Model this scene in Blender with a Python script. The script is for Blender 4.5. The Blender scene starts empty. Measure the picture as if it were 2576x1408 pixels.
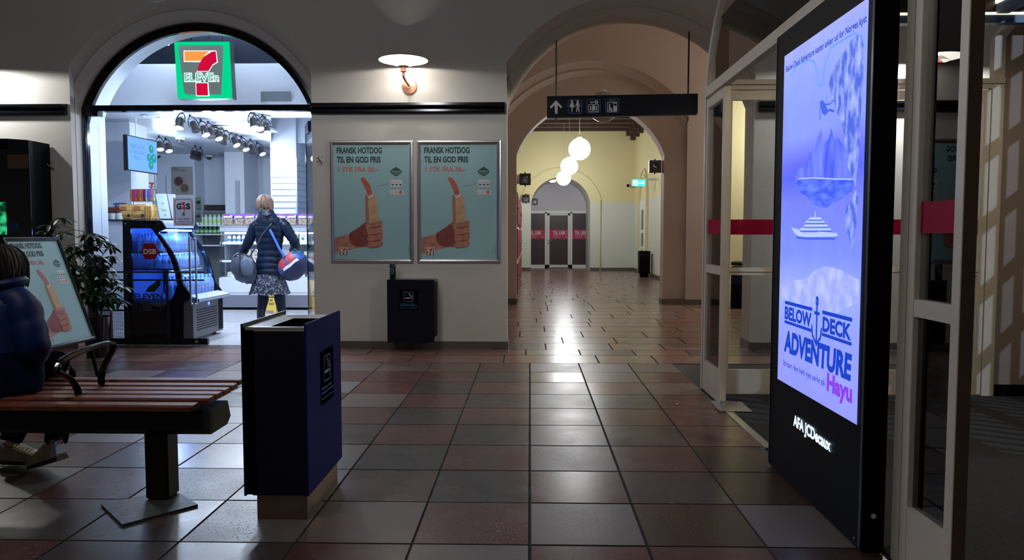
import bpy, math, random
from mathutils import Vector, Matrix
C = bpy.context.scene
COL = C.collection
PI = math.pi
# ---------------------------------------------------------------- camera, exposure, world
F = 1880.0
EYE = Vector((0, 0, 1.2))
cam = bpy.data.cameras.new('camera')
cam.sensor_width = 36; cam.lens = 36*F/2576; cam.clip_start = .05; cam.clip_end = 200
camo = bpy.data.objects.new('camera', cam); COL.objects.link(camo)
camo.location = EYE
camo.rotation_euler = (math.radians(90-3.47), 0, math.radians(1.37))
C.camera = camo
C.view_settings.view_transform = 'Standard'
C.view_settings.look = 'None'
C.view_settings.gamma = 1
C.view_settings.use_curve_mapping = False
C.view_settings.exposure = 0.28
w = bpy.data.worlds.new('world'); C.world = w; w.use_nodes = True
w.node_tree.nodes['Background'].inputs[0].default_value = (.20, .24, .34, 1)
w.node_tree.nodes['Background'].inputs[1].default_value = .10
C.cycles.use_denoising = True
C.cycles.max_bounces = 9
C.cycles.diffuse_bounces = 4
C.cycles.transparent_max_bounces = 32
C.cycles.sample_clamp_indirect = 4

RM = camo.rotation_euler.to_matrix()
def ray(px, py):
    return RM @ Vector(((px-1288)/F, -(py-704)/F, -1))
def at(px, py, Y):
    d = ray(px, py); return EYE + d*(Y/d.y)
def atX(px, py, X):
    d = ray(px, py); return EYE + d*(X/d.x)
def atZ(px, py, Z=0.0):
    d = ray(px, py); return EYE + d*((Z-1.2)/d.z)

# ---------------------------------------------------------------- lights
def light(kind, name, loc, energy, color, size=.05, target=None, cone=None, blend=.3, sx=None, sy=None):
    l = bpy.data.lights.new(name, kind); l.energy = energy; l.color = color
    if kind in ('POINT', 'SPOT'): l.shadow_soft_size = size
    if kind == 'SPOT': l.spot_size = math.radians(cone); l.spot_blend = blend
    if kind == 'AREA': l.shape = 'RECTANGLE'; l.size = sx; l.size_y = sy
    o = bpy.data.objects.new(name, l); COL.objects.link(o); o.location = loc
    if target is not None:
        o.rotation_euler = (Vector(target)-Vector(loc)).to_track_quat('-Z', 'Y').to_euler()
    return o
WARM = (1, .80, .62); COOL = (.72, .84, 1.0); NEUT = (1, .94, .86)
# left wall lamp beyond the frame, the other two unseen and added as fill: light below shade height only
for (x, y, e) in ((-5.75, 7.45, 52), (3.8, 7.5, 110), (-3.6, -5.2, 25)):
    light('SPOT', 'hall_lamp_fill_light', (x, y, 2.9), e, (1, .98, .96), .06, (x, y, 0), 176, .05)
# unseen lights added overhead to brighten the hall walls, no fixture built
light('POINT', 'hall_upper_fill_light', (-2.4, 1.6, 4.25), 66, (.97, .98, 1), .22)
light('SPOT', 'hall_down_fill_light', (-1.3, 5.5, 2.98), 34, (.97, .98, 1), .16, (-1.3, 5.5, 0), 174, .06)
# unseen area light added in place of the shop's lamps over the entrance zone, above the head of the arch
light('AREA', 'shop_entrance_light', (-3.7, 8.55, 3.85), 22, COOL, target=(-3.7, 9.0, 0), sx=2.0, sy=.3)
# corridor behind
light('POINT', 'side_room_light', (4.9, 12.6, 3.0), 170, (1, .97, .88), .18)
light('POINT', 'end_room_light', (1.0, 28.5, 2.8), 90, (.98, .96, 1), .15)
# street lamp outside the vestibule window (its light falls through the window grid)
light('SPOT', 'street_lamp_light', (8.6, .9, 5.6), 1000, (.62, .78, 1), .012, (4.0, 5.6, 1.3), 50, .2)
light('SPOT', 'vestibule_lamp_light', (2.4, 3.2, 2.72), 60, (1, .88, .66), .1, (2.6, 3.4, 0), 170, .3)

# ---------------------------------------------------------------- materials
MATS = {}
def mat(name, col, rough=.5, metal=0, emit=None, es=0, spec=.5, bump=0, bscale=40, var=0, vscale=6, alpha=None, coat=0):
    if name in MATS: return MATS[name]
    m = bpy.data.materials.new(name); m.use_nodes = True; MATS[name] = m
    nt = m.node_tree; b = nt.nodes['Principled BSDF']
    b.inputs['Base Color'].default_value = (*col, 1)
    b.inputs['Roughness'].default_value = rough
    b.inputs['Metallic'].default_value = metal
    b.inputs['Specular IOR Level'].default_value = spec
    if coat: b.inputs['Coat Weight'].default_value = coat
    if alpha is not None: b.inputs['Alpha'].default_value = alpha
    if emit:
        b.inputs['Emission Color'].default_value = (*emit, 1); b.inputs['Emission Strength'].default_value = es
    tc = nt.nodes.new('ShaderNodeTexCoord')
    if bump:
        n = nt.nodes.new('ShaderNodeTexNoise'); n.inputs['Scale'].default_value = bscale; n.inputs['Detail'].default_value = 5
        nt.links.new(tc.outputs['Object'], n.inputs['Vector'])
        bp = nt.nodes.new('ShaderNodeBump'); bp.inputs['Strength'].default_value = bump; bp.inputs['Distance'].default_value = .01
        nt.links.new(n.outputs['Fac'], bp.inputs['Height']); nt.links.new(bp.outputs['Normal'], b.inputs['Normal'])
    if var:
        n = nt.nodes.new('ShaderNodeTexNoise'); n.inputs['Scale'].default_value = vscale; n.inputs['Detail'].default_value = 6
        nt.links.new(tc.outputs['Object'], n.inputs['Vector'])
        r = nt.nodes.new('ShaderNodeValToRGB')
        r.color_ramp.elements[0].position = .3; r.color_ramp.elements[1].position = .7
        r.color_ramp.elements[0].color = (*[max(0, c*(1-var)) for c in col], 1)
        r.color_ramp.elements[1].color = (*[min(1, c*(1+var)) for c in col], 1)
        nt.links.new(n.outputs['Fac'], r.inputs['Fac']); nt.links.new(r.outputs['Color'], b.inputs['Base Color'])
    return m
def emis(name, col, s=1.0):
    if name in MATS: return MATS[name]
    m = bpy.data.materials.new(name); m.use_nodes = True; MATS[name] = m
    nt = m.node_tree; nt.nodes.clear()
    e = nt.nodes.new('ShaderNodeEmission'); e.inputs[0].default_value = (*col, 1); e.inputs[1].default_value = s
    o = nt.nodes.new('ShaderNodeOutputMaterial'); nt.links.new(e.outputs[0], o.inputs[0])
    return m
def glass(name, tint=(1, 1, 1), refl=1.0, rough=0.0, mult=1.0):
    if name in MATS: return MATS[name]
    m = bpy.data.materials.new(name); m.use_nodes = True; MATS[name] = m
    nt = m.node_tree; nt.nodes.clear()
    t = nt.nodes.new('ShaderNodeBsdfTransparent'); t.inputs[0].default_value = (*tint, 1)
    g = nt.nodes.new('ShaderNodeBsdfGlossy'); g.inputs['Roughness'].default_value = rough; g.inputs[0].default_value = (refl, refl, refl, 1)
    f = nt.nodes.new('ShaderNodeFresnel'); f.inputs[0].default_value = 1.45
    mm = nt.nodes.new('ShaderNodeMath'); mm.operation = 'MULTIPLY'; mm.inputs[1].default_value = mult; mm.use_clamp = True
    nt.links.new(f.outputs[0], mm.inputs[0])
    x = nt.nodes.new('ShaderNodeMixShader'); o = nt.nodes.new('ShaderNodeOutputMaterial')
    nt.links.new(mm.outputs[0], x.inputs[0]); nt.links.new(t.outputs[0], x.inputs[1]); nt.links.new(g.outputs[0], x.inputs[2])
    nt.links.new(x.outputs[0], o.inputs[0])
    return m
def stone(name, c, rough=.3, pit=0, pscale=60, var=.06):
    m = mat(name, c, rough, var=var, vscale=9, spec=.45)
    nt = m.node_tree; b = nt.nodes['Principled BSDF']
    tc = nt.nodes.new('ShaderNodeTexCoord')
    n = nt.nodes.new('ShaderNodeTexNoise'); n.inputs['Scale'].default_value = pscale if pit else 30; n.inputs['Detail'].default_value = 8
    n.inputs['Roughness'].default_value = .6
    n2 = nt.nodes.new('ShaderNodeTexNoise'); n2.inputs['Scale'].default_value = 5; n2.inputs['Detail'].default_value = 2
    for k in (n, n2): nt.links.new(tc.outputs['Object'], k.inputs['Vector'])
    rp = nt.nodes.new('ShaderNodeValToRGB')
    rp.color_ramp.elements[0].position = .33 if pit else .1; rp.color_ramp.elements[1].position = .40 if pit else .9
    nt.links.new(n.outputs['Fac'], rp.inputs['Fac'])
    mx = nt.nodes.new('ShaderNodeMath'); mx.operation = 'MULTIPLY_ADD'
    nt.links.new(rp.outputs['Color'], mx.inputs[0]); mx.inputs[1].default_value = pit or .12; mx.inputs[2].default_value = 0
    bp = nt.nodes.new('ShaderNodeBump'); bp.inputs['Strength'].default_value = .5 if pit else .06; bp.inputs['Distance'].default_value = .004 if pit else .006
    nt.links.new(mx.outputs[0], bp.inputs['Height']); nt.links.new(bp.outputs['Normal'], b.inputs['Normal'])
    rr = nt.nodes.new('ShaderNodeMapRange'); rr.inputs['From Min'].default_value = .1; rr.inputs['From Max'].default_value = .9
    rr.inputs['To Min'].default_value = rough-.05; rr.inputs['To Max'].default_value = rough+.06
    nt.links.new(n2.outputs['Fac'], rr.inputs['Value']); nt.links.new(rr.outputs[0], b.inputs['Roughness'])
    return m

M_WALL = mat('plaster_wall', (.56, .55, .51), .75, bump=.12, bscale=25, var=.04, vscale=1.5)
M_TRIM = mat('plaster_trim', (.50, .46, .41), .7, bump=.08, bscale=30)
M_INNER = mat('inner_plaster', (.50, .415, .375), .75, bump=.1, bscale=20, var=.04, vscale=1.2)
M_BASE = mat('grey_skirting', (.10, .088, .075), .45, var=.15)
M_BLACK = mat('black_paint', (.002, .0025, .004), .45, spec=.07)
M_BLACKG = mat('black_gloss', (.004, .005, .008), .15)
M_NAVY = mat('navy_lacquer', (.0035, .005, .012), .45, spec=.22, var=.1)
M_WHITE = mat('shop_white', (.66, .70, .77), .5)
M_SHOPW = mat('shop_wall_white', (.58, .64, .74), .55)
M_CEILS = mat('shop_ceiling_panel', (.36, .40, .47), .32)
M_FRAME = mat('cream_door_frame', (.56, .50, .42), .42, var=.05, vscale=9, bump=.05)
M_BROWN = mat('brown_door_edge', (.16, .095, .06), .5, var=.1)
M_STEEL = mat('brushed_steel', (.62, .62, .63), .28, 1, bump=.05, bscale=200)
M_CHROME = mat('chrome', (.8, .8, .82), .1, 1)
M_COPPER = mat('copper', (.80, .36, .22), .32, 1, var=.15)
M_COPPERD = mat('copper_paint', (.62, .27, .16), .4, .4)
M_YEL = mat('yellow_plaster', (.70, .64, .37), .7, bump=.08, bscale=25)
M_PALE = mat('pale_green_plaster', (.62, .65, .60), .65, bump=.06, bscale=25)
M_RED = mat('crimson_film', (.30, .004, .035), .6, spec=.1)
M_GLASS = glass('window_glass', (.93, .95, .95), 1, 0, 1.25)
M_SGLASS = glass('shop_glass', (.97, .985, 1), .8, 0, .7)
M_WOOD = mat('bench_wood', (.14, .036, .016), .5, spec=.3, var=.35, vscale=14, bump=.1, bscale=60)
M_INK = mat('dark_ink', (.012, .03, .03), .6)
M_PRW = mat('print_white', (.75, .76, .76), .5)

# ---------------------------------------------------------------- object helpers
ROOTM = {}
def tag(o, label=None, cat=None, group=None, kind=None):
    if label: o['label'] = label
    if cat: o['category'] = cat
    if group: o['group'] = group
    if kind: o['kind'] = kind
    return o
def thing(name, label, cat, loc=(0, 0, 0), rz=0, group=None):
    o = bpy.data.objects.new(name, None); COL.objects.link(o); o.empty_display_size = .1
    o.location = loc; o.rotation_euler = (0, 0, rz)
    ROOTM[o.name] = Matrix.Translation(Vector(loc)) @ Matrix.Rotation(rz, 4, 'Z')
    return tag(o, label, cat, group)
class Fr:
    """flat drawing frame: origin o, directions u, v (metres per unit), normal n"""
    def __init__(s, o, u, v, n=None):
        s.o = Vector(o); s.u = Vector(u); s.v = Vector(v)
        s.n = Vector(n).normalized() if n is not None else s.u.cross(s.v).normalized()
    def p(s, x, y, l=0): return s.o + s.u*x + s.v*y + s.n*l
class MB:
    def __init__(s): s.v = []; s.f = []; s.m = []; s.mats = []
    def mi(s, m):
        if m not in s.mats: s.mats.append(m)
        return s.mats.index(m)
    def add(s, vs, fs, m):
        b = len(s.v); s.v += [Vector(q) for q in vs]; k = s.mi(m)
        for f in fs: s.f.append([b+i for i in f]); s.m.append(k)
        return s
    def box(s, x0, x1, y0, y1, z0, z1, m=None):
        vs = [(x, y, z) for x in (x0, x1) for y in (y0, y1) for z in (z0, z1)]
        return s.add(vs, [(0, 1, 3, 2), (4, 6, 7, 5), (0, 4, 5, 1), (2, 3, 7, 6), (0, 2, 6, 4), (1, 5, 7, 3)], m)
    def bbox(s, x0, x1, y0, y1, z0, z1, m=None, b=.004):
        """box with chamfered edges along z"""
        p = [(x0+b, y0), (x1-b, y0), (x1, y0+b), (x1, y1-b), (x1-b, y1), (x0+b, y1), (x0, y1-b), (x0, y0+b)]
        i = [(x0+2*b, y0+b), (x1-2*b, y0+b), (x1-b, y0+2*b), (x1-b, y1-2*b), (x1-2*b, y1-b), (x0+2*b, y1-b), (x0+b, y1-2*b), (x0+b, y0+2*b)]
        rings = [[(*q, z0) for q in i], [(*q, z0+b) for q in p], [(*q, z1-b) for q in p], [(*q, z1) for q in i]]
        return s.loft(rings, m)
    def loft(s, rings, m, cap=True, closed=True):
        n = len(rings[0]); vs = [q for r in rings for q in r]; fs = []
        for i in range(len(rings)-1):
            for j in range(n if closed else n-1):
                k = (j+1) % n
                fs.append((i*n+j, i*n+k, (i+1)*n+k, (i+1)*n+j))
        if cap and closed: fs.append(tuple(reversed(range(n)))); fs.append(tuple(range((len(rings)-1)*n, len(rings)*n)))
        return s.add(vs, fs, m)
    def quad(s, a, b, c, d, m): return s.add([a, b, c, d], [(0, 1, 2, 3)], m)
    def poly(s, pts, m): return s.add(pts, [tuple(range(len(pts)))], m)
    def art(s, fr, pts, m, l=.001): return s.poly([fr.p(x, y, l) for x, y in pts], m)
    def rect(s, fr, x0, x1, y0, y1, m, l=.001): return s.art(fr, [(x0, y0), (x1, y0), (x1, y1), (x0, y1)], m, l)
    def disc(s, fr, cx, cy, rx, m, l=.001, ry=None, n=20):
        ry = ry or rx
        return s.art(fr, [(cx+rx*math.cos(2*PI*i/n), cy+ry*math.sin(2*PI*i/n)) for i in range(n)], m, l)
    def line(s, fr, pts, w, m, l=.001):
        for (x0, y0), (x1, y1) in zip(pts, pts[1:]):
            dx, dy = x1-x0, y1-y0; L = math.hypot(dx, dy) or 1; nx, ny = -dy/L*w/2, dx/L*w/2; ex, ey = dx/L*w*.3, dy/L*w*.3
            s.art(fr, [(x0+nx-ex, y0+ny-ey), (x0-nx-ex, y0-ny-ey), (x1-nx+ex, y1-ny+ey), (x1+nx+ex, y1+ny+ey)], m, l)
        return s
    def outline(s, fr, x0, x1, y0, y1, w, m, l=.001, r=0):
        c = r
        pts = [(x0+c, y0), (x1-c, y0), (x1, y0+c), (x1, y1-c), (x1-c, y1), (x0+c, y1), (x0, y1-c), (x0, y0+c), (x0+c, y0)]
        return s.line(fr, pts, w, m, l)
    def text(s, fr, t, x, y, h, m, l=.0015, w=None, bold=0, align='l', shear=0):
        vs, fs, W, H = glyphs(t, bold)
        k = h/H; kx = (w/W) if w else k
        x0 = x - (W*kx/2 if align == 'c' else W*kx if align == 'r' else 0)
        s.add([fr.p(x0+a*kx+b*k*shear, y+b*k, l) for a, b in vs], fs, m); return s
    def prism(s, pts, axis, a, b, m):
        """pts 2-D outline; axis 'x': (y,z), 'y': (x,z), 'z': (x,y)"""
        def q(p, t): return (t, p[0], p[1]) if axis == 'x' else (p[0], t, p[1]) if axis == 'y' else (p[0], p[1], t)
        return s.loft([[q(p, a) for p in pts], [q(p, b) for p in pts]], m)
    def tube(s, path, r, m, n=8, cap=True, ex=1.0, up=None):
        P = [Vector(p) for p in path]; rr = r if hasattr(r, '__len__') else [r]*len(P); rings = []
        ref = Vector(up) if up else None
        for i, p in enumerate(P):
            t = (P[min(i+1, len(P)-1)]-P[max(i-1, 0)]).normalized()
            if ref is None:
                ref = Vector((0, 0, 1)) if abs(t.z) < .9 else Vector((1, 0, 0))
            a = t.cross(ref).normalized(); b = a.cross(t).normalized(); ref = b
            rings.append([p + a*math.cos(2*PI*j/n)*rr[i]*ex + b*math.sin(2*PI*j/n)*rr[i] for j in range(n)])
        return s.loft(rings, m, cap)
    def cyl(s, p0, p1, r, m, n=16, r1=None): return s.tube([p0, p1], [r, r if r1 is None else r1], m, n)
    def lathe(s, prof, m, c=(0, 0, 0), n=16, cap=True):
        return s.loft([[(c[0]+r*math.cos(2*PI*j/n), c[1]+r*math.sin(2*PI*j/n), c[2]+z) for j in range(n)] for r, z in prof], m, cap)
    def ball(s, c, r, m, n=16, rz=None, ry=None, e=1.0):
        rz = rz or r; ry = ry or r; c = Vector(c)
        def sp(a): return math.copysign(abs(a)**e, a)
        k = n//2
        rings = [[c+Vector((r*sp(math.sin(max(.02, PI*i/k) if i < k else PI-.02))*sp(math.cos(2*PI*j/n)), ry*sp(math.sin(max(.02, PI*i/k) if i < k else PI-.02))*sp(math.sin(2*PI*j/n)), -rz*sp(math.cos(PI*i/k)))) for j in range(n)] for i in range(k+1)]
        return s.loft(rings, m)
    def jitter(s, a, seed=1):
        r = random.Random(seed)
        for v in s.v: v += Vector((r.uniform(-a, a), r.uniform(-a, a), r.uniform(-a, a)))
        return s
    def xf(s, M): s.v = [M @ q for q in s.v]; return s
    def build(s, name, parent=None, smooth=False, sub=0, local=False, label=None, kind=None, base=None):
        me = bpy.data.meshes.new(name)
        vs = s.v
        if parent is not None and not local:
            inv = ROOTM.get(parent.name)
            if inv is not None:
                inv = inv.inverted(); vs = [inv @ q for q in vs]
        if base is not None: base = Vector(base); vs = [q-base for q in vs]
        me.from_pydata([tuple(q) for q in vs], [], s.f)
        for m in s.mats: me.materials.append(m)
        me.polygons.foreach_set('material_index', s.m)
        if smooth: me.polygons.foreach_set('use_smooth', [True]*len(s.f))
        me.validate(); me.update()
        import bmesh
        bm = bmesh.new(); bm.from_mesh(me); bmesh.ops.recalc_face_normals(bm, faces=bm.faces)
        if smooth:
            bmesh.ops.remove_doubles(bm, verts=bm.verts, dist=1e-5)
            for e in bm.edges:
                if len(e.link_faces) == 2 and e.calc_face_angle(0) > .75: e.smooth = False
        bm.to_mesh(me); bm.free()
        o = bpy.data.objects.new(name, me); COL.objects.link(o)
        if parent is not None:
            o.parent = parent
            if ROOTM.get(parent.name) is not None: ROOTM[o.name] = ROOTM[parent.name]
        if base is not None: o.location = base
        if sub:
            md = o.modifiers.new('smooth', 'SUBSURF'); md.levels = sub; md.render_levels = sub
        if label: o['label'] = label
        if kind: o['kind'] = kind
        return o
_G = {}
def glyphs(t, bold=0):
    key = (t, bold)
    if key in _G: return _G[key]
    c = bpy.data.curves.new('lettering', 'FONT'); c.body = t; c.size = 1; c.offset = bold; c.resolution_u = 3; c.fill_mode = 'FRONT'
    o = bpy.data.objects.new('lettering', c); COL.objects.link(o)
    dg = bpy.context.evaluated_depsgraph_get(); dg.update()
    me = o.evaluated_get(dg).to_mesh()
    vs = [(v.co.x, v.co.y) for v in me.vertices]; fs = [tuple(p.vertices) for p in me.polygons]
    o.evaluated_get(dg).to_mesh_clear(); bpy.data.objects.remove(o); bpy.data.curves.remove(c)
    x0 = min(v[0] for v in vs); y0 = 0 if t[0] not in ',' else min(v[1] for v in vs)
    vs = [(a-x0, b-y0) for a, b in vs]
    W = max(v[0] for v in vs); H = .73
    _G[key] = (vs, fs, W, H); return _G[key]
def copy_thing(src, loc, rz=0, label=None, name=None):
    r = src.copy(); COL.objects.link(r); r.location = loc; r.rotation_euler = (0, 0, rz)
    if label: r['label'] = label
    for ch in src.children:
        c = ch.copy(); COL.objects.link(c); c.parent = r
        for g in ch.children:
            d = g.copy(); COL.objects.link(d); d.parent = c
    return r
def skinned(name, nodes, edges, m, parent, root, sub=2, smooth=True):
    """one continuous body grown over a skeleton"""
    keys = list(nodes); me = bpy.data.meshes.new(name)
    inv = ROOTM[parent.name].inverted()
    me.from_pydata([tuple(inv @ Vector(nodes[k][0])) for k in keys], [(keys.index(a), keys.index(b)) for a, b in edges], [])
    me.materials.append(m)
    o = bpy.data.objects.new(name, me); COL.objects.link(o); o.parent = parent
    md = o.modifiers.new('skin', 'SKIN'); md.use_smooth_shade = smooth
    sk = me.skin_vertices[0].data
    for i, k in enumerate(keys):
        r = nodes[k][1]; r = r if isinstance(r, tuple) else (r, r)
        sk[i].radius = r; sk[i].use_root = (k == root)
    s2 = o.modifiers.new('smooth', 'SUBSURF'); s2.levels = sub; s2.render_levels = sub
    return o
# ================================================================ SETTING
def struct(mb, name, **k):
    o = mb.build(name, **k); o['kind'] = 'structure'; return o
WA = 7.83
# ---- floor of single stone slabs
ST = {
 'R': stone('red_brown_stone', (.112, .054, .048), .26),
 'G': stone('grey_green_stone', (.074, .058, .054), .26),
 'T': stone('tan_stone', (.130, .092, .080), .33, .5, 110),
 'P': stone('pitted_pale_stone', (.150, .128, .120), .36, 1.5, 85),
 'Q': stone('pitted_red_stone', (.115, .048, .042), .26, 1.0, 90),
 'B': stone('dark_brown_stone', (.055, .028, .018), .30, 1.0, 90),
 'C': stone('corridor_stone', (.20, .105, .085), .24),
 'D': stone('corridor_grey_stone', (.20, .140, .122), .24),
}
GROUT = mat('floor_grout', (.035, .028, .025), .9)
S = .457
Z0 = 2.83
KNOWN = {
 0: {-2: 'R', -1: 'P', 0: 'Q', 1: 'R', 2: 'B'},
 1: {-3: 'P', -2: 'T', -1: 'Q', 0: 'P', 1: 'B', 2: 'P'},
 2: {-4: 'P', -3: 'T', -2: 'R', -1: 'G', 0: 'R', 1: 'G', 2: 'B'},
 3: {-4: 'R', -3: 'T', -2: 'G', -1: 'R', 0: 'P', 1: 'R', 2: 'B'},
 4: {-4: 'P', -3: 'G', -2: 'R', -1: 'G', 0: 'T', 1: 'G', 2: 'R'},
 5: {-4: 'P', -3: 'R', -2: 'G', -1: 'R', 0: 'T', 1: 'R', 2: 'R'},
 6: {-4: 'G', -3: 'T', -2: 'R', -1: 'G', 0: 'P', 1: 'G', 2: 'R'},
 7: {-4: 'P', -3: 'Q', -2: 'G', -1: 'R', 0: 'T', 1: 'R', 2: 'T'},
 8: {-4: 'R', -3: 'R', -2: 'R', -1: 'G', 0: 'D', 1: 'T', 2: 'R'},
 9: {-4: 'T', -3: 'T', -2: 'T', -1: 'R', 0: 'P', 1: 'P', 2: 'T'},
}
fl = MB()
fl.box(-12, 9, -7, 30, -.06, -.006, GROUT)
rnd = random.Random(7)
def slab(x0, x1, y0, y1, m, g=.004):
    b = .003; dz = rnd.uniform(-.0006, .0006)
    top = [(x0+g+b, y0+g+b, dz), (x1-g-b, y0+g+b, dz), (x1-g-b, y1-g-b, dz), (x0+g+b, y1-g-b, dz)]
    lo = [(x0+g, y0+g, -.006), (x1-g, y0+g, -.006), (x1-g, y1-g, -.006), (x0+g, y1-g, -.006)]
    fl.add(lo+top, [(4, 5, 6, 7)], m); fl.add(lo+top, [(0, 1, 5, 4), (1, 2, 6, 5), (2, 3, 7, 6), (3, 0, 4, 7)], GROUT)
for n in range(-20, 10):
    for c in range(-25, 3):
        x0 = c*S; x1 = x0+S
        if c == 2: x1 = 1.33
        y1 = Z0+n*S; y0 = y1-S
        if n > 9: continue
        t = KNOWN.get(n, {}).get(c)
        if t is None:
            t = 'RGRGRTQGP'[rnd.randrange(9)] if (c+n) % 2 else 'GTGRPGTPG'[rnd.randrange(9)]
        slab(x0, x1, y0, y1, ST[t], .0048 if c in (0,) else .0024)
yb = Z0+9*S
for n in range(3):
    h = .36 if n % 2 else .46; xx = -12 + (n*.31)
    while xx < 9:
        L = rnd.choice((.55, .7, .9)); slab(xx, min(xx+L, 9), yb, yb+h, ST['CDGC'[rnd.randrange(4)]]); xx += L
    yb += h
# corridor
while yb < 29:
    h = .5; xx = -.85 - rnd.random()*.5
    while xx < 5.4:
        L = rnd.choice((.6, .75, .95)); slab(xx, min(xx+L, 5.4), yb, yb+h, ST['CCDCD'[rnd.randrange(5)]]); xx += L
    yb += h
struct(fl, 'floor')
# shop floor
M_SFL = stone('shop_floor_tile', (.50, .50, .53), .2)
sf = MB(); yb = 7.98
while yb < 14.2:
    xx = -7.4 + (0 if int(yb*10) % 2 else .3)
    while xx < -1.6:
        b0 = len(sf.v); sf.box(xx+.002, xx+.598, yb+.002, yb+.298, -.003, .003, M_SFL); xx += .6
    yb += .3
struct(sf, 'floor_shop')
mt = MB(); M_MAT = mat('dark_entrance_mat', (.022, .022, .024), .95, bump=.8, bscale=120, var=.4, vscale=90)
mt.box(1.345, 6.5, -3, 5.57, .0, .006, M_MAT); struct(mt, 'floor_vestibule')
# ---- walls with segmental arches
def arch_z(x, cx, cz, r): return cz + math.sqrt(max(0, r*r-(x-cx)**2))
def wall_face(mb, y, x0, x1, ztop, ops, m, n=40):
    """ops: (cx, a, cz, r) sorted by cx"""
    xs = x0
    for (cx, a, cz, r) in ops:
        mb.quad((xs, y, 0), (cx-a, y, 0), (cx-a, y, ztop), (xs, y, ztop), m)
        for i in range(n):
            a0 = cx-a+2*a*i/n; a1 = cx-a+2*a*(i+1)/n
            mb.quad((a0, y, arch_z(a0, cx, cz, r)), (a1, y, arch_z(a1, cx, cz, r)), (a1, y, ztop), (a0, y, ztop), m)
        xs = cx+a
    mb.quad((xs, y, 0), (x1, y, 0), (x1, y, ztop), (xs, y, ztop), m)
def reveal(mb, cx, a, cz, prof, m, n=40, mj=None):
    rings = []
    for (r, y) in prof:
        A = math.asin(min(1, a/r)); rings.append([(cx+r*math.sin(-A+2*A*i/n), y, cz+r*math.cos(-A+2*A*i/n)) for i in range(n+1)])
    mb.loft(rings, m, cap=False, closed=False)
    for s in (0, n):
        for p, q in zip(rings, rings[1:]):
            x = p[s][0]; mb.quad((x, p[s][1], 0), (q[s][0], q[s][1], 0), q[s], p[s], mj or m)
SHX, COX, AZ, RO, RI, AH = -3.553, 1.033, 2.10, 1.545, 1.35, 1.275
PROF = [(RO, WA), (RO-.012, WA+.012), (RO-.05, WA+.05), (RO-.085, WA+.075), (RO-.09, WA+.085), (RO-.098, WA+.078), (RO-.106, WA+.09), (RO-.14, WA+.12), (RO-.17, WA+.15), (RO-.195, WA+.19), (RI, WA+.34)]
wa = MB()
wall_face(wa, WA, -12, 9, 4.6, [(SHX, AH, AZ, RO), (COX, AH, AZ, RO)], M_WALL)
struct(wa, 'wall_front')
t1 = MB(); reveal(t1, SHX, AH, AZ, PROF, M_TRIM); struct(t1, 'trim_1', smooth=True)
t2 = MB(); reveal(t2, COX, AH, AZ, PROF, M_TRIM); struct(t2, 'trim_2', smooth=True)
wb = MB(); wall_face(wb, WA+.34, -1.9, 9, 5.4, [(COX, AH, AZ, RI)], M_INNER); struct(wb, 'wall_front_inner')
# skirtings
bs = MB()
for x0, x1 in ((-12, SHX-AH-.002), (SHX+AH+.002, COX-AH-.002), (COX+AH+.002, 9)):
    bs.box(x0, x1, WA-.016, WA-.001, 0, .075, M_BASE)
bs.box(COX-AH, COX-AH+.014, WA, WA+.34, 0, .075, M_BASE); bs.box(COX+AH-.014, COX+AH, WA, WA+.34, 0, .075, M_BASE)
struct(bs, 'baseboard_front')
# black picture rails
for i, (x0, x1) in enumerate(((-12, SHX-AH-.03), (SHX+AH+.01, COX-AH-.02), (COX+AH+.03, 9))):
    r = MB()
    pr = [(WA-.001, 2.455), (WA-.05, 2.455), (WA-.055, 2.47), (WA-.055, 2.492), (WA-.035, 2.50), (WA-.07, 2.515), (WA-.085, 2.53), (WA-.085, 2.555), (WA-.001, 2.57)]
    r.prism(pr, 'x', x0, x1, M_BLACKG); struct(r, 'trim_%d' % (3+i))
# hall enclosure outside the frame
hw = MB(); hw.box(-12, 9, -7.1, -7, 0, 4.6, M_WALL); struct(hw, 'wall_back')
hw = MB(); hw.box(-12.1, -12, -7, WA, 0, 4.6, M_WALL); struct(hw, 'wall_left')
hw = MB(); hw.box(9, 9.1, -7, 30, 0, 4.6, M_WALL)
cl = MB(); cl.box(1.34, 5.42, -7, 5.7, 4.6, 4.7, M_INNER); cl.box(-12, 1.34, -7, WA+.3, 4.6, 4.7, M_INNER); cl.box(1.34, 9, 5.7, WA+.3, 4.6, 4.7, M_INNER); cl.box(-1.0, 9, WA+.3, 14.0, 5.4, 5.5, M_INNER); cl.box(-12, 9, WA+.25, WA+.32, 4.55, 5.4, M_INNER); struct(cl, 'ceiling')
# ---- middle room and second arch wall B
YB = 12.85
wB = MB()
wall_face(wB, YB, -.62, 3.22, 5.4, [(COX, 1.63, AZ, 2.03)], M_INNER)
profB = [(2.03, YB), (2.0, YB+.02), (1.93, YB+.035), (1.90, YB+.05), (1.885, YB+.035), (1.87, YB+.055), (1.80, YB+.10)]
struct(wB, 'wall_middle')
tb = MB(); reveal(tb, COX, 1.63, AZ, profB, M_INNER)
struct(tb, 'trim_6', smooth=True)
wB2 = MB(); yb2 = YB+.10
wall_face(wB2, yb2, -.62, 3.0, 5.4, [(COX, 1.265, AZ, 1.35)], M_INNER)
reveal(wB2, COX, 1.265, AZ, [(1.35, yb2), (1.345, yb2+.30)], M_INNER, mj=M_INNER)
wall_face(wB2, yb2+.30, -1.2, 9, 5.4, [(COX, 1.265, AZ, 1.345)], M_YEL)
struct(wB2, 'wall_middle_inner')
bb = MB()
for x0, x1 in ((-.6, COX-1.265-.002), (COX+1.265, 3.22)): bb.box(x0, x1, YB-.014+.10*0, YB-.001, 0, .09, M_BASE)
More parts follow.
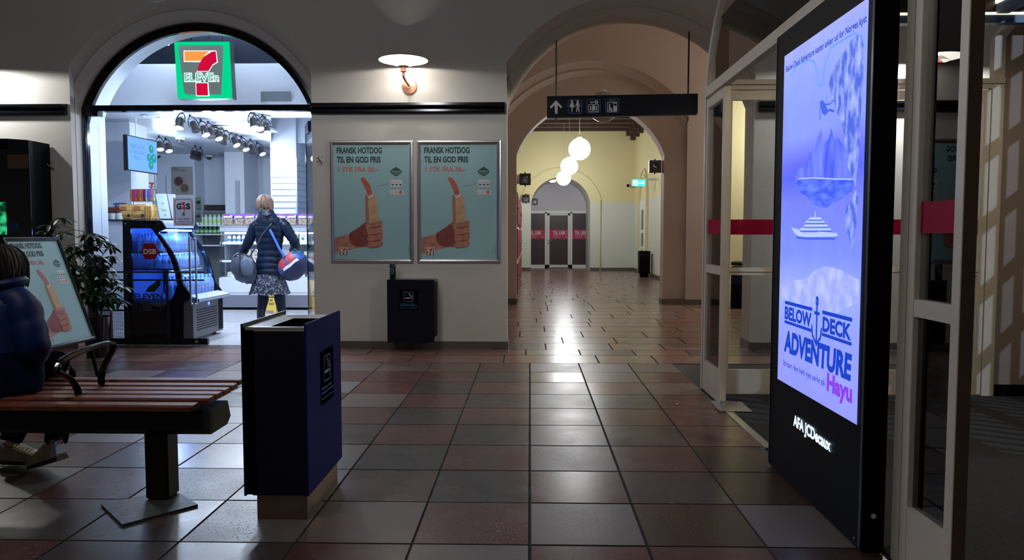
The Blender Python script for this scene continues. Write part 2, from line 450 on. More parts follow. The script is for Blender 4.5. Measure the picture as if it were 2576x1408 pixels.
for x0, x1 in ((COX-1.63, COX-1.268), (COX+1.268, COX+1.63)): bb.box(x0, x1, yb2-.014, yb2-.001, 0, .09, M_BASE)
bb.box(COX-1.265, COX-1.252, yb2, yb2+.30, 0, .09, M_BASE); bb.box(COX+1.252, COX+1.265, yb2, yb2+.30, 0, .09, M_BASE)
struct(bb, 'baseboard_middle')
wl = MB(); wl.box(-.72, -.62, WA+.34, YB+.4, 0, 5.4, M_INNER); struct(wl, 'wall_middle_left')
# side room beyond the vestibule: two-tone painted wall
ws = MB(); ws.box(3.22, 9, 13.9, 14.0, 2.47, 5.4, M_YEL); ws.box(3.22, 9, 13.9, 14.0, 0, 2.47, M_PALE)
ws.box(3.22, 3.26, YB, 13.9, 0, 5.4, M_INNER); struct(ws, 'wall_side_room')
bq = MB(); bq.box(3.26, 9, 13.885, 13.899, 0, .09, M_BASE); struct(bq, 'baseboard_side_room')
# ---- end corridor
YC = 25.0; XR = 3.46; XL = -.52
wc = MB()
ac = (1.02, .985, 2.10, 1.0)
def two_tone(mb, y, x0, x1, zt, op):
    cx, a, cz, r = op; zb = 2.26; n = 32
    for (p, q) in ((x0, cx-a), (cx+a, x1)):
        mb.quad((p, y, 0), (q, y, 0), (q, y, zb), (p, y, zb), M_PALE); mb.quad((p, y, zb), (q, y, zb), (q, y, zt), (p, y, zt), M_YEL)
    for i in range(n):
        a0 = cx-a+2*a*i/n; a1 = cx-a+2*a*(i+1)/n
        mb.quad((a0, y, arch_z(a0, cx, cz, r)), (a1, y, arch_z(a1, cx, cz, r)), (a1, y, zt), (a0, y, zt), M_YEL)
two_tone(wc, YC, XL-.3, XR, 4.9, ac)
reveal(wc, 1.02, .985, 2.10, [(1.0, YC), (.99, YC+1.9)], M_PALE)
wc.box(.0, 2.1, YC+1.87, YC+1.93, 2.05, 3.2, mat('lilac_white', (.60, .58, .66), .6))
struct(wc, 'wall_end')
tr = MB(); rr = 1.36
rings = []
for i in range(33):
    A = math.asin(1.33/rr); a = -A+2*A*i/32
    rings.append([(1.02+(rr+dr)*math.sin(a), YC+dy, 2.05+(rr+dr)*math.cos(a)) for dr, dy in ((-.03, 0), (-.02, -.03), (0, -.04), (.02, -.03), (.03, 0))])
tr.loft([[(1.02-1.36, YC, 0), (1.02-1.35, YC-.03, 0), (1.02-1.33, YC-.04, 0), (1.02-1.31, YC-.03, 0), (1.02-1.30, YC, 0)]]+[list(reversed(r)) for r in rings]+[[(1.02+1.30, YC, 0), (1.02+1.31, YC-.03, 0), (1.02+1.33, YC-.04, 0), (1.02+1.35, YC-.03, 0), (1.02+1.36, YC, 0)]], M_YEL, cap=False, closed=False)
struct(tr, 'trim_7', smooth=True)
wr = MB()
wr.box(XR, XR+.1, 13.3, YC, 0, 2.26, M_PALE); wr.box(XR, XR+.1, 13.3, YC, 2.26, 4.9, M_YEL); struct(wr, 'wall_right')
wl = MB(); wl.box(XL-.1, XL, 13.3, YC, 0, 2.26, M_PALE); wl.box(XL-.1, XL, 13.3, YC, 2.26, 4.9, M_YEL); struct(wl, 'wall_corridor_left')
be = MB(); be.box(1.02+.985, XR, YC-.014, YC-.001, 0, .1, M_BASE); be.box(XL, 1.02-.985, YC-.014, YC-.001, 0, .1, M_BASE)
be.box(XR-.014, XR-.001, 13.3, YC-.015, 0, .1, M_BASE); struct(be, 'baseboard_corridor')
M_BEAM = mat('dark_beam_wood', (.055, .03, .02), .6, var=.2)
M_CEILB = mat('brown_ceiling_board', (.13, .085, .06), .7)
cc = MB(); cc.box(XL-.1, XR+.1, 13.3, YC, 4.78, 4.85, M_CEILB)
for i in range(14):
    y = 13.7+i*.85; cc.box(XL, XR, y, y+.2, 4.6, 4.78, M_BEAM)
    for s in (0, 1):
        cc.box((XR-.30) if s else XL, XR if s else XL+.30, y+.02, y+.18, 4.44, 4.6, M_BEAM); cc.box((XR-.16) if s else XL, XR if s else XL+.16, y+.02, y+.18, 4.30, 4.44, M_BEAM)
struct(cc, 'ceiling_corridor')
# arched niches and door on the corridor's right wall
def side_arch(yc, hw, zs, name, door=False):
    t = MB()
    for k, (r0, r1) in enumerate(((hw, hw+.10), (hw+.22, hw+.28))):
        pts = []
        for i in range(17):
            a = PI*i/16; pts.append((math.cos(a), math.sin(a)))
        ring = []
        ring.append([(XR, yc+r0, 0), (XR-.05, yc+r0, 0), (XR-.05, yc+r1, 0), (XR, yc+r1, 0)])
        for c, s_ in pts:
            ring.append([(XR, yc+c*r0, zs+s_*r0), (XR-.05, yc+c*r0, zs+s_*r0), (XR-.05, yc+c*r1, zs+s_*r1), (XR, yc+c*r1, zs+s_*r1)])
        ring.append([(XR, yc-r0, 0), (XR-.05, yc-r0, 0), (XR-.05, yc-r1, 0), (XR, yc-r1, 0)])
        t.loft(ring, M_YEL)
    struct(t, name, smooth=False)
side_arch(22.9, .62, 2.3, 'trim_8'); side_arch(18.2, .9, 2.3, 'trim_9')
M_WDOOR = mat('white_door_paint', (.72, .73, .70), .4)
M_DGL = mat('dark_door_glass', (.03, .022, .028), .15)
d = MB(); d.box(XR-.04, XR-.002, 22.34, 23.46, 0, 2.25, M_WDOOR)
for z0, z1 in ((.35, .75), (.85, 1.25), (1.35, 1.95)):
    d.box(XR-.045, XR-.04, 22.7, 23.1, z0, z1, M_DGL)
dd = struct(d, 'door_1'); h = MB(); h.tube([(XR-.06, 22.5, 1.05), (XR-.09, 22.5, 1.05), (XR-.09, 22.62, 1.05)], .012, M_CHROME); h.build('door_handle', dd)
d = MB(); d.box(XR-.05, XR-.002, 17.6, 18.8, 1.0, 2.5, M_WDOOR); d.box(XR-.055, XR-.05, 17.7, 18.15, 1.1, 2.4, M_DGL); d.box(XR-.055, XR-.05, 18.25, 18.7, 1.1, 2.4, M_DGL); struct(d, 'window_1')
# ---- glazed doors at the end of the corridor (to let)
YD = 26.9; X0, X1 = .02, 2.12
M_DFR = mat('white_aluminium', (.80, .80, .82), .35)
M_FILM = mat('dark_brown_film', (.045, .026, .030), .35)
M_MAG = mat('magenta_banner', (.50, .015, .10), .5)
def leje_panel(mb, x0, x1, z0, z1, off, wtext):
    mb.box(x0, x1, YD-.01, YD+.01, z0, z1, M_FILM)
    fr = Fr((x0, YD-.012, 0), (1, 0, 0), (0, 0, 1), (0, -1, 0))
    mb.rect(fr, 0, x1-x0, 1.045, 1.38, M_MAG, .001)
    mb.text(fr, 'TIL LEJE', off, 1.22, .11, M_PRW, .003, wtext, .02)
    mb.text(fr, '00 00 00 00', off+.01, 1.165, .035, M_PRW, .003, wtext*.6)
    mb.text(fr, 'til leje her', off+.01, 1.10, .03, M_PRW, .003, wtext*.6)
    mb.line(fr, [(x1-x0-.12, 1.10), (x1-x0-.08, 1.14), (x1-x0-.04, 1.10)], .01, M_PRW, .003)
def fbox(mb, x0, x1, z0, z1, y0=YD-.04, y1=YD+.04): mb.box(x0, x1, y0, y1, z0, z1, M_DFR)
d = MB()
for a, b in ((X0-.12, X0-.09), (X0+.52, X0+.60), (X0+1.42, X0+1.50), (X1-.03, X1)): fbox(d, a, b, 0, 2.0)
fbox(d, X0-.12, X1, 1.96, 2.05); fbox(d, X0-.12, X0+.6, 0, .12); fbox(d, X0+1.42, X1, 0, .12)
leje_panel(d, X0-.09, X0+.52, .12, 1.96, .03, .44); leje_panel(d, X0+1.50, X1-.03, .12, 1.96, .09, .42)
win = struct(d, 'window_2')
d = MB(); xa, xb = X0+.61, X0+1.41
for a, b in ((xa, xa+.07), (xb-.07, xb)): fbox(d, a, b, .03, 1.95, YD-.05, YD+.03)
fbox(d, xa, xb, 1.89, 1.95, YD-.05, YD+.03); fbox(d, xa, xb, .03, .12, YD-.05, YD+.03)
leje_panel(d, xa+.07, xb-.07, .12, 1.89, .13, .44)
dd = struct(d, 'door_2'); h = MB(); h.tube([(xa+.03, YD-.05, 1.0), (xa+.03, YD-.10, 1.0), (xa+.15, YD-.10, 1.0)], .013, M_CHROME); h.cyl((xa+.03, YD-.052, .9), (xa+.03, YD-.065, .9), .03, M_CHROME)
h.build('door_handle', dd)

# ================================================================ VESTIBULE
XP = 1.34
def leaf(name_, y0, y1, n, ztop=2.22):
    """glazed leaf in the plane X = XP"""
    d = MB(); t0, t1 = XP, XP+.045; s = .05
    d.bbox(t0, t1, y0, y0+s, .006, ztop, M_FRAME, .003); d.bbox(t0, t1, y1-s, y1, .006, ztop, M_FRAME, .003)
    for z0, z1 in ((.006, .235), (.915, .975), (ztop-.07, ztop)):
        d.box(t0+.002, t1-.002, y0+s-.003, y1-s+.003, z0, z1, M_FRAME)
    o = struct(d, name_)
    g = MB()
    for z0, z1 in ((.235, .915), (.975, ztop-.07)):
        g.box(XP+.019, XP+.025, y0+s, y1-s, z0, z1, M_GLASS)
    g.build('glass', o)
    b = MB(); b.box(XP+.016, XP+.028, y0+s+.001, y1-s-.001, 1.205, 1.312, M_RED); b.build('red_band', o)
    return o
leaf('door_3', 5.25, 5.78, 3)
nl = leaf('door_4', 2.354, 2.684, 4)
bk = MB(); bk.box(XP+.002, XP+.0445, 2.3535, 2.3545, .006, 2.22, M_BROWN); bk.build('door_edge', nl)
# partition: posts, transom, panes above
pt = MB()
pt.box(XP-.004, XP+.05, 4.07, 4.14, 0, 2.24, M_FRAME); pt.box(XP+.002, XP+.05, 2.690, 2.745, 0, 2.24, M_FRAME)
pt.box(XP-.004, XP+.05, 5.785, 5.83, 0, 2.24, M_FRAME)
pt.box(XP-.004, XP+.05, 1.6, 5.83, 2.24, 2.315, M_FRAME)
pt.box(XP, XP+.045, 3.63, 3.68, 2.315, 3.9, M_FRAME); pt.box(XP, XP+.045, 2.68, 2.73, 2.315, 3.9, M_FRAME)
cv = [(5.80, 2.30), (5.78, 2.42), (5.72, 2.56), (5.62, 2.70), (5.48, 2.83), (5.30, 2.97), (5.0, 3.2), (4.6, 3.42), (3.9, 3.6), (3.0, 3.65), (2, 3.65)]
cr_ = []
for i, (a, b) in enumerate(cv):
    p, q = cv[max(i-1, 0)], cv[min(i+1, len(cv)-1)]; t = Vector((0, q[0]-p[0], q[1]-p[1])).normalized(); n = Vector((0, -t.z, t.y))*.024; c = Vector((XP, a, b))
    cr_.append([c+n, c-n, c-n+Vector((.045, 0, 0)), c+n+Vector((.045, 0, 0))])
pt.loft(cr_, M_FRAME)
struct(pt, 'trim_10')
g = MB(); g.box(XP+.02, XP+.026, 3.68, 5.72, 2.315, 2.75, M_GLASS); g.poly([(XP+.02, 3.68, 2.75), (XP+.02, 5.6, 2.75), (XP+.02, 5.3, 2.95), (XP+.02, 4.6, 3.38), (XP+.02, 3.68, 3.58)], M_GLASS)
g.box(XP+.02, XP+.026, 2.73, 3.63, 2.315, 3.6, M_GLASS); struct(g, 'window_3')
th = MB(); th.box(XP-.02, XP+.03, 4.16, 5.2, .0, .009, M_STEEL); struct(th, 'trim_11')
pv = MB(); pv.poly([(XP-.06, 5.02, .012), (XP+.16, 5.0, .012), (XP+.17, 5.30, .012), (XP-.04, 5.34, .012)], M_STEEL)
pv.box(XP-.05, XP+.15, 5.02, 5.3, .003, .0118, M_STEEL); pv.cyl((XP+.02, 5.24, .01), (XP+.02, 5.24, .032), .02, M_STEEL)
tag(pv.build('floor_pivot_plate'), 'flat steel pivot plate on the floor under the corner of the glazed door leaf', 'plate')
# frontal pair of glazed leaves
YV = 5.58
for i, (a, b) in enumerate(((1.43, 2.385), (2.395, 3.35))):
    d = MB()
    for p, q in ((a, a+.055), (b-.055, b)): d.bbox(p, q, YV, YV+.045, .01, 2.25, M_FRAME, .003)
    for z0, z1 in ((.01, .19), (.90, .955), (2.185, 2.25)): d.box(a+.052, b-.052, YV+.002, YV+.043, z0, z1, M_FRAME)
    d.box(a+.052, b-.052, YV-.006, YV+.002, .925, .933, M_FRAME)
    o = struct(d, 'door_%d' % (5+i))
    g = MB(); g.box(a+.055, b-.055, YV+.02, YV+.026, .19, .90, M_GLASS); g.box(a+.055, b-.055, YV+.02, YV+.026, .955, 2.185, M_GLASS); g.build('glass', o)
    r = MB(); r.box(a+.056, b-.056, YV+.017, YV+.029, 1.20, 1.312, M_RED); r.build('red_band', o)
pt = MB()
for z0, z1, yy in ((2.26, 2.29, .0), (2.295, 2.33, -.012)): pt.box(1.40, 3.44, YV+yy, YV+.05, z0, z1, M_FRAME)
pt.box(3.355, 3.44, YV-.005, YV+.06, 0, 2.26, M_FRAME)
pt.prism([(3.36, 2.33), (3.44, 2.33), (3.44, 2.62), (3.62, 2.86), (3.54, 2.86), (3.36, 2.62)], 'y', YV, YV+.05, M_FRAME)
struct(pt, 'trim_12')
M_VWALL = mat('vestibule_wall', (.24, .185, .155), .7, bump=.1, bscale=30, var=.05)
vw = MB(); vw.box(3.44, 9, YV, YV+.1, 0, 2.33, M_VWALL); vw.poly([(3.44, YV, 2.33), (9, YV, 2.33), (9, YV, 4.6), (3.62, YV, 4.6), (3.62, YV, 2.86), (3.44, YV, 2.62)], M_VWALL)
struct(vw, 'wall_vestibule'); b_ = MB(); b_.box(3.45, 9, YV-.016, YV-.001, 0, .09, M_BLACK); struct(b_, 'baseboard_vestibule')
M_CAN = mat('dark_canopy', (.014, .012, .012), .5)
M_BLU = mat('blue_grey_fascia', (.12, .22, .42), .4)
M_STRIP = emis('warm_light_strip', (1, .82, .5), 1.6)
cn = MB(); cn.box(XP+.1, 3.75, 3.4, YV-.02, 2.93, 3.0, M_CAN); cn.box(3.38, 3.75, 2.0, 3.4, 2.93, 3.0, M_CAN)
cn.box(1.5, 3.75, YV-.10, YV-.03, 2.70, 2.755, M_BLU); cn.box(1.5, 3.75, YV-.09, YV-.03, 2.775, 2.93, M_CAN)
cn.box(3.30, 3.38, 2.2, YV-.1, 2.76, 2.83, M_BLU); cn.box(3.31, 3.38, 2.2, YV-.1, 2.86, 2.93, M_CAN)
o = struct(cn, 'ceiling_vestibule')
ls = MB(); ls.box(1.5, 3.75, YV-.105, YV-.03, 2.757, 2.772, M_STRIP); ls.box(3.29, 3.37, 2.2, YV-.1, 2.832, 2.858, M_STRIP); ls.build('light_strip', o)
# column and posts behind the near leaf
k = MB(); k.box(1.395, 1.43, 2.70, 2.74, 0, 2.6, M_FRAME); k.box(1.432, 1.505, 2.70, 2.86, 0, 2.9, M_NAVY); struct(k, 'trim_13')
# street window with its grid, in the vestibule's outer wall
XW = 5.3
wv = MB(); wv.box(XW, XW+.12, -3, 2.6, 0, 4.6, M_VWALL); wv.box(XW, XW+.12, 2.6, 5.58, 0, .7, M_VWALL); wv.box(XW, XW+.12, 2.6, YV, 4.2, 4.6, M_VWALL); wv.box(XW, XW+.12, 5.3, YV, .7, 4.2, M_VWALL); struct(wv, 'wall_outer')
wg = MB()
for i in range(31): wg.box(XW+.03, XW+.05, 2.6+i*.09-.012, 2.6+i*.09+.012, .7, 4.2, M_FRAME)
for i in range(12): wg.box(XW+.03, XW+.06, 2.6, 5.3, .7+i*.318-.03, .7+i*.318+.03, M_FRAME)
struct(wg, 'window_4')
# ================================================================ HALL OBJECTS
struct(hw, 'wall_right_hall')
FR_WALL = lambda x, z, y=WA: Fr((x, y, z), (1, 0, 0), (0, 0, 1), (0, -1, 0))
M_MINT = mat('poster_mint', (.31, .53, .56), .5)
M_MINT2 = mat('poster_mint_dim', (.19, .33, .31), .28, coat=.3)
M_SALM = mat('poster_salmon', (.62, .17, .12), .5)
M_SAUS = mat('sausage_print', (.48, .11, .06), .5, var=.2, vscale=30)
M_BUN = mat('bun_print', (.58, .36, .20), .5, var=.15, vscale=25)
M_BUNS = mat('bun_side_print', (.40, .18, .09), .5)
M_SKINP = mat('skin_print', (.46, .19, .13), .5, var=.3, vscale=16)
M_SKIND = mat('skin_dark_print', (.22, .05, .04), .5, var=.3, vscale=20)
M_GRN = mat('print_green', (.01, .09, .05), .5)
M_RED7 = mat('print_red', (.55, .02, .03), .5)
M_ORG7 = mat('print_orange', (.8, .25, .03), .5)
def seven_logo(mb, fr, x, y, s, l=.003, back=M_PRW, plate=M_GRN, ora=M_ORG7, red=M_RED7, txt=M_GRN):
    """x,y lower left, s size"""
    if back: mb.rect(fr, x, x+s, y, y+s, back, l-.001)
    if plate:
        mb.rect(fr, x+s*.05, x+s*.95, y+s*.05, y+s*.95, plate, l)
        if back: mb.art(fr, [(x+s*.12, y+s*.9), (x+s*.20, y+s*.10), (x+s*.80, y+s*.10), (x+s*.88, y+s*.9)], back, l+.0008)
    mb.rect(fr, x+s*.2, x+s*.62, y+s*.66, y+s*.84, ora, l+.0016)
    mb.art(fr, [(x+s*.62, y+s*.84), (x+s*.80, y+s*.84), (x+s*.80, y+s*.68), (x+s*.66, y+s*.58), (x+s*.58, y+s*.44), (x+s*.40, y+s*.44), (x+s*.44, y+s*.60), (x+s*.52, y+s*.72)], red, l+.002)
    mb.rect(fr, x+s*.38, x+s*.60, y+s*.12, y+s*.30, red, l+.002)
    mb.text(fr, 'ELEVEn', x+s*.19, y+s*.325, s*.10, txt, l+.0024, s*.62, .03)
def hotdog_art(mb, fr, s=1.0):
    """poster art on a 0..1 x 0..1.46 sheet, s metres wide"""
    g = Fr(fr.o, fr.u*s, fr.v*s, fr.n)
    t = lambda pts: [((x-152)/460, (800-y)/480*1.0 if False else (808-y)/460) for x, y in pts]
    mb.rect(g, 0, 1, 0, 1.5, M_MINT, .0005)
    mb.text(g, 'FRANSK HOTDOG', .045, 1.395, .078, M_INK, .002, .60, .03)
    mb.text(g, 'TIL EN GOD PRIS', .045, 1.275, .078, M_INK, .002, .58, .03)
    mb.text(g, '1 STK FRA 30,-', .06, 1.155, .062, M_SALM, .002, .52, .03)
    arm = t([(150, 680), (245, 655), (300, 615), (345, 580), (380, 560), (440, 580), (448, 640), (440, 725), (400, 738), (330, 735), (270, 745), (210, 765), (150, 778)])
    mb.art(g, arm, M_SKINP, .0012)
    mb.art(g, t([(245, 650), (290, 622), (340, 600), (358, 660), (362, 730), (300, 735), (255, 720), (242, 690)]), M_SKIND, .0018)
    mb.art(g, t([(341, 425), (352, 418), (372, 424), (384, 416), (398, 410), (412, 430), (424, 560), (426, 592), (345, 600)]), M_BUN, .0024)
    mb.art(g, t([(341, 425), (352, 418), (360, 424), (366, 600), (345, 600)]), M_BUNS, .0028)
    mb.art(g, t([(352, 420), (372, 430), (392, 412), (398, 414), (388, 428), (370, 438)]), M_PRW, .003)
    mb.art(g, t([(316, 322), (324, 311), (336, 311), (350, 326), (372, 358), (386, 400), (386, 414), (356, 420), (352, 396), (334, 358)]), M_SAUS, .0026)
    for k, y in enumerate((578, 620, 660, 700)):
        mb.art(g, t([(350, y+18), (395, y+4), (440, y-4), (449, y+6), (447, y+24), (430, y+34), (390, y+38), (356, y+36)]), M_SKINP, .0032+k*.0002)
        mb.line(g, t([(368, y+40), (400, y+38), (432, y+30)]), .008, M_SKIND, .0045)
    mb.art(g, t([(345, 585), (300, 615), (325, 606), (350, 592)]), M_SKIND, .0034)
    mb.line(g, t([(408, 369), (482, 351)]), .003, M_INK, .002)
    mb.art(g, t([(496, 278), (510, 262), (534, 249), (556, 262), (569, 278), (556, 294), (534, 306), (510, 294)]), M_GRN, .002)
    mb.text(g, 'Friland', *t([(508, 282)])[0], .024, M_PRW, .003, .11)
    mb.text(g, 'Frilandsgris', *t([(512, 293)])[0], .012, M_PRW, .003, .09)
    mb.art(g, t([(500, 370), (500, 328), (570, 328), (570, 370)]), M_PRW, .002)
    mb.text(g, 'Bedre Dyrevelfærd', *t([(504, 344)])[0], .013, M_INK, .003, .13)
    for cx in (512, 536, 559):
        mb.art(g, t([(cx, 365), (cx-8, 356), (cx-6, 350), (cx, 354), (cx+6, 350), (cx+8, 356)]), M_GRN, .003)
    mb.art(g, t([(496, 417), (496, 389), (578, 389), (578, 417)]), M_PRW, .002)
    mb.disc(g, *t([(560, 402)])[0], .025, M_SALM, .003)
    mb.text(g, 'DANSK', *t([(502, 403)])[0], .013, M_RED7, .003, .09); mb.text(g, 'KVALITET', *t([(502, 412)])[0], .013, M_RED7, .003, .09)
    seven_logo(mb, g, .06, .045, .115, .0045)
    mb.line(g, [(.985, .06), (.985, .2)], .003, M_INK, .002)
def poster(label, x0, z0, z1, wdt):
    t = thing('framed_poster', label, 'poster', (x0+wdt/2, WA, z0), 0, None)
    f = MB(); fw = .042
    outer = [(x0, z0), (x0+wdt, z0), (x0+wdt, z1), (x0, z1)]
    def ring(d, y): return [(x0+d, y, z0+d), (x0+wdt-d, y, z0+d), (x0+wdt-d, y, z1-d), (x0+d, y, z1-d)]
    f.loft([ring(0, WA-.001), ring(.0, WA-.014), ring(.008, WA-.022), ring(.020, WA-.024), ring(.032, WA-.018), ring(fw, WA-.012), ring(fw, WA-.004)], M_STEEL, cap=False)
    f.build('frame', t)
    s = MB(); fr = Fr((x0+fw, WA-.008, z0+fw), (1, 0, 0), (0, 0, 1), (0, -1, 0))
    hotdog_art(s, fr, wdt-2*fw); s.build('sheet', t)
    g = MB()
    return t
# 208 px wide at the wall plane
pl = at(828, 353, WA); pb = at(835, 661, WA); pr_ = at(1041, 353, WA)
PW = (1041-828)/F*WA; PZ0, PZ1 = at(930, 661, WA).z, at(930, 353, WA).z
poster('silver-framed hotdog poster on the plaster wall beside the shop entrance', at(831, 500, WA).x, PZ0, PZ1, PW*.985)
poster('silver-framed hotdog poster on the plaster wall next to the corridor arch', at(1049.5, 500, WA).x, PZ0, PZ1, PW*.985)
# ---- copper wall lamp
LX, LY, LZ = -1.262, 7.53, 2.93
lamp = thing('wall_lamp', 'copper wall lamp with three stacked shades, lit, above the two framed posters', 'lamp', (LX, WA, LZ-.2))
M_SHW = mat('shade_white_enamel', (.42, .42, .43), .5)
M_SHI = mat('shade_glowing_underside', (.85, .85, .86), .5, emit=(1, .93, .84), es=6)
def shade(r0, z0, r1, z1, mo, mi, n=36, name='shade'):
    s = MB(); k = 8
    out = [(r0+(r1-r0)*i/k, z0+(z1-z0)*(i/k)**1.6) for i in range(k+1)]
    s.lathe([(r, z+.002) for r, z in out], mo, (LX, LY, LZ), n, cap=False)
    s.lathe([(r, z) for r, z in out], mi, (LX, LY, LZ), n, cap=False)
    s.lathe([(r1, z1), (r1+.001, z1+.001), (r1, z1+.002)], mo, (LX, LY, LZ), n, cap=False)
    return s.build(name, lamp, smooth=True)
shade(.012, .065, .243, .0, M_SHW, M_SHI, name='top_shade')
shade(.030, .012, .108, -.038, M_SHW, M_SHI, name='middle_shade')
shade(.026, -.022, .058, -.060, M_COPPERD, M_SHW, name='lower_shade')
n_ = MB(); n_.lathe([(.028, -.062), (.027, -.10), (.031, -.103), (.031, -.110), (.012, -.112), (.012, -.15)], M_COPPERD, (LX, LY, LZ), 20)
n_.lathe([(.024, .0), (.026, -.03), (.024, -.062)], M_COPPERD, (LX, LY, LZ), 20); n_.build('neck', lamp, smooth=True)
a_ = MB(); a_.tube([(LX, LY, LZ-.15), (LX, LY+.01, LZ-.165), (LX+.006, LY+.15, LZ-.185), (LX+.012, WA-.03, LZ-.20)], .011, M_COPPERD, 10); a_.build('arm', lamp, smooth=True)
p_ = MB(); p_.loft([[(LX+.012+r*math.cos(2*PI*i/32), y, LZ-.20+r*math.sin(2*PI*i/32)) for i in range(32)] for r, y in ((.078, WA-.001), (.078, WA-.012), (.072, WA-.022), (.02, WA-.03), (.018, WA-.045))], M_COPPER)
p_.build('wall_plate', lamp, smooth=True)
bl = MB(); bl.ball((LX, LY, LZ+.018), .021, emis('lamp_bulb', (1, .9, .75), 60), 12); bl.build('bulb', lamp, smooth=True)
light('POINT', 'wall_lamp_light', (LX, LY, LZ+.016), 66, (1, .94, .87), .024)
# ---- big hanging sign
SX0, SX1, SY = at(1376, 270, 8.0).x, at(1754, 262, 8.0).x, 8.0
sg = thing('direction_sign', 'black hanging direction sign with an arrow and three pictograms under the large arch', 'sign', ((SX0+SX1)/2, SY, at(1560, 265, SY).z))
zl0, zl1 = at(1376, 297, SY).z, at(1376, 243, SY).z; zr0, zr1 = at(1754, 289, SY).z, at(1754, 236.5, SY).z
M_SIGN = mat('sign_black', (.005, .007, .012), .3); M_SIGNW = mat('sign_white', (.42, .42, .46), .5, emit=(.5, .5, .55), es=.04); M_SIGNB = mat('sign_blue_line', (.06, .14, .34), .5)
b_ = MB()
b_.loft([[(SX0, y, zl0), (SX1-.01, y, zr0), (SX1, y, zr0+.02), (SX1, y, zr1-.01), (SX1-.01, y, zr1), (SX0, y, zl1)] for y in (SY-.03, SY+.03)], M_SIGN)
sl = (zr0-zl0)/(SX1-SX0)
U = Vector((1, 0, sl)).normalized()
sf_ = Fr((SX0, SY-.031, zl0), U, Vector((-U.z, 0, U.x)), (0, -1, 0)); K = .00165*8/8*1.0
k_ = (SX1-SX0)/2322.0
def pz(pts): return [((x-95)*k_, (460-y+ (x-95)*-.012*1.0)*k_) for x, y in pts]
b_.art(sf_, pz([(237, 196), (333, 295), (312, 320), (262, 268), (260, 400), (218, 400), (216, 270), (160, 320), (138, 297)]), M_SIGNW, .001)
for x0 in (425, 712, 1002):
    yy = {425: 0, 712: -4, 1002: -8}[x0]
    (a, b), (c, e) = pz([(x0, 398+yy), (x0+206, 190+yy)]); b_.outline(sf_, a, c, b, e, .006, M_SIGNB, .001, .012)
def fig(x, y, woman):
    b_.disc(sf_, *pz([(x, y-140)])[0], .012, M_SIGNW, .001)
    if woman: b_.art(sf_, pz([(x-12, y-122), (x+12, y-122), (x+28, y-45), (x+8, y-45), (x+8, y+20), (x-8, y+20), (x-8, y-45), (x-28, y-45)]), M_SIGNW, .001)
    else:
        b_.art(sf_, pz([(x-14, y-122), (x+14, y-122), (x+14, y-60), (x+30, y+20), (x+14, y+20), (x, y-40), (x-14, y+20), (x-30, y+20), (x-14, y-60)]), M_SIGNW, .001)
    for s in (-1, 1): b_.line(sf_, pz([(x+s*13, y-118), (x+s*34, y-60)]), .007, M_SIGNW, .001)
fig(484, 355, True); fig(572, 355, False)
def key_(mb, fr, q, l=.001):
    mb.disc(fr, *q(150, 165), 26*q.k, M_SIGNW, l); mb.disc(fr, *q(150, 165), 9*q.k, M_SIGN, l+.0006)
    mb.line(fr, [q(55, 165), q(130, 165)], 12*q.k, M_SIGNW, l); mb.line(fr, [q(62, 160), q(62, 150)], 8*q.k, M_SIGNW, l); mb.line(fr, [q(80, 160), q(80, 148)], 8*q.k, M_SIGNW, l)
class Q:
    def __init__(s, x, y, k): s.x, s.y, s.k = x, y, k
    def __call__(s, a, b): return (s.x+a*s.k, s.y+b*s.k)
def locker_pict(mb, fr, q):
    key_(mb, fr, Q(q.x+.0+0*q.k, q.y, q.k))
    for r in ((26, 190), ):
        mb.outline(fr, *[q(28, 0)[0], q(178, 0)[0], q(0, 18)[1], q(0, 128)[1]], 9*q.k, M_SIGNW, .001)
    mb.rect(fr, q(50, 0)[0], q(68, 0)[0], q(0, 36)[1], q(0, 104)[1], M_SIGNW)
    mb.rect(fr, q(80, 0)[0], q(128, 0)[0], q(0, 36)[1], q(0, 108)[1], M_SIGNW); mb.outline(fr, q(92, 0)[0], q(116, 0)[0], q(0, 106)[1], q(0, 120)[1], 6*q.k, M_SIGNW)
    mb.rect(fr, q(140, 0)[0], q(158, 0)[0], q(0, 36)[1], q(0, 104)[1], M_SIGNW)
def foto_pict(mb, fr, q):
    mb.text(fr, 'FOTO', *q(62, 168), 20*q.k, M_SIGNW, .001, 84*q.k)
    mb.outline(fr, q(28, 0)[0], q(120, 0)[0], q(0, 12)[1], q(0, 152)[1], 9*q.k, M_SIGNW)
    mb.rect(fr, q(118, 0)[0], q(178, 0)[0], q(0, 12)[1], q(0, 158)[1], M_SIGNW); mb.rect(fr, q(130, 0)[0], q(170, 0)[0], q(0, 100)[1], q(0, 135)[1], M_SIGN, .0016)
    mb.disc(fr, *q(62, 120), 11*q.k, M_SIGNW); mb.art(fr, [q(52, 106), q(72, 106), q(74, 66), q(100, 60), q(104, 14), q(90, 14), q(88, 44), q(50, 44)], M_SIGNW)
    mb.rect(fr, q(30, 0)[0], q(90, 0)[0], q(0, 30)[1], q(0, 38)[1], M_SIGNW)
def wc_pict(mb, fr, q):
    for cx in (65, 140):
        mb.disc(fr, *q(cx, 168), 14*q.k, M_SIGNW); mb.art(fr, [q(cx-16, 150), q(cx+16, 150), q(cx+26, 80), q(cx+12, 20), q(cx-12, 20), q(cx-26, 80)], M_SIGNW)
(ax, ay), = pz([(712, 394)]); locker_pict(b_, sf_, Q(ax, ay, k_))
(ax, ay), = pz([(1002, 390)]); foto_pict(b_, sf_, Q(ax, ay, k_))
b_.build('panel', sg)
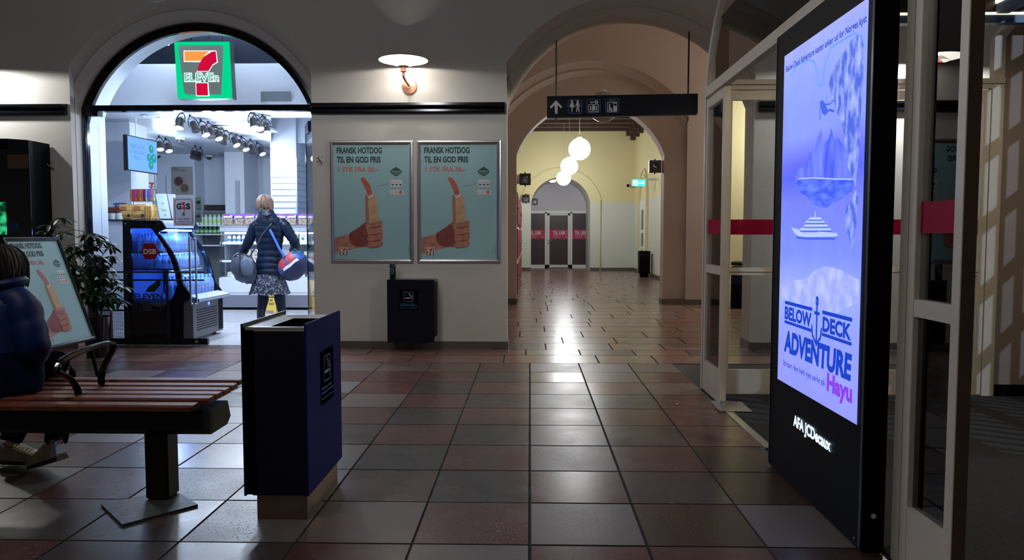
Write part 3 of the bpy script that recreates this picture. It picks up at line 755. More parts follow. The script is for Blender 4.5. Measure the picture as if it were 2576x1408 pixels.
for px_ in (1399, 1731):
    q0 = at(px_, 245, SY); r_ = MB(); r_.cyl((q0.x, SY, 2.6), (q0.x, SY, arch_z(q0.x, COX, AZ, RO-.145)), .009, mat('dark_rod', (.05, .045, .045), .3, .8)); r_.cyl((q0.x, SY, 2.37+(.015 if px_ > 1500 else 0)), (q0.x, SY, 2.44), .008, M_SIGN); r_.build('hanging_rod', sg)
# ---- wall bin with beer can
def nosmoke(mb, fr, x, y, s):
    """dark sticker s wide, 1.45 s tall"""
    M1 = mat('sticker_black', (.002, .0018, .002), .6, spec=0); M2 = mat('sticker_pale', (.40, .42, .55), .5, emit=(.35, .4, .6), es=.02); M3 = mat('sticker_blue_line', (.10, .22, .50), .5, emit=(.1, .25, .6), es=.04); M4 = mat('sticker_red_line', (.25, .02, .03), .5)
    mb.rect(fr, x, x+s, y, y+s*1.12, M1, .001)
    mb.outline(fr, x+s*.26, x+s*.76, y+s*.46, y+s*.98, s*.02, M3, .002, s*.04)
    mb.rect(fr, x+s*.32, x+s*.60, y+s*.62, y+s*.68, M2, .002); mb.rect(fr, x+s*.64, x+s*.70, y+s*.62, y+s*.68, M2, .002)
    mb.line(fr, [(x+s*.50, y+s*.90), (x+s*.55, y+s*.92), (x+s*.59, y+s*.86), (x+s*.64, y+s*.82), (x+s*.68, y+s*.80), (x+s*.71, y+s*.74), (x+s*.69, y+s*.70)], s*.022, M2, .002)
    mb.line(fr, [(x+s*.50, y+s*.90), (x+s*.52, y+s*.84), (x+s*.58, y+s*.79), (x+s*.62, y+s*.74), (x+s*.66, y+s*.71)], s*.022, M2, .002)
    mb.line(fr, [(x+s*.31, y+s*.93), (x+s*.71, y+s*.51)], s*.015, M4, .0026)
    mb.text(fr, 'Velkommen til røgfri', x+s*.05, y+s*.31, s*.06, M3, .002, s*.78, .01)
    mb.text(fr, 'stationer, perroner og tog', x+s*.05, y+s*.22, s*.06, M3, .002, s*.9, .01)
    mb.text(fr, 'Please note: Non-smoking area', x+s*.05, y+s*.10, s*.05, M3, .002, s*.9)
q0 = at(973, 703, 7.56); q1 = at(1092, 861, 7.56); bx0, bx1 = q0.x, q1.x; bz0, bz1 = q1.z, q0.z
wbn = thing('waste_bin', 'dark navy metal bin hung on the plaster wall under the posters, beer can on it', 'bin', ((bx0+bx1)/2, WA, bz0))
m = MB(); m.bbox(bx0, bx1, 7.56, 7.60, bz0, bz1, M_NAVY, .004); m.box(bx0+.005, bx1-.02, 7.60, WA-.01, bz0+.02, bz1-.03, M_NAVY); m.build('body', wbn)
m = MB(); m.box(bx0+.01, bx1+.005, 7.601, WA-.005, bz1-.028, bz1-.002, mat('bin_top_steel', (.20, .20, .23), .3, .8)); m.box(bx1-.019, bx1+.004, 7.62, WA-.01, bz0+.05, bz1-.03, M_BLACK); m.build('lid', wbn)
m = MB(); fr = Fr((bx0, 7.56, bz0), (1, 0, 0), (0, 0, 1), (0, -1, 0)); nosmoke(m, fr, .125, .33, .19); m.build('sticker', wbn)
cq = at(988, 702, 7.64)
can = thing('beer_can', 'green drink can standing on the left end of the wall bin', 'can', (cq.x, 7.64, bz1-.002))
M_CAN2 = mat('can_green', (.006, .035, .022), .25, .6); m = MB()
m.lathe([(.026, .0), (.033, .008), (.033, .148), (.026, .160)], M_CAN2, (cq.x, 7.64, bz1-.002), 24)
m.build('body', can, smooth=True)
m = MB(); m.lathe([(.0265, .159), (.0275, .164), (.024, .164), (.022, .160)], M_CHROME, (cq.x, 7.64, bz1-.002), 24, cap=True)
m.tube([(cq.x-.008, 7.635, bz1+.163), (cq.x+.0, 7.63, bz1+.172), (cq.x+.01, 7.63, bz1+.174)], .006, M_CHROME, 6); m.build('lid', can, smooth=True)
m = MB()
M_CLB = mat('can_label', (.25, .38, .42), .4)
for i in range(28):
    a0, a1 = 2*PI*i/28, 2*PI*(i+1)/28
    def cp(u, v): an = -PI/2-.25+u/.0335; return (cq.x+.0337*math.cos(an), 7.64+.0337*math.sin(an), bz1+v)
    m.poly([cp(.026*math.cos(a0), .085+.03*math.sin(a0)), cp(.026*math.cos(a1), .085+.03*math.sin(a1)), cp(.021*math.cos(a1), .085+.025*math.sin(a1)), cp(.021*math.cos(a0), .085+.025*math.sin(a0))], M_CLB)
m.poly([cp(-.02, .078), cp(0, .078), cp(.02, .078), cp(.02, .094), cp(0, .094), cp(-.02, .094)], M_CLB)
m.build('printed_emblem', can)
# ---- small wall sockets with loose plug
M_PLW = mat('plate_white', (.55, .54, .52), .4); M_PLB = mat('peg_brown', (.22, .15, .10), .5)
for (a, b, lab) in ((135, 418, 'small white metal plate with a brown peg on the wall beside the black cabinet'), (808, 403, 'small white metal plate with a brown peg between the shop entrance and the posters')):
    q = at(a, b, WA); t = thing('wall_bracket', lab, 'bracket', (q.x, WA, q.z))
    m = MB(); m.box(q.x-.026, q.x+.026, WA-.006, WA-.001, q.z-.048, q.z+.045, M_PLW)
    for s, z in ((-.016, .036), (.016, .036), (0, -.04)): m.cyl((q.x+s, WA-.009, q.z+z), (q.x+s, WA-.005, q.z+z), .004, M_BLACK, 8)
    m.build('plate', t)
    m = MB(); sx = -1 if a < 500 else .6; m.tube([(q.x+.01, WA-.008, q.z-.03), (q.x-.03*max(sx, 0)-.035*(sx < 0), WA-.07, q.z+.02)], .008, M_PLB, 10); m.build('peg', t, smooth=True)
# ---- foreground litter bin
BX0, BX1, BY0, BY1 = -1.195, -.925, 3.055, 3.60
lb = thing('litter_bin', 'tall dark litter bin with raised side panels and open top beside the bench end', 'bin', ((BX0+BX1)/2, BY0+.25, 0))
M_BINLIT = mat('bin_side_screen_lit', (.0015, .014, .13), .5, var=.1, spec=.03)  # blue light from the totem screen is put into this side's colour
m = MB(); m.box(BX0+.03, BX1-.012, BY0+.004, BY1-.10, .105, .80, M_NAVY); m.box(BX0+.012, BX0+.05, BY0+.0, BY0+.02, .11, .805, M_NAVY)
m.box(BX0+.012, BX1-.008, BY0, BY0+.004, .11, .80, M_NAVY); m.build('body', lb)
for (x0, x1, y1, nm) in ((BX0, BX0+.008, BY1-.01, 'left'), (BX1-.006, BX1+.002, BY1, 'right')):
    m = MB(); m.box(x0, x1, BY0-.012, y1, .108, .832, M_BINLIT if nm == 'right' else M_NAVY)
    if nm == 'right':
        fr = Fr((BX1+.002, BY0-.012, .108), (0, 1, 0), (0, 0, 1), (1, 0, 0)); L = y1-BY0+.012
        r3 = random.Random(4)
        for i in range(13):
            for j in range(4):
                if r3.random() < .75: m.disc(fr, .06+j*(L-.12)/3+r3.uniform(-.02, .02)*0, .06+i*.05, .0035, M_BLACK, .0006, n=6)
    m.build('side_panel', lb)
m = MB(); fr = Fr((BX1+.002, BY0-.012, .108), (0, 1, 0), (0, 0, 1), (1, 0, 0)); nosmoke(m, fr, .20, .335, .215); m.build('sticker', lb)
m = MB(); x0, x1, y0, y1 = BX0+.012, BX1-.008, BY0+.0, BY1-.06
def rim(z, d, e=0): return [(x0+d, y0+d, z), (x1-d, y0+d, z), (x1-d, y1-d, z), (x0+d, y1-d, z)]
m.loft([rim(.80, 0), rim(.818, .0), rim(.818, .012)], M_STEEL, cap=False)
hx0, hx1, hy0, hy1 = x0+.07, x1-.03, y0+.05, y1-.06
m.add([(x0+.012, y0+.012, .818), (x1-.012, y0+.012, .818), (x1-.012, y1-.012, .818), (x0+.012, y1-.012, .818), (hx0, hy0, .806), (hx1, hy0, .806), (hx1, hy1, .806), (hx0, hy1, .806), (hx0, hy0, .5), (hx1, hy0, .5), (hx1, hy1, .5), (hx0, hy1, .5)],
      [(0, 1, 5, 4), (1, 2, 6, 5), (2, 3, 7, 6), (3, 0, 4, 7)], M_STEEL)
m.add([(hx0, hy0, .8065), (hx1, hy0, .8065), (hx1, hy1, .8065), (hx0, hy1, .8065), (hx0, hy0, .802), (hx1, hy0, .802), (hx1, hy1, .802), (hx0, hy1, .802)], [(0, 1, 5, 4), (1, 2, 6, 5), (2, 3, 7, 6), (3, 0, 4, 7), (4, 5, 6, 7)], mat('bin_hole', (.001, .001, .0012), .95, spec=0))
m.build('steel_rim', lb)
m = MB(); m.box(BX0+.045, BX1-.012, BY0+.012, BY1-.04, 0, .106, mat('plinth_bronze', (.20, .14, .09), .38, .7, var=.2)); m.build('plinth', lb)
# ---- bench
be_ = thing('bench', 'dark steel bench with red-brown wooden slats on a single post, person sitting on it', 'bench', (-1.67, 3.34, 0))
prof_y = [3.185, 3.275, 3.365, 3.455, 3.545, 3.632]; prof_z = [.452, .463, .463, .463, .466, .474]
for i, (y, z) in enumerate(zip(prof_y, prof_z)):
    m = MB(); x1 = -1.425 + (.0 if i else -.03)
    rs = []
    for x in (-4.2, x1-.012, x1):
        k = .9 if x == x1 else 1
        w2, h2 = .039*k, .013*k
        rs.append([(x, y-w2, z-h2), (x, y+w2, z-h2), (x, y+w2, z+h2*.4), (x, y+w2*.75, z+h2), (x, y-w2*.75, z+h2), (x, y-w2, z+h2*.4)])
    m.loft(rs, M_WOOD); m.build('slat', be_)
M_BST = mat('bench_steel', (.0035, .004, .006), .45, bump=.05, spec=.25)
m = MB(); m.prism([(3.20, .345), (3.24, .315), (3.42, .315), (3.46, .345), (3.43, .425), (3.23, .425)], 'x', -4.2, -1.415, M_BST)
m.poly([(-1.414, 3.215, .35), (-1.414, 3.25, .322), (-1.414, 3.41, .322), (-1.414, 3.445, .35), (-1.414, 3.42, .42), (-1.414, 3.24, .42)], M_BST)
for x in (-1.62, -2.06, -2.9): m.box(x-.02, x+.02, 3.17, 3.64, .424, .445, M_BST)
m.build('beam', be_)
m = MB(); m.bbox(-1.725, -1.62, 3.25, 3.36, .012, .32, M_BST, .008); m.build('post', be_)
m = MB(); bc = [atZ(255, 1274), atZ(308, 1325), atZ(498, 1274), atZ(437, 1236)]
m.loft([[Vector((q.x, q.y, .001)) for q in bc], [Vector((q.x, q.y, .011)) for q in bc]], M_STEEL if False else mat('worn_plate_steel', (.10, .10, .105), .5, .6, var=.3, vscale=12, bump=.15)); m.build('base_plate', be_)
ap = [(3.52, .466), (3.50, .51), (3.54, .57), (3.60, .615), (3.63, .645), (3.615, .668), (3.55, .676), (3.42, .672), (3.30, .660), (3.20, .645), (3.165, .625), (3.18, .60), (3.24, .575), (3.30, .535), (3.325, .49), (3.325, .466)]
m = MB(); rs = []
for i, (y, z) in enumerate(ap):
    a = ap[max(i-1, 0)]; b = ap[min(i+1, len(ap)-1)]; t = Vector((0, b[0]-a[0], b[1]-a[1])).normalized(); nn = Vector((0, -t.z, t.y)); c = Vector((-2.06, y, z)); hw_ = .020; th_ = .013
    if 8 <= i <= 10: th_ = .016
    rs.append([c+Vector((-hw_, 0, 0))+nn*th_, c+Vector((hw_, 0, 0))+nn*th_, c+Vector((hw_, 0, 0))-nn*th_, c+Vector((-hw_, 0, 0))-nn*th_])
m.loft(rs, M_BLACKG); m.build('armrest', be_, smooth=False, sub=1)
# ---- tilted poster stand
st = thing('poster_stand', 'black A-frame poster stand with the hotdog poster, between bench and potted plant', 'sign', (-3.7, 5.65, 0))
BA = Vector((-3.56, 6.0, .345)); BT = Vector((-3.846, 6.0, 1.178)); ux = Vector((0, 1, 0)); vv = (BT-BA).normalized(); Lh = (BT-BA).length; Wd = .645
nn = Vector((vv.z, 0, -vv.x))
O = BA - ux*Wd
def sp(x, y, l=0): return O+ux*x+vv*y+nn*l
m = MB(); fw = .03
def rg(d, l): return [sp(d, d, l), sp(Wd-d, d, l), sp(Wd-d, Lh-d, l), sp(d, Lh-d, l)]
m.loft([rg(0, -.025), rg(0, .012), rg(.012, .018), rg(fw, .012), rg(fw, .0)], M_BLACKG, cap=False); m.poly(rg(0, -.025), M_BLACKG); m.build('frame', st)
m = MB(); sw = Wd-2*fw; fr = Fr(sp(fw, fw, .002), ux, vv*((Lh-2*fw)/(sw*1.5)), nn); hotdog_art(m, fr, sw); m.build('sheet', st)
m = MB()
for yy in (5.42, 5.93): m.tube([(-3.57, yy, .36), (-3.50, yy, .012)], .014, M_BLACK, 6); m.tube([(-3.86, yy, 1.15), (-4.08, yy, .012)], .014, M_BLACK, 6)
m.tube([(-3.50, 5.42, .05), (-3.50, 5.93, .05)], .012, M_BLACK, 6); m.build('legs_frame', st)
# ---- black display cabinet on the left
cx1 = at(96, 500, 7.60).x; cz = at(60, 348, 7.35).z
cb = thing('display_cabinet', 'tall black display cabinet with a dark glass front by the shop entrance', 'cabinet', (-5.6, 7.6, 0))
m = MB(); m.box(-7.2, cx1, 7.48, 7.815, 0, cz, M_BLACK); m.box(-7.2, cx1-.13, 7.36, 7.48, 0, cz-.0, M_BLACK); m.add([(cx1-.13, 7.36, 0), (cx1, 7.48, 0), (cx1, 7.48, cz), (cx1-.13, 7.36, cz), (cx1-.13, 7.48, 0), (cx1-.13, 7.48, cz)], [(0, 1, 2, 3), (3, 2, 5), (0, 4, 1)], M_BLACK); m.build('body', cb)
m = MB(); q0 = at(-160, 600, 7.355); q1 = at(73, 375, 7.355); m.box(-7.1, q1.x, 7.352, 7.358, .3, q1.z, mat('cabinet_glass', (.006, .006, .007), .06, coat=.5)); m.build('glass_door', cb)
m = MB(); fr = Fr((0, 7.351, 0), (1, 0, 0), (0, 0, 1), (0, -1, 0))
def wr(a, b, c, d, Y=7.351): p = at(a, d, Y); q = at(c, b, Y); return p.x, q.x, p.z, q.z
g1 = emis('green_picture', (.02, .30, .12), .8); nt = g1.node_tree
tn = nt.nodes.new('ShaderNodeTexNoise'); tn.inputs['Scale'].default_value = 14; cr = nt.nodes.new('ShaderNodeValToRGB')
cr.color_ramp.elements[0].position = .4; cr.color_ramp.elements[0].color = (.0, .03, .012, 1); cr.color_ramp.elements[1].position = .62; cr.color_ramp.elements[1].color = (.04, .62, .25, 1)
tcc = nt.nodes.new('ShaderNodeTexCoord'); nt.links.new(tcc.outputs['Object'], tn.inputs['Vector']); nt.links.new(tn.outputs['Fac'], cr.inputs['Fac']); nt.links.new(cr.outputs[0], nt.nodes['Emission'].inputs[0])
a, b, c, d = wr(-60, 508, 15, 590); m.rect(fr, a, b, c, d, g1, .002); m.build('lit_picture', cb)
for q_, nm_, mm_ in (((20, 388, 72, 424), 'brown_paper', mat('cabinet_brown_paper', (.09, .04, .025), .6)), ((23, 558, 33, 586), 'blue_card', mat('cabinet_blue_card', (.02, .02, .20), .5)), ((36, 560, 47, 580), 'teal_card', mat('cabinet_teal_card', (.01, .05, .10), .5))):
    m = MB(); a, b, c, d = wr(*q_); m.rect(fr, a, b, c, d, mm_, .002); m.build(nm_, cb)
# ---- potted plant
PX, PY = at(245, 840, 7.2).x, 7.2
pl_ = thing('potted_plant', 'tall potted umbrella plant with dark drooping leaves at the left of the shop door', 'plant', (PX, PY, 0))
m = MB(); m.lathe([(.095, 0), (.10, .01), (.125, .385), (.128, .40), (.118, .40), (.112, .36)], M_BLACKG, (PX, PY, 0), 28); m.build('pot', pl_, smooth=True)
m = MB(); m.lathe([(.11, .355), (.05, .37), (.002, .372)], mat('potting_soil', (.02, .012, .008), .95), (PX, PY, 0), 20, cap=False); m.build('soil', pl_)
M_LEAF = mat('dark_leaf', (.012, .030, .010), .35, var=.35, vscale=9); M_STEM = mat('leaf_stem', (.05, .055, .02), .6)
rp = random.Random(11); lv = MB(); sm = MB()
def leaf_(c, d, L, W):
    d = d.normalized(); s = d.cross(Vector((0, 0, 1)))
    s = s.normalized() if s.length > .01 else Vector((1, 0, 0)); up = s.cross(d)
    pts = []; rows = []
    for t, wd in ((0, .08), (.25, .75), (.55, 1.0), (.82, .6), (1, .05)):
        mid = c + d*(L*t) + Vector((0, 0, -1))*(L*.35*t*t)
        rows.append((mid-s*(W*wd)-up*0+up*W*wd*.25, mid, mid+s*(W*wd)+up*W*wd*.25))
    b = [q for r in rows for q in r]
    lv.add(b, [f for i in range(4) for f in ((i*3, i*3+1, i*3+4, i*3+3), (i*3+1, i*3+2, i*3+5, i*3+4))], M_LEAF)
stems = []
for k in range(5):
    a = rp.uniform(0, 2*PI); bx, by = .03*math.cos(a), .03*math.sin(a)
    tops = Vector((PX-.12+rp.uniform(-.16, .16), PY+rp.uniform(-.1, .1), rp.uniform(.9, 1.32)))
    p0 = Vector((PX+bx, PY+by, .36)); p1 = p0.lerp(tops, .5)+Vector((rp.uniform(-.04, .04), rp.uniform(-.04, .04), 0))
    sm.tube([p0, p1, tops], [.011, .009, .005], M_STEM, 6); stems.append((p0, p1, tops))
def whorl(base, tip, L=.125, n=7):
    sm.tube([base, (base+tip)/2+Vector((0, 0, .02)), tip], [.004, .003, .0025], M_STEM, 5)
    a0 = rp.uniform(0, 6.28)
    for i in range(n):
        a = a0+2*PI*i/n+rp.uniform(-.15, .15); leaf_(tip, Vector((math.cos(a), math.sin(a), rp.uniform(-.55, .05))), L*rp.uniform(.75, 1.1), L*.17)
for (p0, p1, p2) in stems:
    for j in range(12):
        t = .22+.78*j/11; b = p0.lerp(p1, t*2) if t < .5 else p1.lerp(p2, t*2-1)
        a = rp.uniform(0, 2*PI); R = rp.uniform(.10, .24)
        tip = b+Vector((R*math.cos(a)*1.0, R*math.sin(a)*.7, rp.uniform(-.04, .12)))
        if tip.y > WA-.14: tip.y = WA-.14
        whorl(b, tip)
for (a, b, L) in ((125, 565, .12), (150, 548, .12), (262, 607, .15), (282, 622, .12), (262, 740, .12), (250, 690, .12), (115, 580, .10), (225, 590, .12), (185, 620, .13), (200, 700, .13), (212, 760, .12), (180, 665, .12)):
    tip = at(a, b, PY+rp.uniform(-.08, .05)); whorl(Vector((PX-.1, PY, tip.z-.06)).lerp(tip, .3), tip, L, 8)
for v in lv.v:
    v.x = min(v.x, 9); v.y = min(v.y, WA-.02)
sm.build('stem', pl_, smooth=True); lv.build('foliage', pl_, smooth=True)
# ---- totem screen
tt = thing('advertising_totem', 'tall black advertising totem with a glowing blue poster screen beside the glazed doors', 'screen', (1.3, 3.32, 0))
TX, TY0, TY1 = 1.247, 2.785, 3.862
m = MB(); m.box(TX, TX+.088, TY0, TY1, .012, 2.19, M_BLACK); m.box(TX+.01, TX+.08, TY0+.01, TY1-.01, 0, .012, M_BLACK)
m.build('casing', tt)
m = MB(); m.box(TX-.004, TX, TY0-.002, TY0+.012, 0.02, 2.185, M_STEEL if False else mat('totem_edge_trim', (.10, .11, .16), .25, .8)); m.box(TX-.003, TX, TY1-.004, TY1+.004, .02, 2.185, mat('totem_edge_trim', (0, 0, 0))); m.build('edge_trim', tt)
m = MB(); m.cyl((TX+.045, TY0-.002, .145), (TX+.045, TY0-.006, .145), .010, M_STEEL, 12); m.build('lock', tt); m = MB(); m.cyl((TX-.001, TY0+.045, .04), (TX-.004, TY0+.045, .04), .005, M_STEEL, 10); m.build('screw', tt)
Y_L, Y_R = atX(1966, 560, TX).y, atX(2172, 560, TX).y
SW = Y_L-Y_R; SZ0, SZ1 = .478, 2.07
SF = Fr((TX-.001, Y_L, 0), (0, -1, 0), (0, 0, 1), (-1, 0, 0))
def sc(px, py):
    p = atX(px, py, TX); return (Y_L-p.y, p.z)
def scs(*pts): return [sc(*p) for p in pts]
scr = bpy.data.materials.new('screen_picture'); scr.use_nodes = True; nt = scr.node_tree; nt.nodes.clear()
em = nt.nodes.new('ShaderNodeEmission'); ou = nt.nodes.new('ShaderNodeOutputMaterial'); nt.links.new(em.outputs[0], ou.inputs[0])
tc = nt.nodes.new('ShaderNodeTexCoord'); sx = nt.nodes.new('ShaderNodeSeparateXYZ'); nt.links.new(tc.outputs['Generated'], sx.inputs[0])
cr = nt.nodes.new('ShaderNodeValToRGB'); nt.links.new(sx.outputs['Z'], cr.inputs['Fac'])
e = cr.color_ramp.elements; e[0].position = 0; e[0].color = (.30, .33, 1, 1); e[1].position = 1; e[1].color = (.40, .45, 1, 1)
for p, c in ((.30, (.33, .42, 1)), (.40, (.22, .30, 1)), (.55, (.20, .24, .95)), (.62, (.12, .16, .95)), (.66, (.16, .18, 1)), (.74, (.27, .35, 1)), (.88, (.30, .40, 1))):
    k = e.new(p); k.color = (*c, 1)
nz = nt.nodes.new('ShaderNodeTexNoise'); nz.inputs['Scale'].default_value = 3.5; nz.inputs['Detail'].default_value = 5; nt.links.new(tc.outputs['Object'], nz.inputs['Vector'])
mr = nt.nodes.new('ShaderNodeMapRange'); mr.inputs['To Min'].default_value = .78; mr.inputs['To Max'].default_value = 1.2; nt.links.new(nz.outputs['Fac'], mr.inputs[0])
vm = nt.nodes.new('ShaderNodeVectorMath'); vm.operation = 'SCALE'; nt.links.new(cr.outputs[0], vm.inputs[0]); nt.links.new(mr.outputs[0], vm.inputs['Scale']); nt.links.new(vm.outputs[0], em.inputs[0]); em.inputs[1].default_value = .86
MATS['screen_picture'] = scr
def e_noise(name, c0, c1, scale, s=1.0, stretch=(1, 1, 1)):
    m = emis(name, c0, s); nt = m.node_tree
    tc = nt.nodes.new('ShaderNodeTexCoord'); mp = nt.nodes.new('ShaderNodeMapping'); mp.inputs['Scale'].default_value = stretch
    n = nt.nodes.new('ShaderNodeTexNoise'); n.inputs['Scale'].default_value = scale; n.inputs['Detail'].default_value = 8
    r = nt.nodes.new('ShaderNodeValToRGB'); r.color_ramp.elements[0].position = .38; r.color_ramp.elements[1].position = .66
    r.color_ramp.elements[0].color = (*c0, 1); r.color_ramp.elements[1].color = (*c1, 1)
    nt.links.new(tc.outputs['Object'], mp.inputs[0]); nt.links.new(mp.outputs[0], n.inputs['Vector']); nt.links.new(n.outputs['Fac'], r.inputs['Fac']); nt.links.new(r.outputs[0], nt.nodes['Emission'].inputs[0])
    return m
E_CLIFF = e_noise('screen_cliff', (.09, .16, .80), (.42, .52, 1), 30, .86, (1, 1, .5)); E_MTN = e_noise('screen_mountain', (.06, .10, .86), (.20, .26, 1), 9, 1, (1, 1, .35))
E_WAT = e_noise('screen_water', (.05, .10, .9), (.14, .22, 1), 12, 1, (1, 1, 3)); E_SNOW = e_noise('screen_snow', (.30, .36, 1), (.44, .50, 1), 14)
E_INK = emis('screen_ink', (.012, .05, .50), 1); E_WHT = emis('screen_light', (.50, .58, 1), 1.05); E_LN = emis('screen_line', (.16, .32, .92), 1); E_PUR = emis('screen_purple', (.22, .06, .75), 1); E_PUR2 = emis('screen_violet', (.22, .05, .70), 1)
E_SHIP = emis('screen_ship', (.42, .52, 1), 1); E_DK = emis('screen_dark_line', (.06, .13, .72), 1)
m = MB(); m.rect(SF, 0, SW, SZ0, SZ1, scr, .002)
m.art(SF, scs((2000, 450), (2012, 425), (2030, 415), (2038, 385), (2052, 372), (2060, 345), (2068, 325), (2074, 360), (2086, 352), (2094, 322), (2102, 350), (2112, 345), (2124, 372), (2140, 400), (2150, 450)), E_MTN, .003)
m.art(SF, scs((2003, 452), (2150, 452), (2146, 480), (2120, 500), (2098, 512), (2080, 522), (2062, 520), (2046, 512), (2030, 492), (2016, 485)), E_WAT, .003)
m.line(SF, scs((2010, 450), (2050, 447), (2100, 450), (2150, 451)), .004, E_WHT, .0035)
m.art(SF, scs((2156, 86), (2140, 108), (2128, 128), (2108, 156), (2095, 185), (2087, 205), (2093, 235), (2103, 258), (2104, 275), (2118, 300), (2124, 330), (2128, 365), (2134, 395), (2136, 420), (2148, 450), (2156, 470), (2160, 430), (2164, 380), (2168, 300), (2174, 200), (2178, 120), (2170, 95)), E_CLIFF, .004)
m.art(SF, scs((2156, 478), (2146, 500), (2132, 520), (2128, 545), (2130, 575), (2138, 600), (2152, 640), (2158, 560), (2162, 500)), E_CLIFF, .004)
m.line(SF, scs((2066, 300), (2067, 270), (2070, 258)), .008, E_DK, .005); m.art(SF, scs((2066, 255), (2074, 252), (2080, 262), (2086, 276), (2080, 290), (2072, 285), (2068, 270)), E_DK, .005)
m.line(SF, scs((2074, 262), (2090, 262), (2102, 252)), .006, E_DK, .005); m.line(SF, scs((2078, 288), (2090, 276), (2102, 280)), .010, E_DK, .005); m.line(SF, scs((2083, 240), (2084, 265)), .003, E_DK, .005)
m.line(SF, scs((1992, 190), (2010, 162), (2040, 150), (2052, 158), (2058, 185), (2060, 215), (2072, 214), (2078, 160), (2092, 120), (2150, 84), (2170, 92), (2177, 120)), .010, E_LN, .003)
m.art(SF, scs((1994, 572), (2016, 578), (2060, 582), (2108, 586), (2112, 592), (2104, 595), (2030, 596), (2012, 594), (2002, 586)), E_SHIP, .005)
m.line(SF, scs((2006, 597), (2035, 600), (2104, 600)), .010, E_DK, .0045)
for a in ((2014, 2096, 577), (2024, 2088, 568), (2028, 2080, 558), (2036, 2072, 550)):
    m.art(SF, scs((a[0], a[2]+3), (a[0]+5, a[2]-4), (a[1]-4, a[2]-4), (a[1], a[2]+3)), E_SHIP, .0052); m.line(SF, scs((a[0]+2, a[2]+4), (a[1], a[2]+4)), .005, E_DK, .0055)
m.line(SF, scs((2054, 550), (2054, 534)), .010, E_SHIP, .005)
for i in range(8): m.line(SF, scs((2022+i*5, 583), (2025+i*5, 583.5)), .004, E_DK, .0055)
m.art(SF, scs((1966, 714), (1990, 706), (2022, 702), (2036, 696), (2050, 682), (2068, 672), (2086, 670), (2110, 676), (2134, 688), (2164, 704), (2162, 760), (2100, 790), (2030, 770), (1966, 752)), E_SNOW, .003)
m.text(SF, 'Below Deck Adventure kaster anker ud for Norges kyst', .035, 1.985, .030, E_INK, .005, SW*.955, .018)
zb = [sc(1975, 757)[1], sc(1975, 770)[1], sc(1975, 797)[1], sc(1975, 806)[1], sc(1975, 828)[1], sc(1975, 892)[1]]
L0, L1 = sc(1977, 800)[0], sc(2046, 800)[0]; R0, R1 = sc(2072, 800)[0], sc(2148, 800)[0]; AX = (L1+R0)/2
for a, b in ((L0, L1), (R0, R1)):
    m.rect(SF, a, b, zb[0]-.012, zb[0]+.004, E_INK, .005); m.rect(SF, a, b, zb[3]-.010, zb[3]+.004, E_INK, .005)
m.text(SF, 'BELOW', L0, zb[2]-.004, (zb[1]-zb[2])*1.15, E_INK, .005, L1-L0-.005, .045)
m.text(SF, 'DECK', R0+.005, zb[2]-.004, (zb[1]-zb[2])*1.15, E_INK, .005, R1-R0-.01, .045)
m.text(SF, 'ADVENTURE', L0, zb[5]+.025, (zb[4]-zb[5])*.80, E_INK, .005, R1-L0, .05, shear=.08)
m.line(SF, [(AX, zb[0]+.05), (AX, zb[4]-.015)], .016, E_INK, .006); m.outline(SF, AX-.014, AX+.014, zb[0]+.02, zb[0]+.055, .007, E_INK, .006, .008)
m.rect(SF, AX-.03, AX+.03, zb[0]-.022, zb[0]-.008, E_INK, .006)
m.line(SF, [(AX-.055, zb[3]+.02), (AX-.045, zb[3]-.02), (AX, zb[3]-.055), (AX+.045, zb[3]-.02), (AX+.055, zb[3]+.02)], .014, E_INK, .006)
m.text(SF, 'Stream den helt nye serie på', sc(1973, 920)[0], .565, .028, E_INK, .005, sc(2078, 970)[0]-sc(1973, 920)[0], .008)
m.text(SF, 'Hayu', sc(2083, 980)[0], .555, .072, E_PUR2, .005, sc(2148, 990)[0]-sc(2083, 990)[0], .05)
m.build('screen', tt)
m = MB(); a = sc(1998, 1060)[0]; b = sc(2092, 1110)[0]; m.text(SF, 'AFA JCDecaux', a, .305, .052, emis('lit_letters', (.55, .75, 1), 2.4), .003, b-a, .03); m.build('lit_lettering', tt)
# ---- pendant in the middle room
pg = thing('globe_pendant', 'unlit round glass pendant lamp half hidden behind the black hanging sign', 'lamp', (1.03, 10.4, 2.85))
q = at(1519, 269, 10.4)
M_OPD = mat('dull_opal_glass', (.36, .35, .36), .12)
m = MB(); m.ball((q.x, 10.4, q.z), .208, M_OPD, 28); m.build('globe', pg, smooth=True)
m = MB(); m.lathe([(.10, .185), (.085, .200), (.02, .215), (.02, .23)], M_CHROME, (q.x, 10.4, q.z), 20); m.build('cap', pg, smooth=True)
m = MB(); m.cyl((q.x, 10.4, q.z+.22), (q.x, 10.4, 5.4), .003, M_PLW, 6); m.build('cable', pg)
labs = ('large lit white globe lamp, nearest of three hanging in the yellow corridor', 'middle one of three lit white globe lamps in the yellow corridor', 'lowest and farthest of three lit white globe lamps in the yellow corridor')
E_GL = emis('lit_globe', (.97, .98, 1), 36)
for (a, b, r, Y), lb_ in zip(((1458, 375, 27, 15.4), (1432, 418, 21.5, 19.4), (1418, 448, 18, 23.2)), labs):
    q = at(a, b, Y); R = r/F*Y; t = thing('globe_lamp', lb_, 'lamp', (q.x, Y, q.z-R), 0, 'globe lamps in the corridor')
    m = MB(); m.ball((q.x, Y, q.z), R, E_GL, 28); m.build('globe', t, smooth=True)
    m = MB(); m.lathe([(.05, R*.975), (.05, R+.02), (.01, R+.03)], M_PLW, (q.x, Y, q.z), 16); m.build('cap', t)
    m = MB(); m.cyl((q.x, Y, q.z+R+.02), (q.x, Y, 4.779), .004, M_PLW, 6); m.build('cable', t)
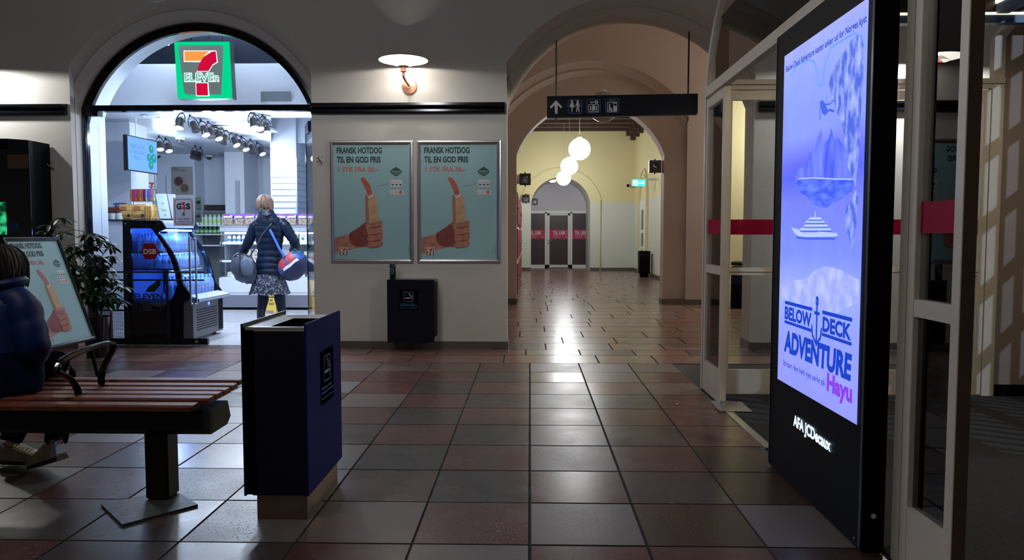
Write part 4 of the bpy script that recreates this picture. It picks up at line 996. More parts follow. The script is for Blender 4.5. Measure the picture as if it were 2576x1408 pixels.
# ---- small box signs on the corridor sides
def box_sign(label, px0, py0, px1, py1, Y, pict, side):
    p, q = at(px0, py1, Y), at(px1, py0, Y); w_ = q.x-p.x; h_ = q.z-p.z
    t = thing('pictogram_sign', label, 'sign', (p.x, Y, p.z))
    m = MB(); m.box(p.x, q.x, Y, Y+.06, p.z, q.z, M_SIGN)
    fr = Fr((p.x, Y, p.z), (1, 0, 0), (0, 0, 1), (0, -1, 0)); s = min(w_, h_)
    m.outline(fr, s*.12, w_-s*.12, s*.12, h_-s*.12, s*.02, M_SIGNW, .002, s*.03)
    pict(m, fr, Q(s*.15, s*.15, s*.7/206)); m.build('panel', t)
    m = MB(); cx = (p.x+q.x)/2
    for z0, z1 in ((p.z-h_*.12, p.z), (q.z, q.z+h_*.12)): m.cyl((cx, Y+.03, z0), (cx, Y+.03, z1), .012, M_SIGN, 8)
    if side < 0: m.box(-.221 if p.z < 2.08 and Y < 20 else XL+.001, p.x, Y+.01, Y+.05, p.z+.02, q.z-.02, M_STEEL)
    else: m.box(q.x, COX+1.262, Y+.01, Y+.05, p.z, q.z, M_STEEL)
    m.build('arm', t)
def cctv_pict(mb, fr, q):
    mb.art(fr, [q(40, 110), (q(40, 150)), q(140, 110), q(150, 70), q(120, 70)], M_SIGNW); mb.rect(fr, q(60, 0)[0], q(76, 0)[0], q(0, 130)[1], q(0, 180)[1], M_SIGNW); mb.rect(fr, q(50, 0)[0], q(160, 0)[0], q(0, 30)[1], q(0, 38)[1], M_SIGNW)
box_sign('black sign with a key and luggage locker symbol above the red lockers', 1307, 436, 1335, 465, 13.0+.5, locker_pict, -1)
box_sign('small black photo booth sign at the end of the red lockers', 1314, 489, 1332, 509, 17.0, foto_pict, -1)
box_sign('small black toilet sign beside the end doorway', 1338, 499, 1353, 515, 20.5, wc_pict, -1)
box_sign('black camera surveillance sign on the right-hand pillar of the second arch', 1633, 403, 1663, 434, 13.05, cctv_pict, 1)
# exit sign, cctv camera
t = thing('exit_sign', 'lit green emergency exit sign with a white arrow high on the right corridor wall', 'sign', (3.0, 22.0, 2.7))
p, q = at(1590, 468, 20.6), at(1624, 451, 20.6)
m = MB(); m.box(p.x, q.x, 20.6, 20.64, p.z, q.z, emis('exit_green', (.05, .75, .62), 1.3)); fr = Fr((p.x, 20.6, p.z), (1, 0, 0), (0, 0, 1), (0, -1, 0)); w_ = q.x-p.x; h_ = q.z-p.z
E_EX = emis('exit_white', (.8, .95, 1), 2.5)
m.line(fr, [(w_*.5, h_*.5), (w_*.85, h_*.5)], h_*.16, E_EX, .004); m.art(fr, [(w_*.75, h_*.2), (w_*.94, h_*.5), (w_*.75, h_*.8)], E_EX, .004); m.rect(fr, w_*.08, w_*.4, h_*.12, h_*.88, E_EX, .004)
m.art(fr, [(w_*.2, h_*.2), (w_*.27, h_*.5), (w_*.2, h_*.6), (w_*.3, h_*.75), (w_*.34, h_*.5), (w_*.3, h_*.2)], emis('exit_green', (0, 0, 0)), .006); m.build('lit_panel', t)
m = MB(); m.box(p.x+.1, q.x-.1, 20.61, 20.63, q.z, q.z+.03, M_PLW); m.box(q.x, XR, 20.60, 20.64, q.z-.03, q.z+.03, M_PLW); m.build('bracket', t)
q = at(1577, 467, 24.7); t = thing('security_camera', 'small white security camera at the corner of the yellow end wall', 'camera', (q.x, YC, q.z))
m = MB(); m.box(q.x-.02, q.x+.12, 24.62, 24.78, q.z-.04, q.z+.06, M_PLW); m.cyl((q.x+.02, 24.56, q.z), (q.x+.02, 24.62, q.z), .045, M_BLACK, 12); m.build('housing', t); m = MB(); m.box(q.x+.08, q.x+.12, 24.78, YC-.001, q.z-.02, q.z+.02, M_PLW); m.build('bracket', t)
# smoke detector on corridor ceiling end
q = at(1390, 455, 25.9); t = MB(); t.lathe([(.12, .02), (.12, -.02), (.06, -.05)], emis('small_ceiling_light', (1, .97, .9), 3), (q.x, 25.9, q.z), 16); tag(t.build('ceiling_spot', label=None), 'small round lit ceiling lamp inside the doorway arch of the corridor end', 'lamp')
# ---- lockers
M_LKR = mat('locker_red', (.33, .008, .03), .3); M_LKD = mat('locker_dark', (.012, .012, .018), .35)
LXF = -.222
for i in range(5):
    y0 = 13.75+i*1.32; y1 = y0+1.28
    lab = ('red luggage locker unit with a black side, nearest in the row along the corridor', 'second red luggage locker unit from the arch, directly after the black-sided one', 'middle unit of the red luggage locker row under the black signs', 'fourth red luggage locker unit of the row along the corridor', 'last red luggage locker unit, farthest down the corridor wall')[i]
    t = thing('luggage_locker', lab, 'locker', (LXF, (y0+y1)/2, 0), 0, 'red luggage lockers along the corridor')
    m = MB(); m.box(XL+.002, LXF-.03, y0, y1, 0, 2.06, M_LKD if i == 0 else M_LKR); m.build('body', t)
    for k in range(3):
        z0 = .08+k*.65; m = MB()
        m.loft([[(LXF-.03, y0+.02, z0), (LXF-.03, y1-.02, z0), (LXF-.03, y1-.02, z0+.61), (LXF-.03, y0+.02, z0+.61)], [(LXF, y0+.04, z0+.03), (LXF, y1-.04, z0+.03), (LXF, y1-.04, z0+.58), (LXF, y0+.04, z0+.58)]], M_LKR); d = m.build('door', t)
        m = MB(); m.cyl((LXF, y0+.18, z0+.3), (LXF+.02, y0+.18, z0+.3), .03, M_CHROME, 10); m.build('lock', d)
# corridor litter bins
q = at(1620, 664, 21.2); t = thing('corridor_bin', 'black rectangular bin by the white door on the right corridor wall', 'bin', (q.x, 21.2, 0))
m = MB(); m.bbox(q.x-.14, q.x+.16, 21.1, 21.45, .10, .74, M_BLACK, .01); m.build('body', t); m = MB(); m.box(q.x-.12, q.x+.14, 21.09, 21.1, .60, .66, M_NAVY); m.build('flap', t); m = MB(); m.box(q.x-.10, q.x+.12, 21.15, 21.4, 0, .1, M_BLACK); m.build('foot', t)
q = atZ(1573, 700); pp = MB(); pp.ball((q.x, q.y, .02), .03, M_PRW, 8).jitter(.008); tag(pp.build('crumpled_paper'), 'small crumpled white paper on the corridor floor near the black bin', 'litter')
q = atZ(1703, 1018); pp = MB(); pp.ball((q.x, q.y, .006), .009, M_PRW, 8, rz=.005).jitter(.002); tag(pp.build('chewing_gum'), 'tiny white crumb on the red-brown slabs before the glazed door', 'litter')
q = at(1853, 715, 12.3); t = thing('ash_bin', 'black round litter bin seen through the glazed doors against the pale wall', 'bin', (q.x, 12.3, 0))
m = MB(); m.lathe([(.14, 0), (.15, .02), (.15, .66), (.14, .68)], M_BLACK, (q.x+.06, 12.3, 0), 24); m.build('body', t, smooth=True); m = MB(); m.lathe([(.155, .70), (.155, .75), (.13, .765), (.06, .74)], M_BLACKG, (q.x+.06, 12.3, 0), 24); m.cyl((q.x+.06, 12.3, .68), (q.x+.06, 12.3, .70), .1, M_STEEL); m.build('ashtray_lid', t, smooth=True)
# doorbell box behind the vestibule doors
q = at(2443, 717, 7.6); t = thing('switch_box', 'small black switch box on the wall behind the far glazed vestibule doors', 'switch', (q.x, WA, q.z))
m = MB(); m.box(q.x-.05, q.x+.05, WA-.05, WA-.001, q.z-.07, q.z+.07, M_BLACK); m.build('housing', t); m = MB()
for dx in (-.035, .035):
    for dz in (-.055, .055): m.cyl((q.x+dx, WA-.055, q.z+dz), (q.x+dx, WA-.049, q.z+dz), .006, M_STEEL, 8)
m.build('screws', t)
# ================================================================ SHOP
YF = 8.05
sh = MB()
# inner reveal and front wall inside
prf = [(RI-.015, YF+.06), (RI-.02, YF+.40)]
reveal(sh, SHX, AH-.012, AZ, prf, M_SHOPW)
wall_face(sh, YF+.40, -7.2, -2.0, 3.9, [(SHX, AH-.012, AZ, RI-.02)], M_SHOPW)
struct(sh, 'wall_shop_front')
sh = MB(); sh.box(-7.3, -7.2, YF+.1, 14, 0, 3.9, M_SHOPW); struct(sh, 'wall_shop_left')
sh = MB(); sh.box(-2.0, -1.9, YF+.1, 14, 0, 3.9, M_SHOPW); struct(sh, 'wall_shop_right')
sh = MB(); sh.box(-7.3, -1.9, 14.0, 14.1, 0, 3.9, M_SHOPW); sh.box(-7.3, -1.9, 12.0, 12.1, 3.22, 3.9, M_SHOPW)
# pillar and panels on the rear wall
for (a, b, Y, zt) in ((1, 1, 0, 0),): pass
def rw(px0, px1, py0, py1, Y): p, q = at(px0, py1, Y), at(px1, py0, Y); return p.x, q.x, p.z, q.z
x0, x1, z0, z1 = rw(571, 612, 360, 700, 13.3); sh.box(x0, x1, 13.3, 14, 0, 2.67, M_WHITE)
x0, x1, _, _ = rw(598, 602, 455, 700, 13.29); sh.box(x0, x1, 13.27, 13.3, 0, 2.16, M_CEILS)
M_NICHE = mat('dark_brown_niche', (.035, .022, .018), .5)
for a, b in ((486, 572), (612, 682)):
    x0, x1, z0, z1 = rw(a, b, 515, 529, 13.97); sh.box(x0, x1, 13.96, 13.999, z0, z1, M_NICHE)
    x0, x1, z0, z1 = rw(a, b, 395, 397, 13.97); sh.box(x0, x1, 13.96, 13.999, z0, z1, M_CEILS)
struct(sh, 'wall_shop_rear')
cs = MB(); cs.box(-7.3, -1.9, YF+.1, 12.1, 3.9, 4.0, M_SHOPW)
d0 = at(682, 300, 9.46); d1 = at(682, 350, 12.05); Zc = 2.67
cs.box(-7.2, -2.0, 8.9, 9.46, Zc, 3.22, M_WHITE)
cs.loft([[(-7.2, 9.46, z), (d0.x, 9.46, z), (d1.x, 12.05, z), (-2.0, 12.05, z), (-2.0, 14, z), (-7.2, 14, z)] for z in (Zc, 3.22)], M_CEILS)
cs.box(-4.2, -2.0, 9.46, 12.05, 3.21, 3.24, M_WHITE)
# recessed round vents in the soffit
struct(cs, 'ceiling_shop')
for i, (a, b) in enumerate(((381, 291), (656, 291))):
    p = atZ(a, b, Zc-.001); m = MB(); m.lathe([(.115, 0), (.118, -.012), (.095, -.014), (.09, -.004), (.06, -.006), (.055, -.014), (.02, -.014)], M_WHITE, (p.x, p.y, Zc-.001), 28)
    tag(m.build('ceiling_vent', smooth=True), ('round white air vent in the shop soffit above the hanging screen', 'round white air vent in the shop soffit above the slatted column')[i], 'vent', 'round air vents in the shop soffit')
# slatted column
M_SLAT = mat('slat_white', (.52, .55, .62), .4); M_GRV = mat('slat_groove', (.35, .38, .45), .3, .4)
xc0, xc1 = at(682, 500, 12.0).x, at(747, 500, 12.0).x
sc_ = MB(); sc_.box(xc0, xc1, 12.0, 13.4, 0, 3.2, M_SLAT)
for i in range(12):
    z = at(700, 413+i*15.6, 12.0).z; sc_.box(xc0+.01, xc1-.015, 11.985, 12.0, z-.006, z+.006, M_GRV)
    sc_.box(xc1, xc1+.012, 12.05, 13.35, z-.006, z+.006, M_GRV)
sc_.box(xc1-.014, xc1+.014, 11.975, 12.0, 0, at(700, 397, 12).z, M_GRV)
struct(sc_, 'wall_slatted_column')
# AC cassette
m = MB(); x0, y0 = atZ(508, 305, Zc).x, 9.75; m.box(-4.30, -3.55, 9.75, 10.6, Zc-.03, Zc-.001, M_WHITE)
m.box(-4.20, -3.70, 9.85, 9.90, Zc-.034, Zc-.03, M_NICHE); m.box(-4.26, -4.21, 9.92, 10.45, Zc-.034, Zc-.03, M_NICHE); m.box(-3.66, -3.61, 9.92, 10.45, Zc-.034, Zc-.03, M_NICHE)
tag(m.build('air_conditioner'), 'flat square white air conditioning unit in the shop ceiling between the spotlight tracks', 'air conditioner')
# ---- black arched front frame
ff = MB()
def rings_arc(r, y, a=AH-.015, n=40):
    A = math.asin(min(1, a/r)); return [(SHX+r*math.sin(-A+2*A*i/n), y, AZ+r*math.cos(-A+2*A*i/n)) for i in range(n+1)]
R1, R2, R3 = 1.355, 1.325, 1.27
arcs = [rings_arc(R1, YF-.03, AH-.002), rings_arc(R2, YF-.035, AH-.01), rings_arc(R2, YF-.015, AH-.02), rings_arc(R2-.02, YF-.015, AH-.03), rings_arc(R3+.01, YF-.0, AH-.035), rings_arc(R3, YF, AH-.04), rings_arc(R3, YF+.05, AH-.04)]
def withlegs(r): return [(r[0][0], r[0][1], 0)]+r+[(r[-1][0], r[-1][1], 0)]
ff.loft([withlegs(r) for r in arcs], M_BLACKG, cap=False, closed=False)
XF0, XF1 = SHX-AH+.04, SHX+AH-.04
zt0, zt1 = at(500, 280, YF).z, at(500, 265, YF).z
ff.box(XF0-.02, XF1+.02, YF-.03, YF+.05, zt0, zt1, M_BLACKG)
ff.box(XF0, at(252, 285, YF).x, YF-.02, YF+.05, at(230, 293, YF).z, zt0, M_BLACKG)
q = at(252, 500, YF)
struct(ff, 'trim_14')
gl = MB(); arc = rings_arc(R3, YF+.02, AH-.045)
pts = [(arc[0][0], YF+.02, zt1)]+[p for p in arc if p[2] > zt1]+[(arc[-1][0], YF+.02, zt1)]
gl.poly(pts, M_SGLASS); gl.box(XF0, at(250, 500, YF).x, YF+.018, YF+.024, .02, zt0-.05, M_SGLASS)
struct(gl, 'window_5')
# closed glass door leaf (left)
DX0, DX1 = at(254, 500, YF-.04).x, at(521, 700, YF-.04).x
gd = MB(); gd.box(DX0, DX1, YF-.045, YF-.037, .07, zt0, M_SGLASS)
o = struct(gd, 'door_7')
m = MB(); m.box(DX0-.02, DX1, YF-.065, YF-.02, .008, .072, M_BLACKG); m.cyl((DX1-.12, YF-.066, .04), (DX1-.12, YF-.07, .04), .02, M_STEEL, 12); m.build('bottom_rail', o)
m = MB(); hz0, hz1 = at(485, 765, YF).z, at(485, 597, YF).z
for a, Y in ((478, YF-.10), (493, YF+.02)):
    X = at(478 if Y < YF else 478, 680, YF-.10).x if Y < YF else at(493, 680, YF+.02).x
    m.tube([(X, YF-.041, hz0+.02), (X, Y, hz0), (X, Y, hz1), (X, YF-.041, hz1-.01)], .011, M_CHROME, 10)
m.build('door_handle', o, smooth=True)
m = MB(); p = at(377, 632, YF-.047); fr = Fr((p.x, YF-.046, p.z), (1, 0, 0), (0, 0, 1), (0, -1, 0)); s = .098
M_DSB = mat('sticker_red', (.30, .008, .025), .45)
m.art(fr, [(s, 0), (s*.55, s*.88), (-s*.55, s*.88), (-s, 0), (-s*.55, -s*.88), (s*.55, -s*.88)], M_DSB, .001)
m.text(fr, 'DSB', 0, -s*.28, s*.56, M_PRW, .002, s*1.45, .03, align='c'); m.build('red_hexagon_sticker', o)
# 7-eleven dark film logo on the glass
m = MB(); M_DKF = mat('dark_film', (.03, .03, .036), .4)
p = at(338, 752, YF-.047); q = at(409, 738, YF-.047); fr = Fr((p.x, YF-.046, 0), (1, 0, 0), (0, 0, 1), (0, -1, 0))
wl_ = q.x-p.x; m.text(fr, 'ELEVEN', 0, p.z, q.z-p.z, M_DKF, .001, wl_, .03)
z = at(0, 0, 1).z
def zy(py): return at(375, py, YF-.047).z
m.rect(fr, wl_*.30, wl_*.60, zy(780), zy(757), M_DKF, .001); m.line(fr, [(wl_*.02, zy(757)), (wl_*.08, zy(781)), (wl_*.92, zy(781)), (wl_*.98, zy(757))], .01, M_DKF, .001)
m.art(fr, [(wl_*.82, zy(706)), (wl_*.94, zy(700)), (wl_*.94, zy(716)), (wl_*.72, zy(734)), (wl_*.40, zy(734)), (wl_*.5, zy(722))], M_DKF, .001); m.build('dark_logo_film', o)
# security notices hanging behind the glass
def card(nm, lab, px0, py0, px1, py1, Y, m_, draw, cat='notice'):
    p, q = at(px0, py1, Y), at(px1, py0, Y); t = MB(); t.box(p.x, q.x, Y, Y+.006, p.z, q.z, m_)
    fr = Fr((p.x, Y, p.z), (1, 0, 0), (0, 0, 1), (0, -1, 0)); draw(t, fr, q.x-p.x, q.z-p.z); o = t.build(nm); return tag(o, lab, cat)
M_CARD = mat('card_white', (.62, .64, .70), .5); M_BLK = mat('print_black', (.01, .01, .012), .5)
def d_g4s(t, fr, w, h):
    t.outline(fr, w*.08, w*.92, h*.06, h*.94, w*.025, M_RED7, .001, w*.08)
    t.text(fr, 'G', w*.16, h*.60, h*.20, M_BLK, .002, w*.24, .05); t.text(fr, 'S', w*.62, h*.60, h*.20, M_BLK, .002, w*.22, .05); t.text(fr, '4', w*.42, h*.56, h*.18, M_RED7, .002, w*.18, .05)
    t.art(fr, [(w*.36, h*.84), (w*.58, h*.84), (w*.54, h*.70), (w*.46, h*.74)], M_RED7, .0025)
    t.disc(fr, w*.52, h*.48, w*.03, M_BLK, .002); t.line(fr, [(w*.50, h*.46), (w*.48, h*.41), (w*.54, h*.38), (w*.52, h*.34)], w*.03, M_BLK, .002); t.line(fr, [(w*.48, h*.41), (w*.42, h*.36)], w*.03, M_BLK, .002); t.line(fr, [(w*.42, h*.44), (w*.50, h*.45), (w*.58, h*.42)], w*.02, M_BLK, .002)
    t.text(fr, 'DNA-SPRAY', w*.22, h*.22, h*.05, M_RED7, .002, w*.58, .02); t.text(fr, 'SIKRET MOD TYVERI', w*.22, h*.13, h*.03, M_BLK, .002, w*.56, .01)
card('security_notice', 'white security notice with red border and running figure hanging in the shop entrance', 437, 497, 487, 568, YF+.06, M_CARD, d_g4s)
def d_cam(t, fr, w, h):
    t.rect(fr, w*.30, w*.80, h*.52, h*.74, M_BLK, .001); t.rect(fr, w*.15, w*.30, h*.58, h*.66, M_BLK, .001); t.line(fr, [(w*.5, h*.52), (w*.5, h*.40)], w*.05, M_BLK, .001); t.text(fr, 'VIDEO', w*.2, h*.12, h*.1, M_BLK, .001, w*.6)
def d_g4(t, fr, w, h):
    t.text(fr, 'G4S', w*.14, h*.46, h*.22, M_BLK, .001, w*.7, .05); t.disc(fr, w*.5, h*.66, w*.08, M_RED7, .002); t.text(fr, 'security', w*.15, h*.2, h*.08, M_BLK, .001, w*.7)
M_CG = mat('sticker_grey_green', (.22, .30, .30), .5)
card('camera_sticker', 'grey sticker with a black camera symbol, upper of two beside the security notice', 491, 496, 507, 530, YF+.06, M_CG, d_cam, 'sticker')
card('camera_sticker', 'grey sticker with a small security logo, lower of two beside the security notice', 491, 532, 507, 559, YF+.06, M_CG, d_g4, 'sticker')
# opened glass leaf (right)
o_ = MB(); hx = at(797, 500, YF).x-.03
p0 = Vector((hx, YF+.06, 0)); p1 = Vector((at(772, 500, 9.1).x, 9.1, 0)); dd = (p1-p0).normalized(); nn_ = Vector((dd.y, -dd.x, 0))*.004
def lq(a, b, z0, z1, mm, th=.004):
    n2 = Vector((dd.y, -dd.x, 0))*th; A = p0+dd*a; B = p0+dd*b
    return [[A+n2+Vector((0, 0, z0)), B+n2+Vector((0, 0, z0)), B-n2+Vector((0, 0, z0)), A-n2+Vector((0, 0, z0))], [A+n2+Vector((0, 0, z1)), B+n2+Vector((0, 0, z1)), B-n2+Vector((0, 0, z1)), A-n2+Vector((0, 0, z1))]]
Ln = (p1-p0).length
o_.loft(lq(0, Ln, .07, zt0-.02, None), M_SGLASS); do = struct(o_, 'door_8')
m = MB(); m.loft(lq(Ln-.012, Ln+.012, .01, zt0-.01, None, .008), M_BLACKG); m.loft(lq(0, Ln, .01, .07, None, .015), M_STEEL); m.loft(lq(.55, .85, zt0-.14, zt0-.02, None, .02), M_BLACKG); m.build('edge_rail', do)
# ---- 7-Eleven lightbox sign
M7G = emis('lit_sign_green', (.0, .52, .20), 1.15); M7O = emis('lit_sign_orange', (.95, .30, .06), 1.0); M7R = emis('lit_sign_red', (.55, .004, .04), 1.0); M7W = emis('lit_sign_white', (.75, .9, 1), 1.6); M7Y = mat('sign_grey_face', (.16, .19, .18), .5, emit=(.10, .14, .125), es=.8); M7L = emis('lit_letter_green', (.02, .38, .22), 1.0)
YS = 8.55
p = at(443, 247, YS); q = at(588, 106, YS); qx = at(596, 250, YS+.0)
lb7 = thing('lightbox_sign', 'green lit convenience store lightbox sign hanging in the shop arch', 'sign', ((p.x+q.x)/2, YS, p.z))
m = MB(); xa, xb = at(438, 104, YS).x, at(577, 106, YS).x; xc, xd = at(447, 247, YS).x, at(585, 249, YS).x; za, zb_ = at(500, 248, YS).z, at(500, 105, YS).z
xe = (xb+xd)/2
m.poly([(xa, YS, zb_), (xb, YS, zb_), (xd, YS, za), (xc, YS, za)], M7G)
m.loft([[(xa, y, zb_), (xb, y, zb_), (xd, y, za), (xc, y, za)] for y in (YS+.002, YS+.12)], mat('sign_side_dark', (.05, .07, .06), .4)); m.build('box', lb7)
m = MB(); fr = Fr((0, YS-.002, 0), (1, 0, 0), (0, 0, 1), (0, -1, 0))
def zp(*pts): return [(lambda v: (v.x, v.z))(at(*pt, YS)) for pt in [(x*820/2510, y*820/2510) for x, y in pts]]
m.art(fr, zp((1378, 348), (1715, 348), (1722, 372), (1705, 728), (1440, 730), (1420, 712), (1374, 362)), M7Y, .004); m.build('grey_face', lb7)
m = MB()
seven1 = zp((1416, 390), (1662, 390), (1668, 394), (1680, 482), (1640, 505), (1612, 552), (1516, 554), (1545, 480), (1418, 478))
m.art(fr, seven1, M7W, .006); m.art(fr, zp((1422, 395), (1615, 395), (1580, 428), (1550, 470), (1424, 472)), M7O, .008)
m.art(fr, zp((1632, 400), (1664, 396), (1673, 478), (1640, 498), (1608, 548), (1520, 549), (1538, 490), (1570, 440)), M7R, .008)
m.art(fr, zp((1508, 636), (1606, 636), (1616, 742), (1512, 742)), M7W, .006); m.art(fr, zp((1513, 641), (1601, 641), (1606, 736), (1517, 736)), M7R, .008)
(a, b), = zp((1422, 628)); (c, _), = zp((1690, 628)); (_, d), = zp((1422, 562))
m.text(fr, 'ELEVEn', a, b, d-b, M7W, .009, c-a, .05); m.text(fr, 'ELEVEn', a+.006, b+.005, (d-b)-.008, M7L, .011, c-a-.012, .0); m.build('lit_numeral', lb7)
m = MB()
for a in (470, 560): pp = at(a, 104, YS+.05); m.cyl(pp, (pp.x, pp.y, 3.9), .003, M_BLACK, 6)
pp = at(478, 103, YS+.08); m.tube([pp, pp+Vector((.03, 0, .06)), pp+Vector((.12, 0, .08)), pp+Vector((.19, .05, .03)), pp+Vector((.24, .1, .3))], .005, M_BLACK, 6); m.build('suspension', lb7)
m = MB(); p, q = at(657, 256, 8.895), at(731, 230, 8.895); m.box(p.x, q.x, 8.885, 8.899, p.z, q.z, mat('grey_plaque', (.24, .28, .31), .4, .3))
for a in (p.x+.012, q.x-.012):
    for b in (p.z+.012, q.z-.012): m.cyl((a, 8.885, b), (a, 8.882, b), .004, M_STEEL, 8)
tag(m.build('grey_plaque'), 'blank grey metal plaque screwed to the white shop soffit', 'plaque')
# ---- spotlights
E_SP = emis('lamp_face', (.85, .93, 1), 22); M_SPB = mat('spot_body', (.014, .012, .013), .5)
M_TRK = mat('track_grey', (.40, .43, .50), .4)
def make_spot(lit):
    t = thing('spotlight', 'x', 'spotlight')
    m = MB(); m.lathe([(.018, .0), (.034, -.008), (.040, -.03), (.046, -.115), (.052, -.125), (.052, -.135), (.044, -.135)], M_SPB, (0, 0, 0), 20); h = m.build('head', t, smooth=True)
    m = MB(); m.lathe([(.046, -.1355), (.02, -.136)], E_SP if lit else mat('dark_lens', (.03, .03, .035), .1), (0, 0, 0), 20); m.build('lens', t)
    m = MB()
    for s in (-1, 1): m.tube([(s*.054, 0, -.06), (s*.052, 0, -.01), (s*.035, 0, .045), (s*.012, 0, .07)], .006, M_SPB, 6)
    m.cyl((0, 0, .065), (0, 0, .10), .014, M_SPB, 8); m.build('bracket', t, smooth=True)
    return t
protos = {True: make_spot(True), False: make_spot(False)}; used = {True: False, False: False}
SPOTS = [(455, 297, 1, 0), (484, 306, 0, .35), (510, 317, 1, .3), (527, 322, 0, .2), (542, 328, 1, .35), (555, 333, 0, -.2), (567, 339, 0, -.25), (586, 346, 1, .4), (600, 352, 0, .3), (612, 357, 1, .3), (632, 364, 0, .1), (652, 370, 1, .4),
         (635, 297, 1, .15), (645, 301, 1, .3), (658, 306, 0, 0), (668, 310, 1, .1), (401, 356, 1, .1), (420, 361, 1, .25), (489, 379, 0, 0), (502, 383, 0, -.2), (434, 88, 1, -.6), (748, 178, 0, .5)]
spot_energy = 33
def lr(fmt, n): return [fmt % ordn[i] for i in range(n)]
ordn = ['first', 'second', 'third', 'fourth', 'fifth', 'sixth', 'seventh', 'eighth', 'ninth', 'tenth', 'eleventh', 'twelfth']
for i, (a, b, lit, tilt) in enumerate(SPOTS):
    lit = bool(lit)
    if i < 20:
        p = atZ(a, b, Zc-.10+.0)
        if i < 12: lab = '%s black track spotlight from the entrance on the long middle ceiling track' % ordn[i]
        elif i < 16: lab = '%s black track spotlight from the entrance on the short right ceiling track' % ordn[i-12]
        elif i < 18: lab = ('lit black spotlight just right of the hanging screen', 'lit black spotlight second right of the hanging screen')[i-16]
        else: lab = ('unlit black spotlight above the salad poster, left of the pair', 'unlit black spotlight above the salad poster, right of the pair')[i-18]
    else:
        p = at(a, b, 8.95 if i == 20 else 8.75); lab = ('lit spotlight at the upper left of the green lightbox sign', 'dark spotlight at the right edge of the arched shop window')[i-20]
    if not used[lit]: t = protos[lit]; used[lit] = True; t['label'] = lab; t.location = p
    else: t = copy_thing(protos[lit], p, label=lab)
    t.rotation_euler = (-.42, -tilt, .4 if tilt else 0); t['group'] = 'spotlights in the shop ceiling'
    if lit:
        M = t.rotation_euler.to_matrix(); d = M @ Vector((0, 0, -1)); l = p + d*.15
        light('SPOT', 'spotlight_beam', l, spot_energy if i < 20 else 4, COOL, .04, l+d+Vector((0, .35, 0)), 150, .6)
        if i < 20: light('POINT', 'spotlight_spill', p+d*.19, 13, COOL, .045)
for k, (a, b) in enumerate((((455, 297), (679, 378)), ((630, 294), (681, 314)), ((330, 334), (505, 384)))):
    p = atZ(*a, Zc-.02); q = atZ(*b, Zc-.02); p = Vector((p.x, p.y, Zc)); q = Vector((q.x, q.y, Zc)); d = (q-p).normalized(); n = Vector((d.y, -d.x, 0))*.018
    m = MB(); m.loft([[p+n+Vector((0, 0, z)), q+n+Vector((0, 0, z)), q-n+Vector((0, 0, z)), p-n+Vector((0, 0, z))] for z in (-.03, -.001)], M_TRK)
    tag(m.build('lighting_track'), ('long grey lighting track carrying twelve spotlights in the middle of the shop ceiling', 'short grey lighting track at the right of the shop ceiling', 'grey lighting track behind the hanging screen in the shop')[k], 'track', 'lighting tracks in the shop ceiling')
for k, (a, b) in enumerate(((453, 346), (397, 387), (526, 391))):
    p = atZ(a, b, Zc); t = thing('dome_camera', ('white dome camera nearest the entrance on the shop ceiling', 'dark dome camera under the right corner of the hanging screen', 'white dome camera deepest in the shop, right of the unlit spotlights')[k], 'camera', (p.x, p.y, Zc))
    m = MB(); m.lathe([(.07, 0), (.07, -.02), (.055, -.03)], M_WHITE, (p.x, p.y, Zc-.001), 20); m.build('base', t); m = MB(); m.lathe([(.05, -.03), (.045, -.055), (.025, -.075), (.002, -.08)], mat('smoked_dome', (.04, .04, .045), .1), (p.x, p.y, Zc-.001), 20); m.build('dome', t, smooth=True)
# ---- hanging tv
A, B = Vector((at(320, 382, 9.07).x, 9.07, 0)), Vector((at(396, 398, 9.72).x, 9.72, 0)); tz0, tz1 = at(318, 428, 9.07).z, at(320, 338, 9.07).z
u = (B-A); L = u.length; u.normalize(); n = Vector((u.y, -u.x, 0)); tv = thing('hanging_screen', 'flat screen with pale blue salad advert hanging from the shop ceiling', 'screen', ((A+B)/2+Vector((0, 0, tz0))))
m = MB(); m.loft([[A-n*.05+Vector((0, 0, z)), B-n*.05+Vector((0, 0, z)), B+Vector((0, 0, z)), A+Vector((0, 0, z))] for z in (tz0, tz1)], M_BLACKG); m.build('casing', tv)
fr = Fr(A+Vector((0, 0, tz0)), u, (0, 0, 1), n); H = tz1-tz0; m = MB()
E_TV = emis('tv_blue', (.20, .46, .95), 1.0); nt = E_TV.node_tree; E_TVD = emis('tv_dark_blue', (.11, .26, .62), 1); E_TVG = emis('tv_teal', (.02, .33, .42), 1)
m.rect(fr, .012, L-.012, .012, H-.012, E_TV, .002)
m.text(fr, 'SPRØDE SALATER', .04, H*.66, .05, E_TVD, .004, L*.50); m.text(fr, 'OG LÆKRE WRAPS', .04, H*.50, .05, E_TVD, .004, L*.50); m.text(fr, 'FRA 35,-', .14, H*.34, .05, E_TVD, .004, L*.26)
for (a, b, r) in ((.78, .72, .055), (.70, .46, .05), (.86, .46, .06), (.76, .24, .055)):
    m.disc(fr, L*a, H*b, r, E_TVG, .004); m.disc(fr, L*a+.006, H*b+.012, r*.45, emis('tv_green', (.15, .42, .30), 1), .005, n=7)
m.build('screen', tv); m = MB(); c = (A+B)/2-n*.03; m.cyl((c.x-.05, c.y, tz1-.05), (c.x-.05, c.y, Zc), .008, M_WHITE, 8); m.build('ceiling_pole', tv)
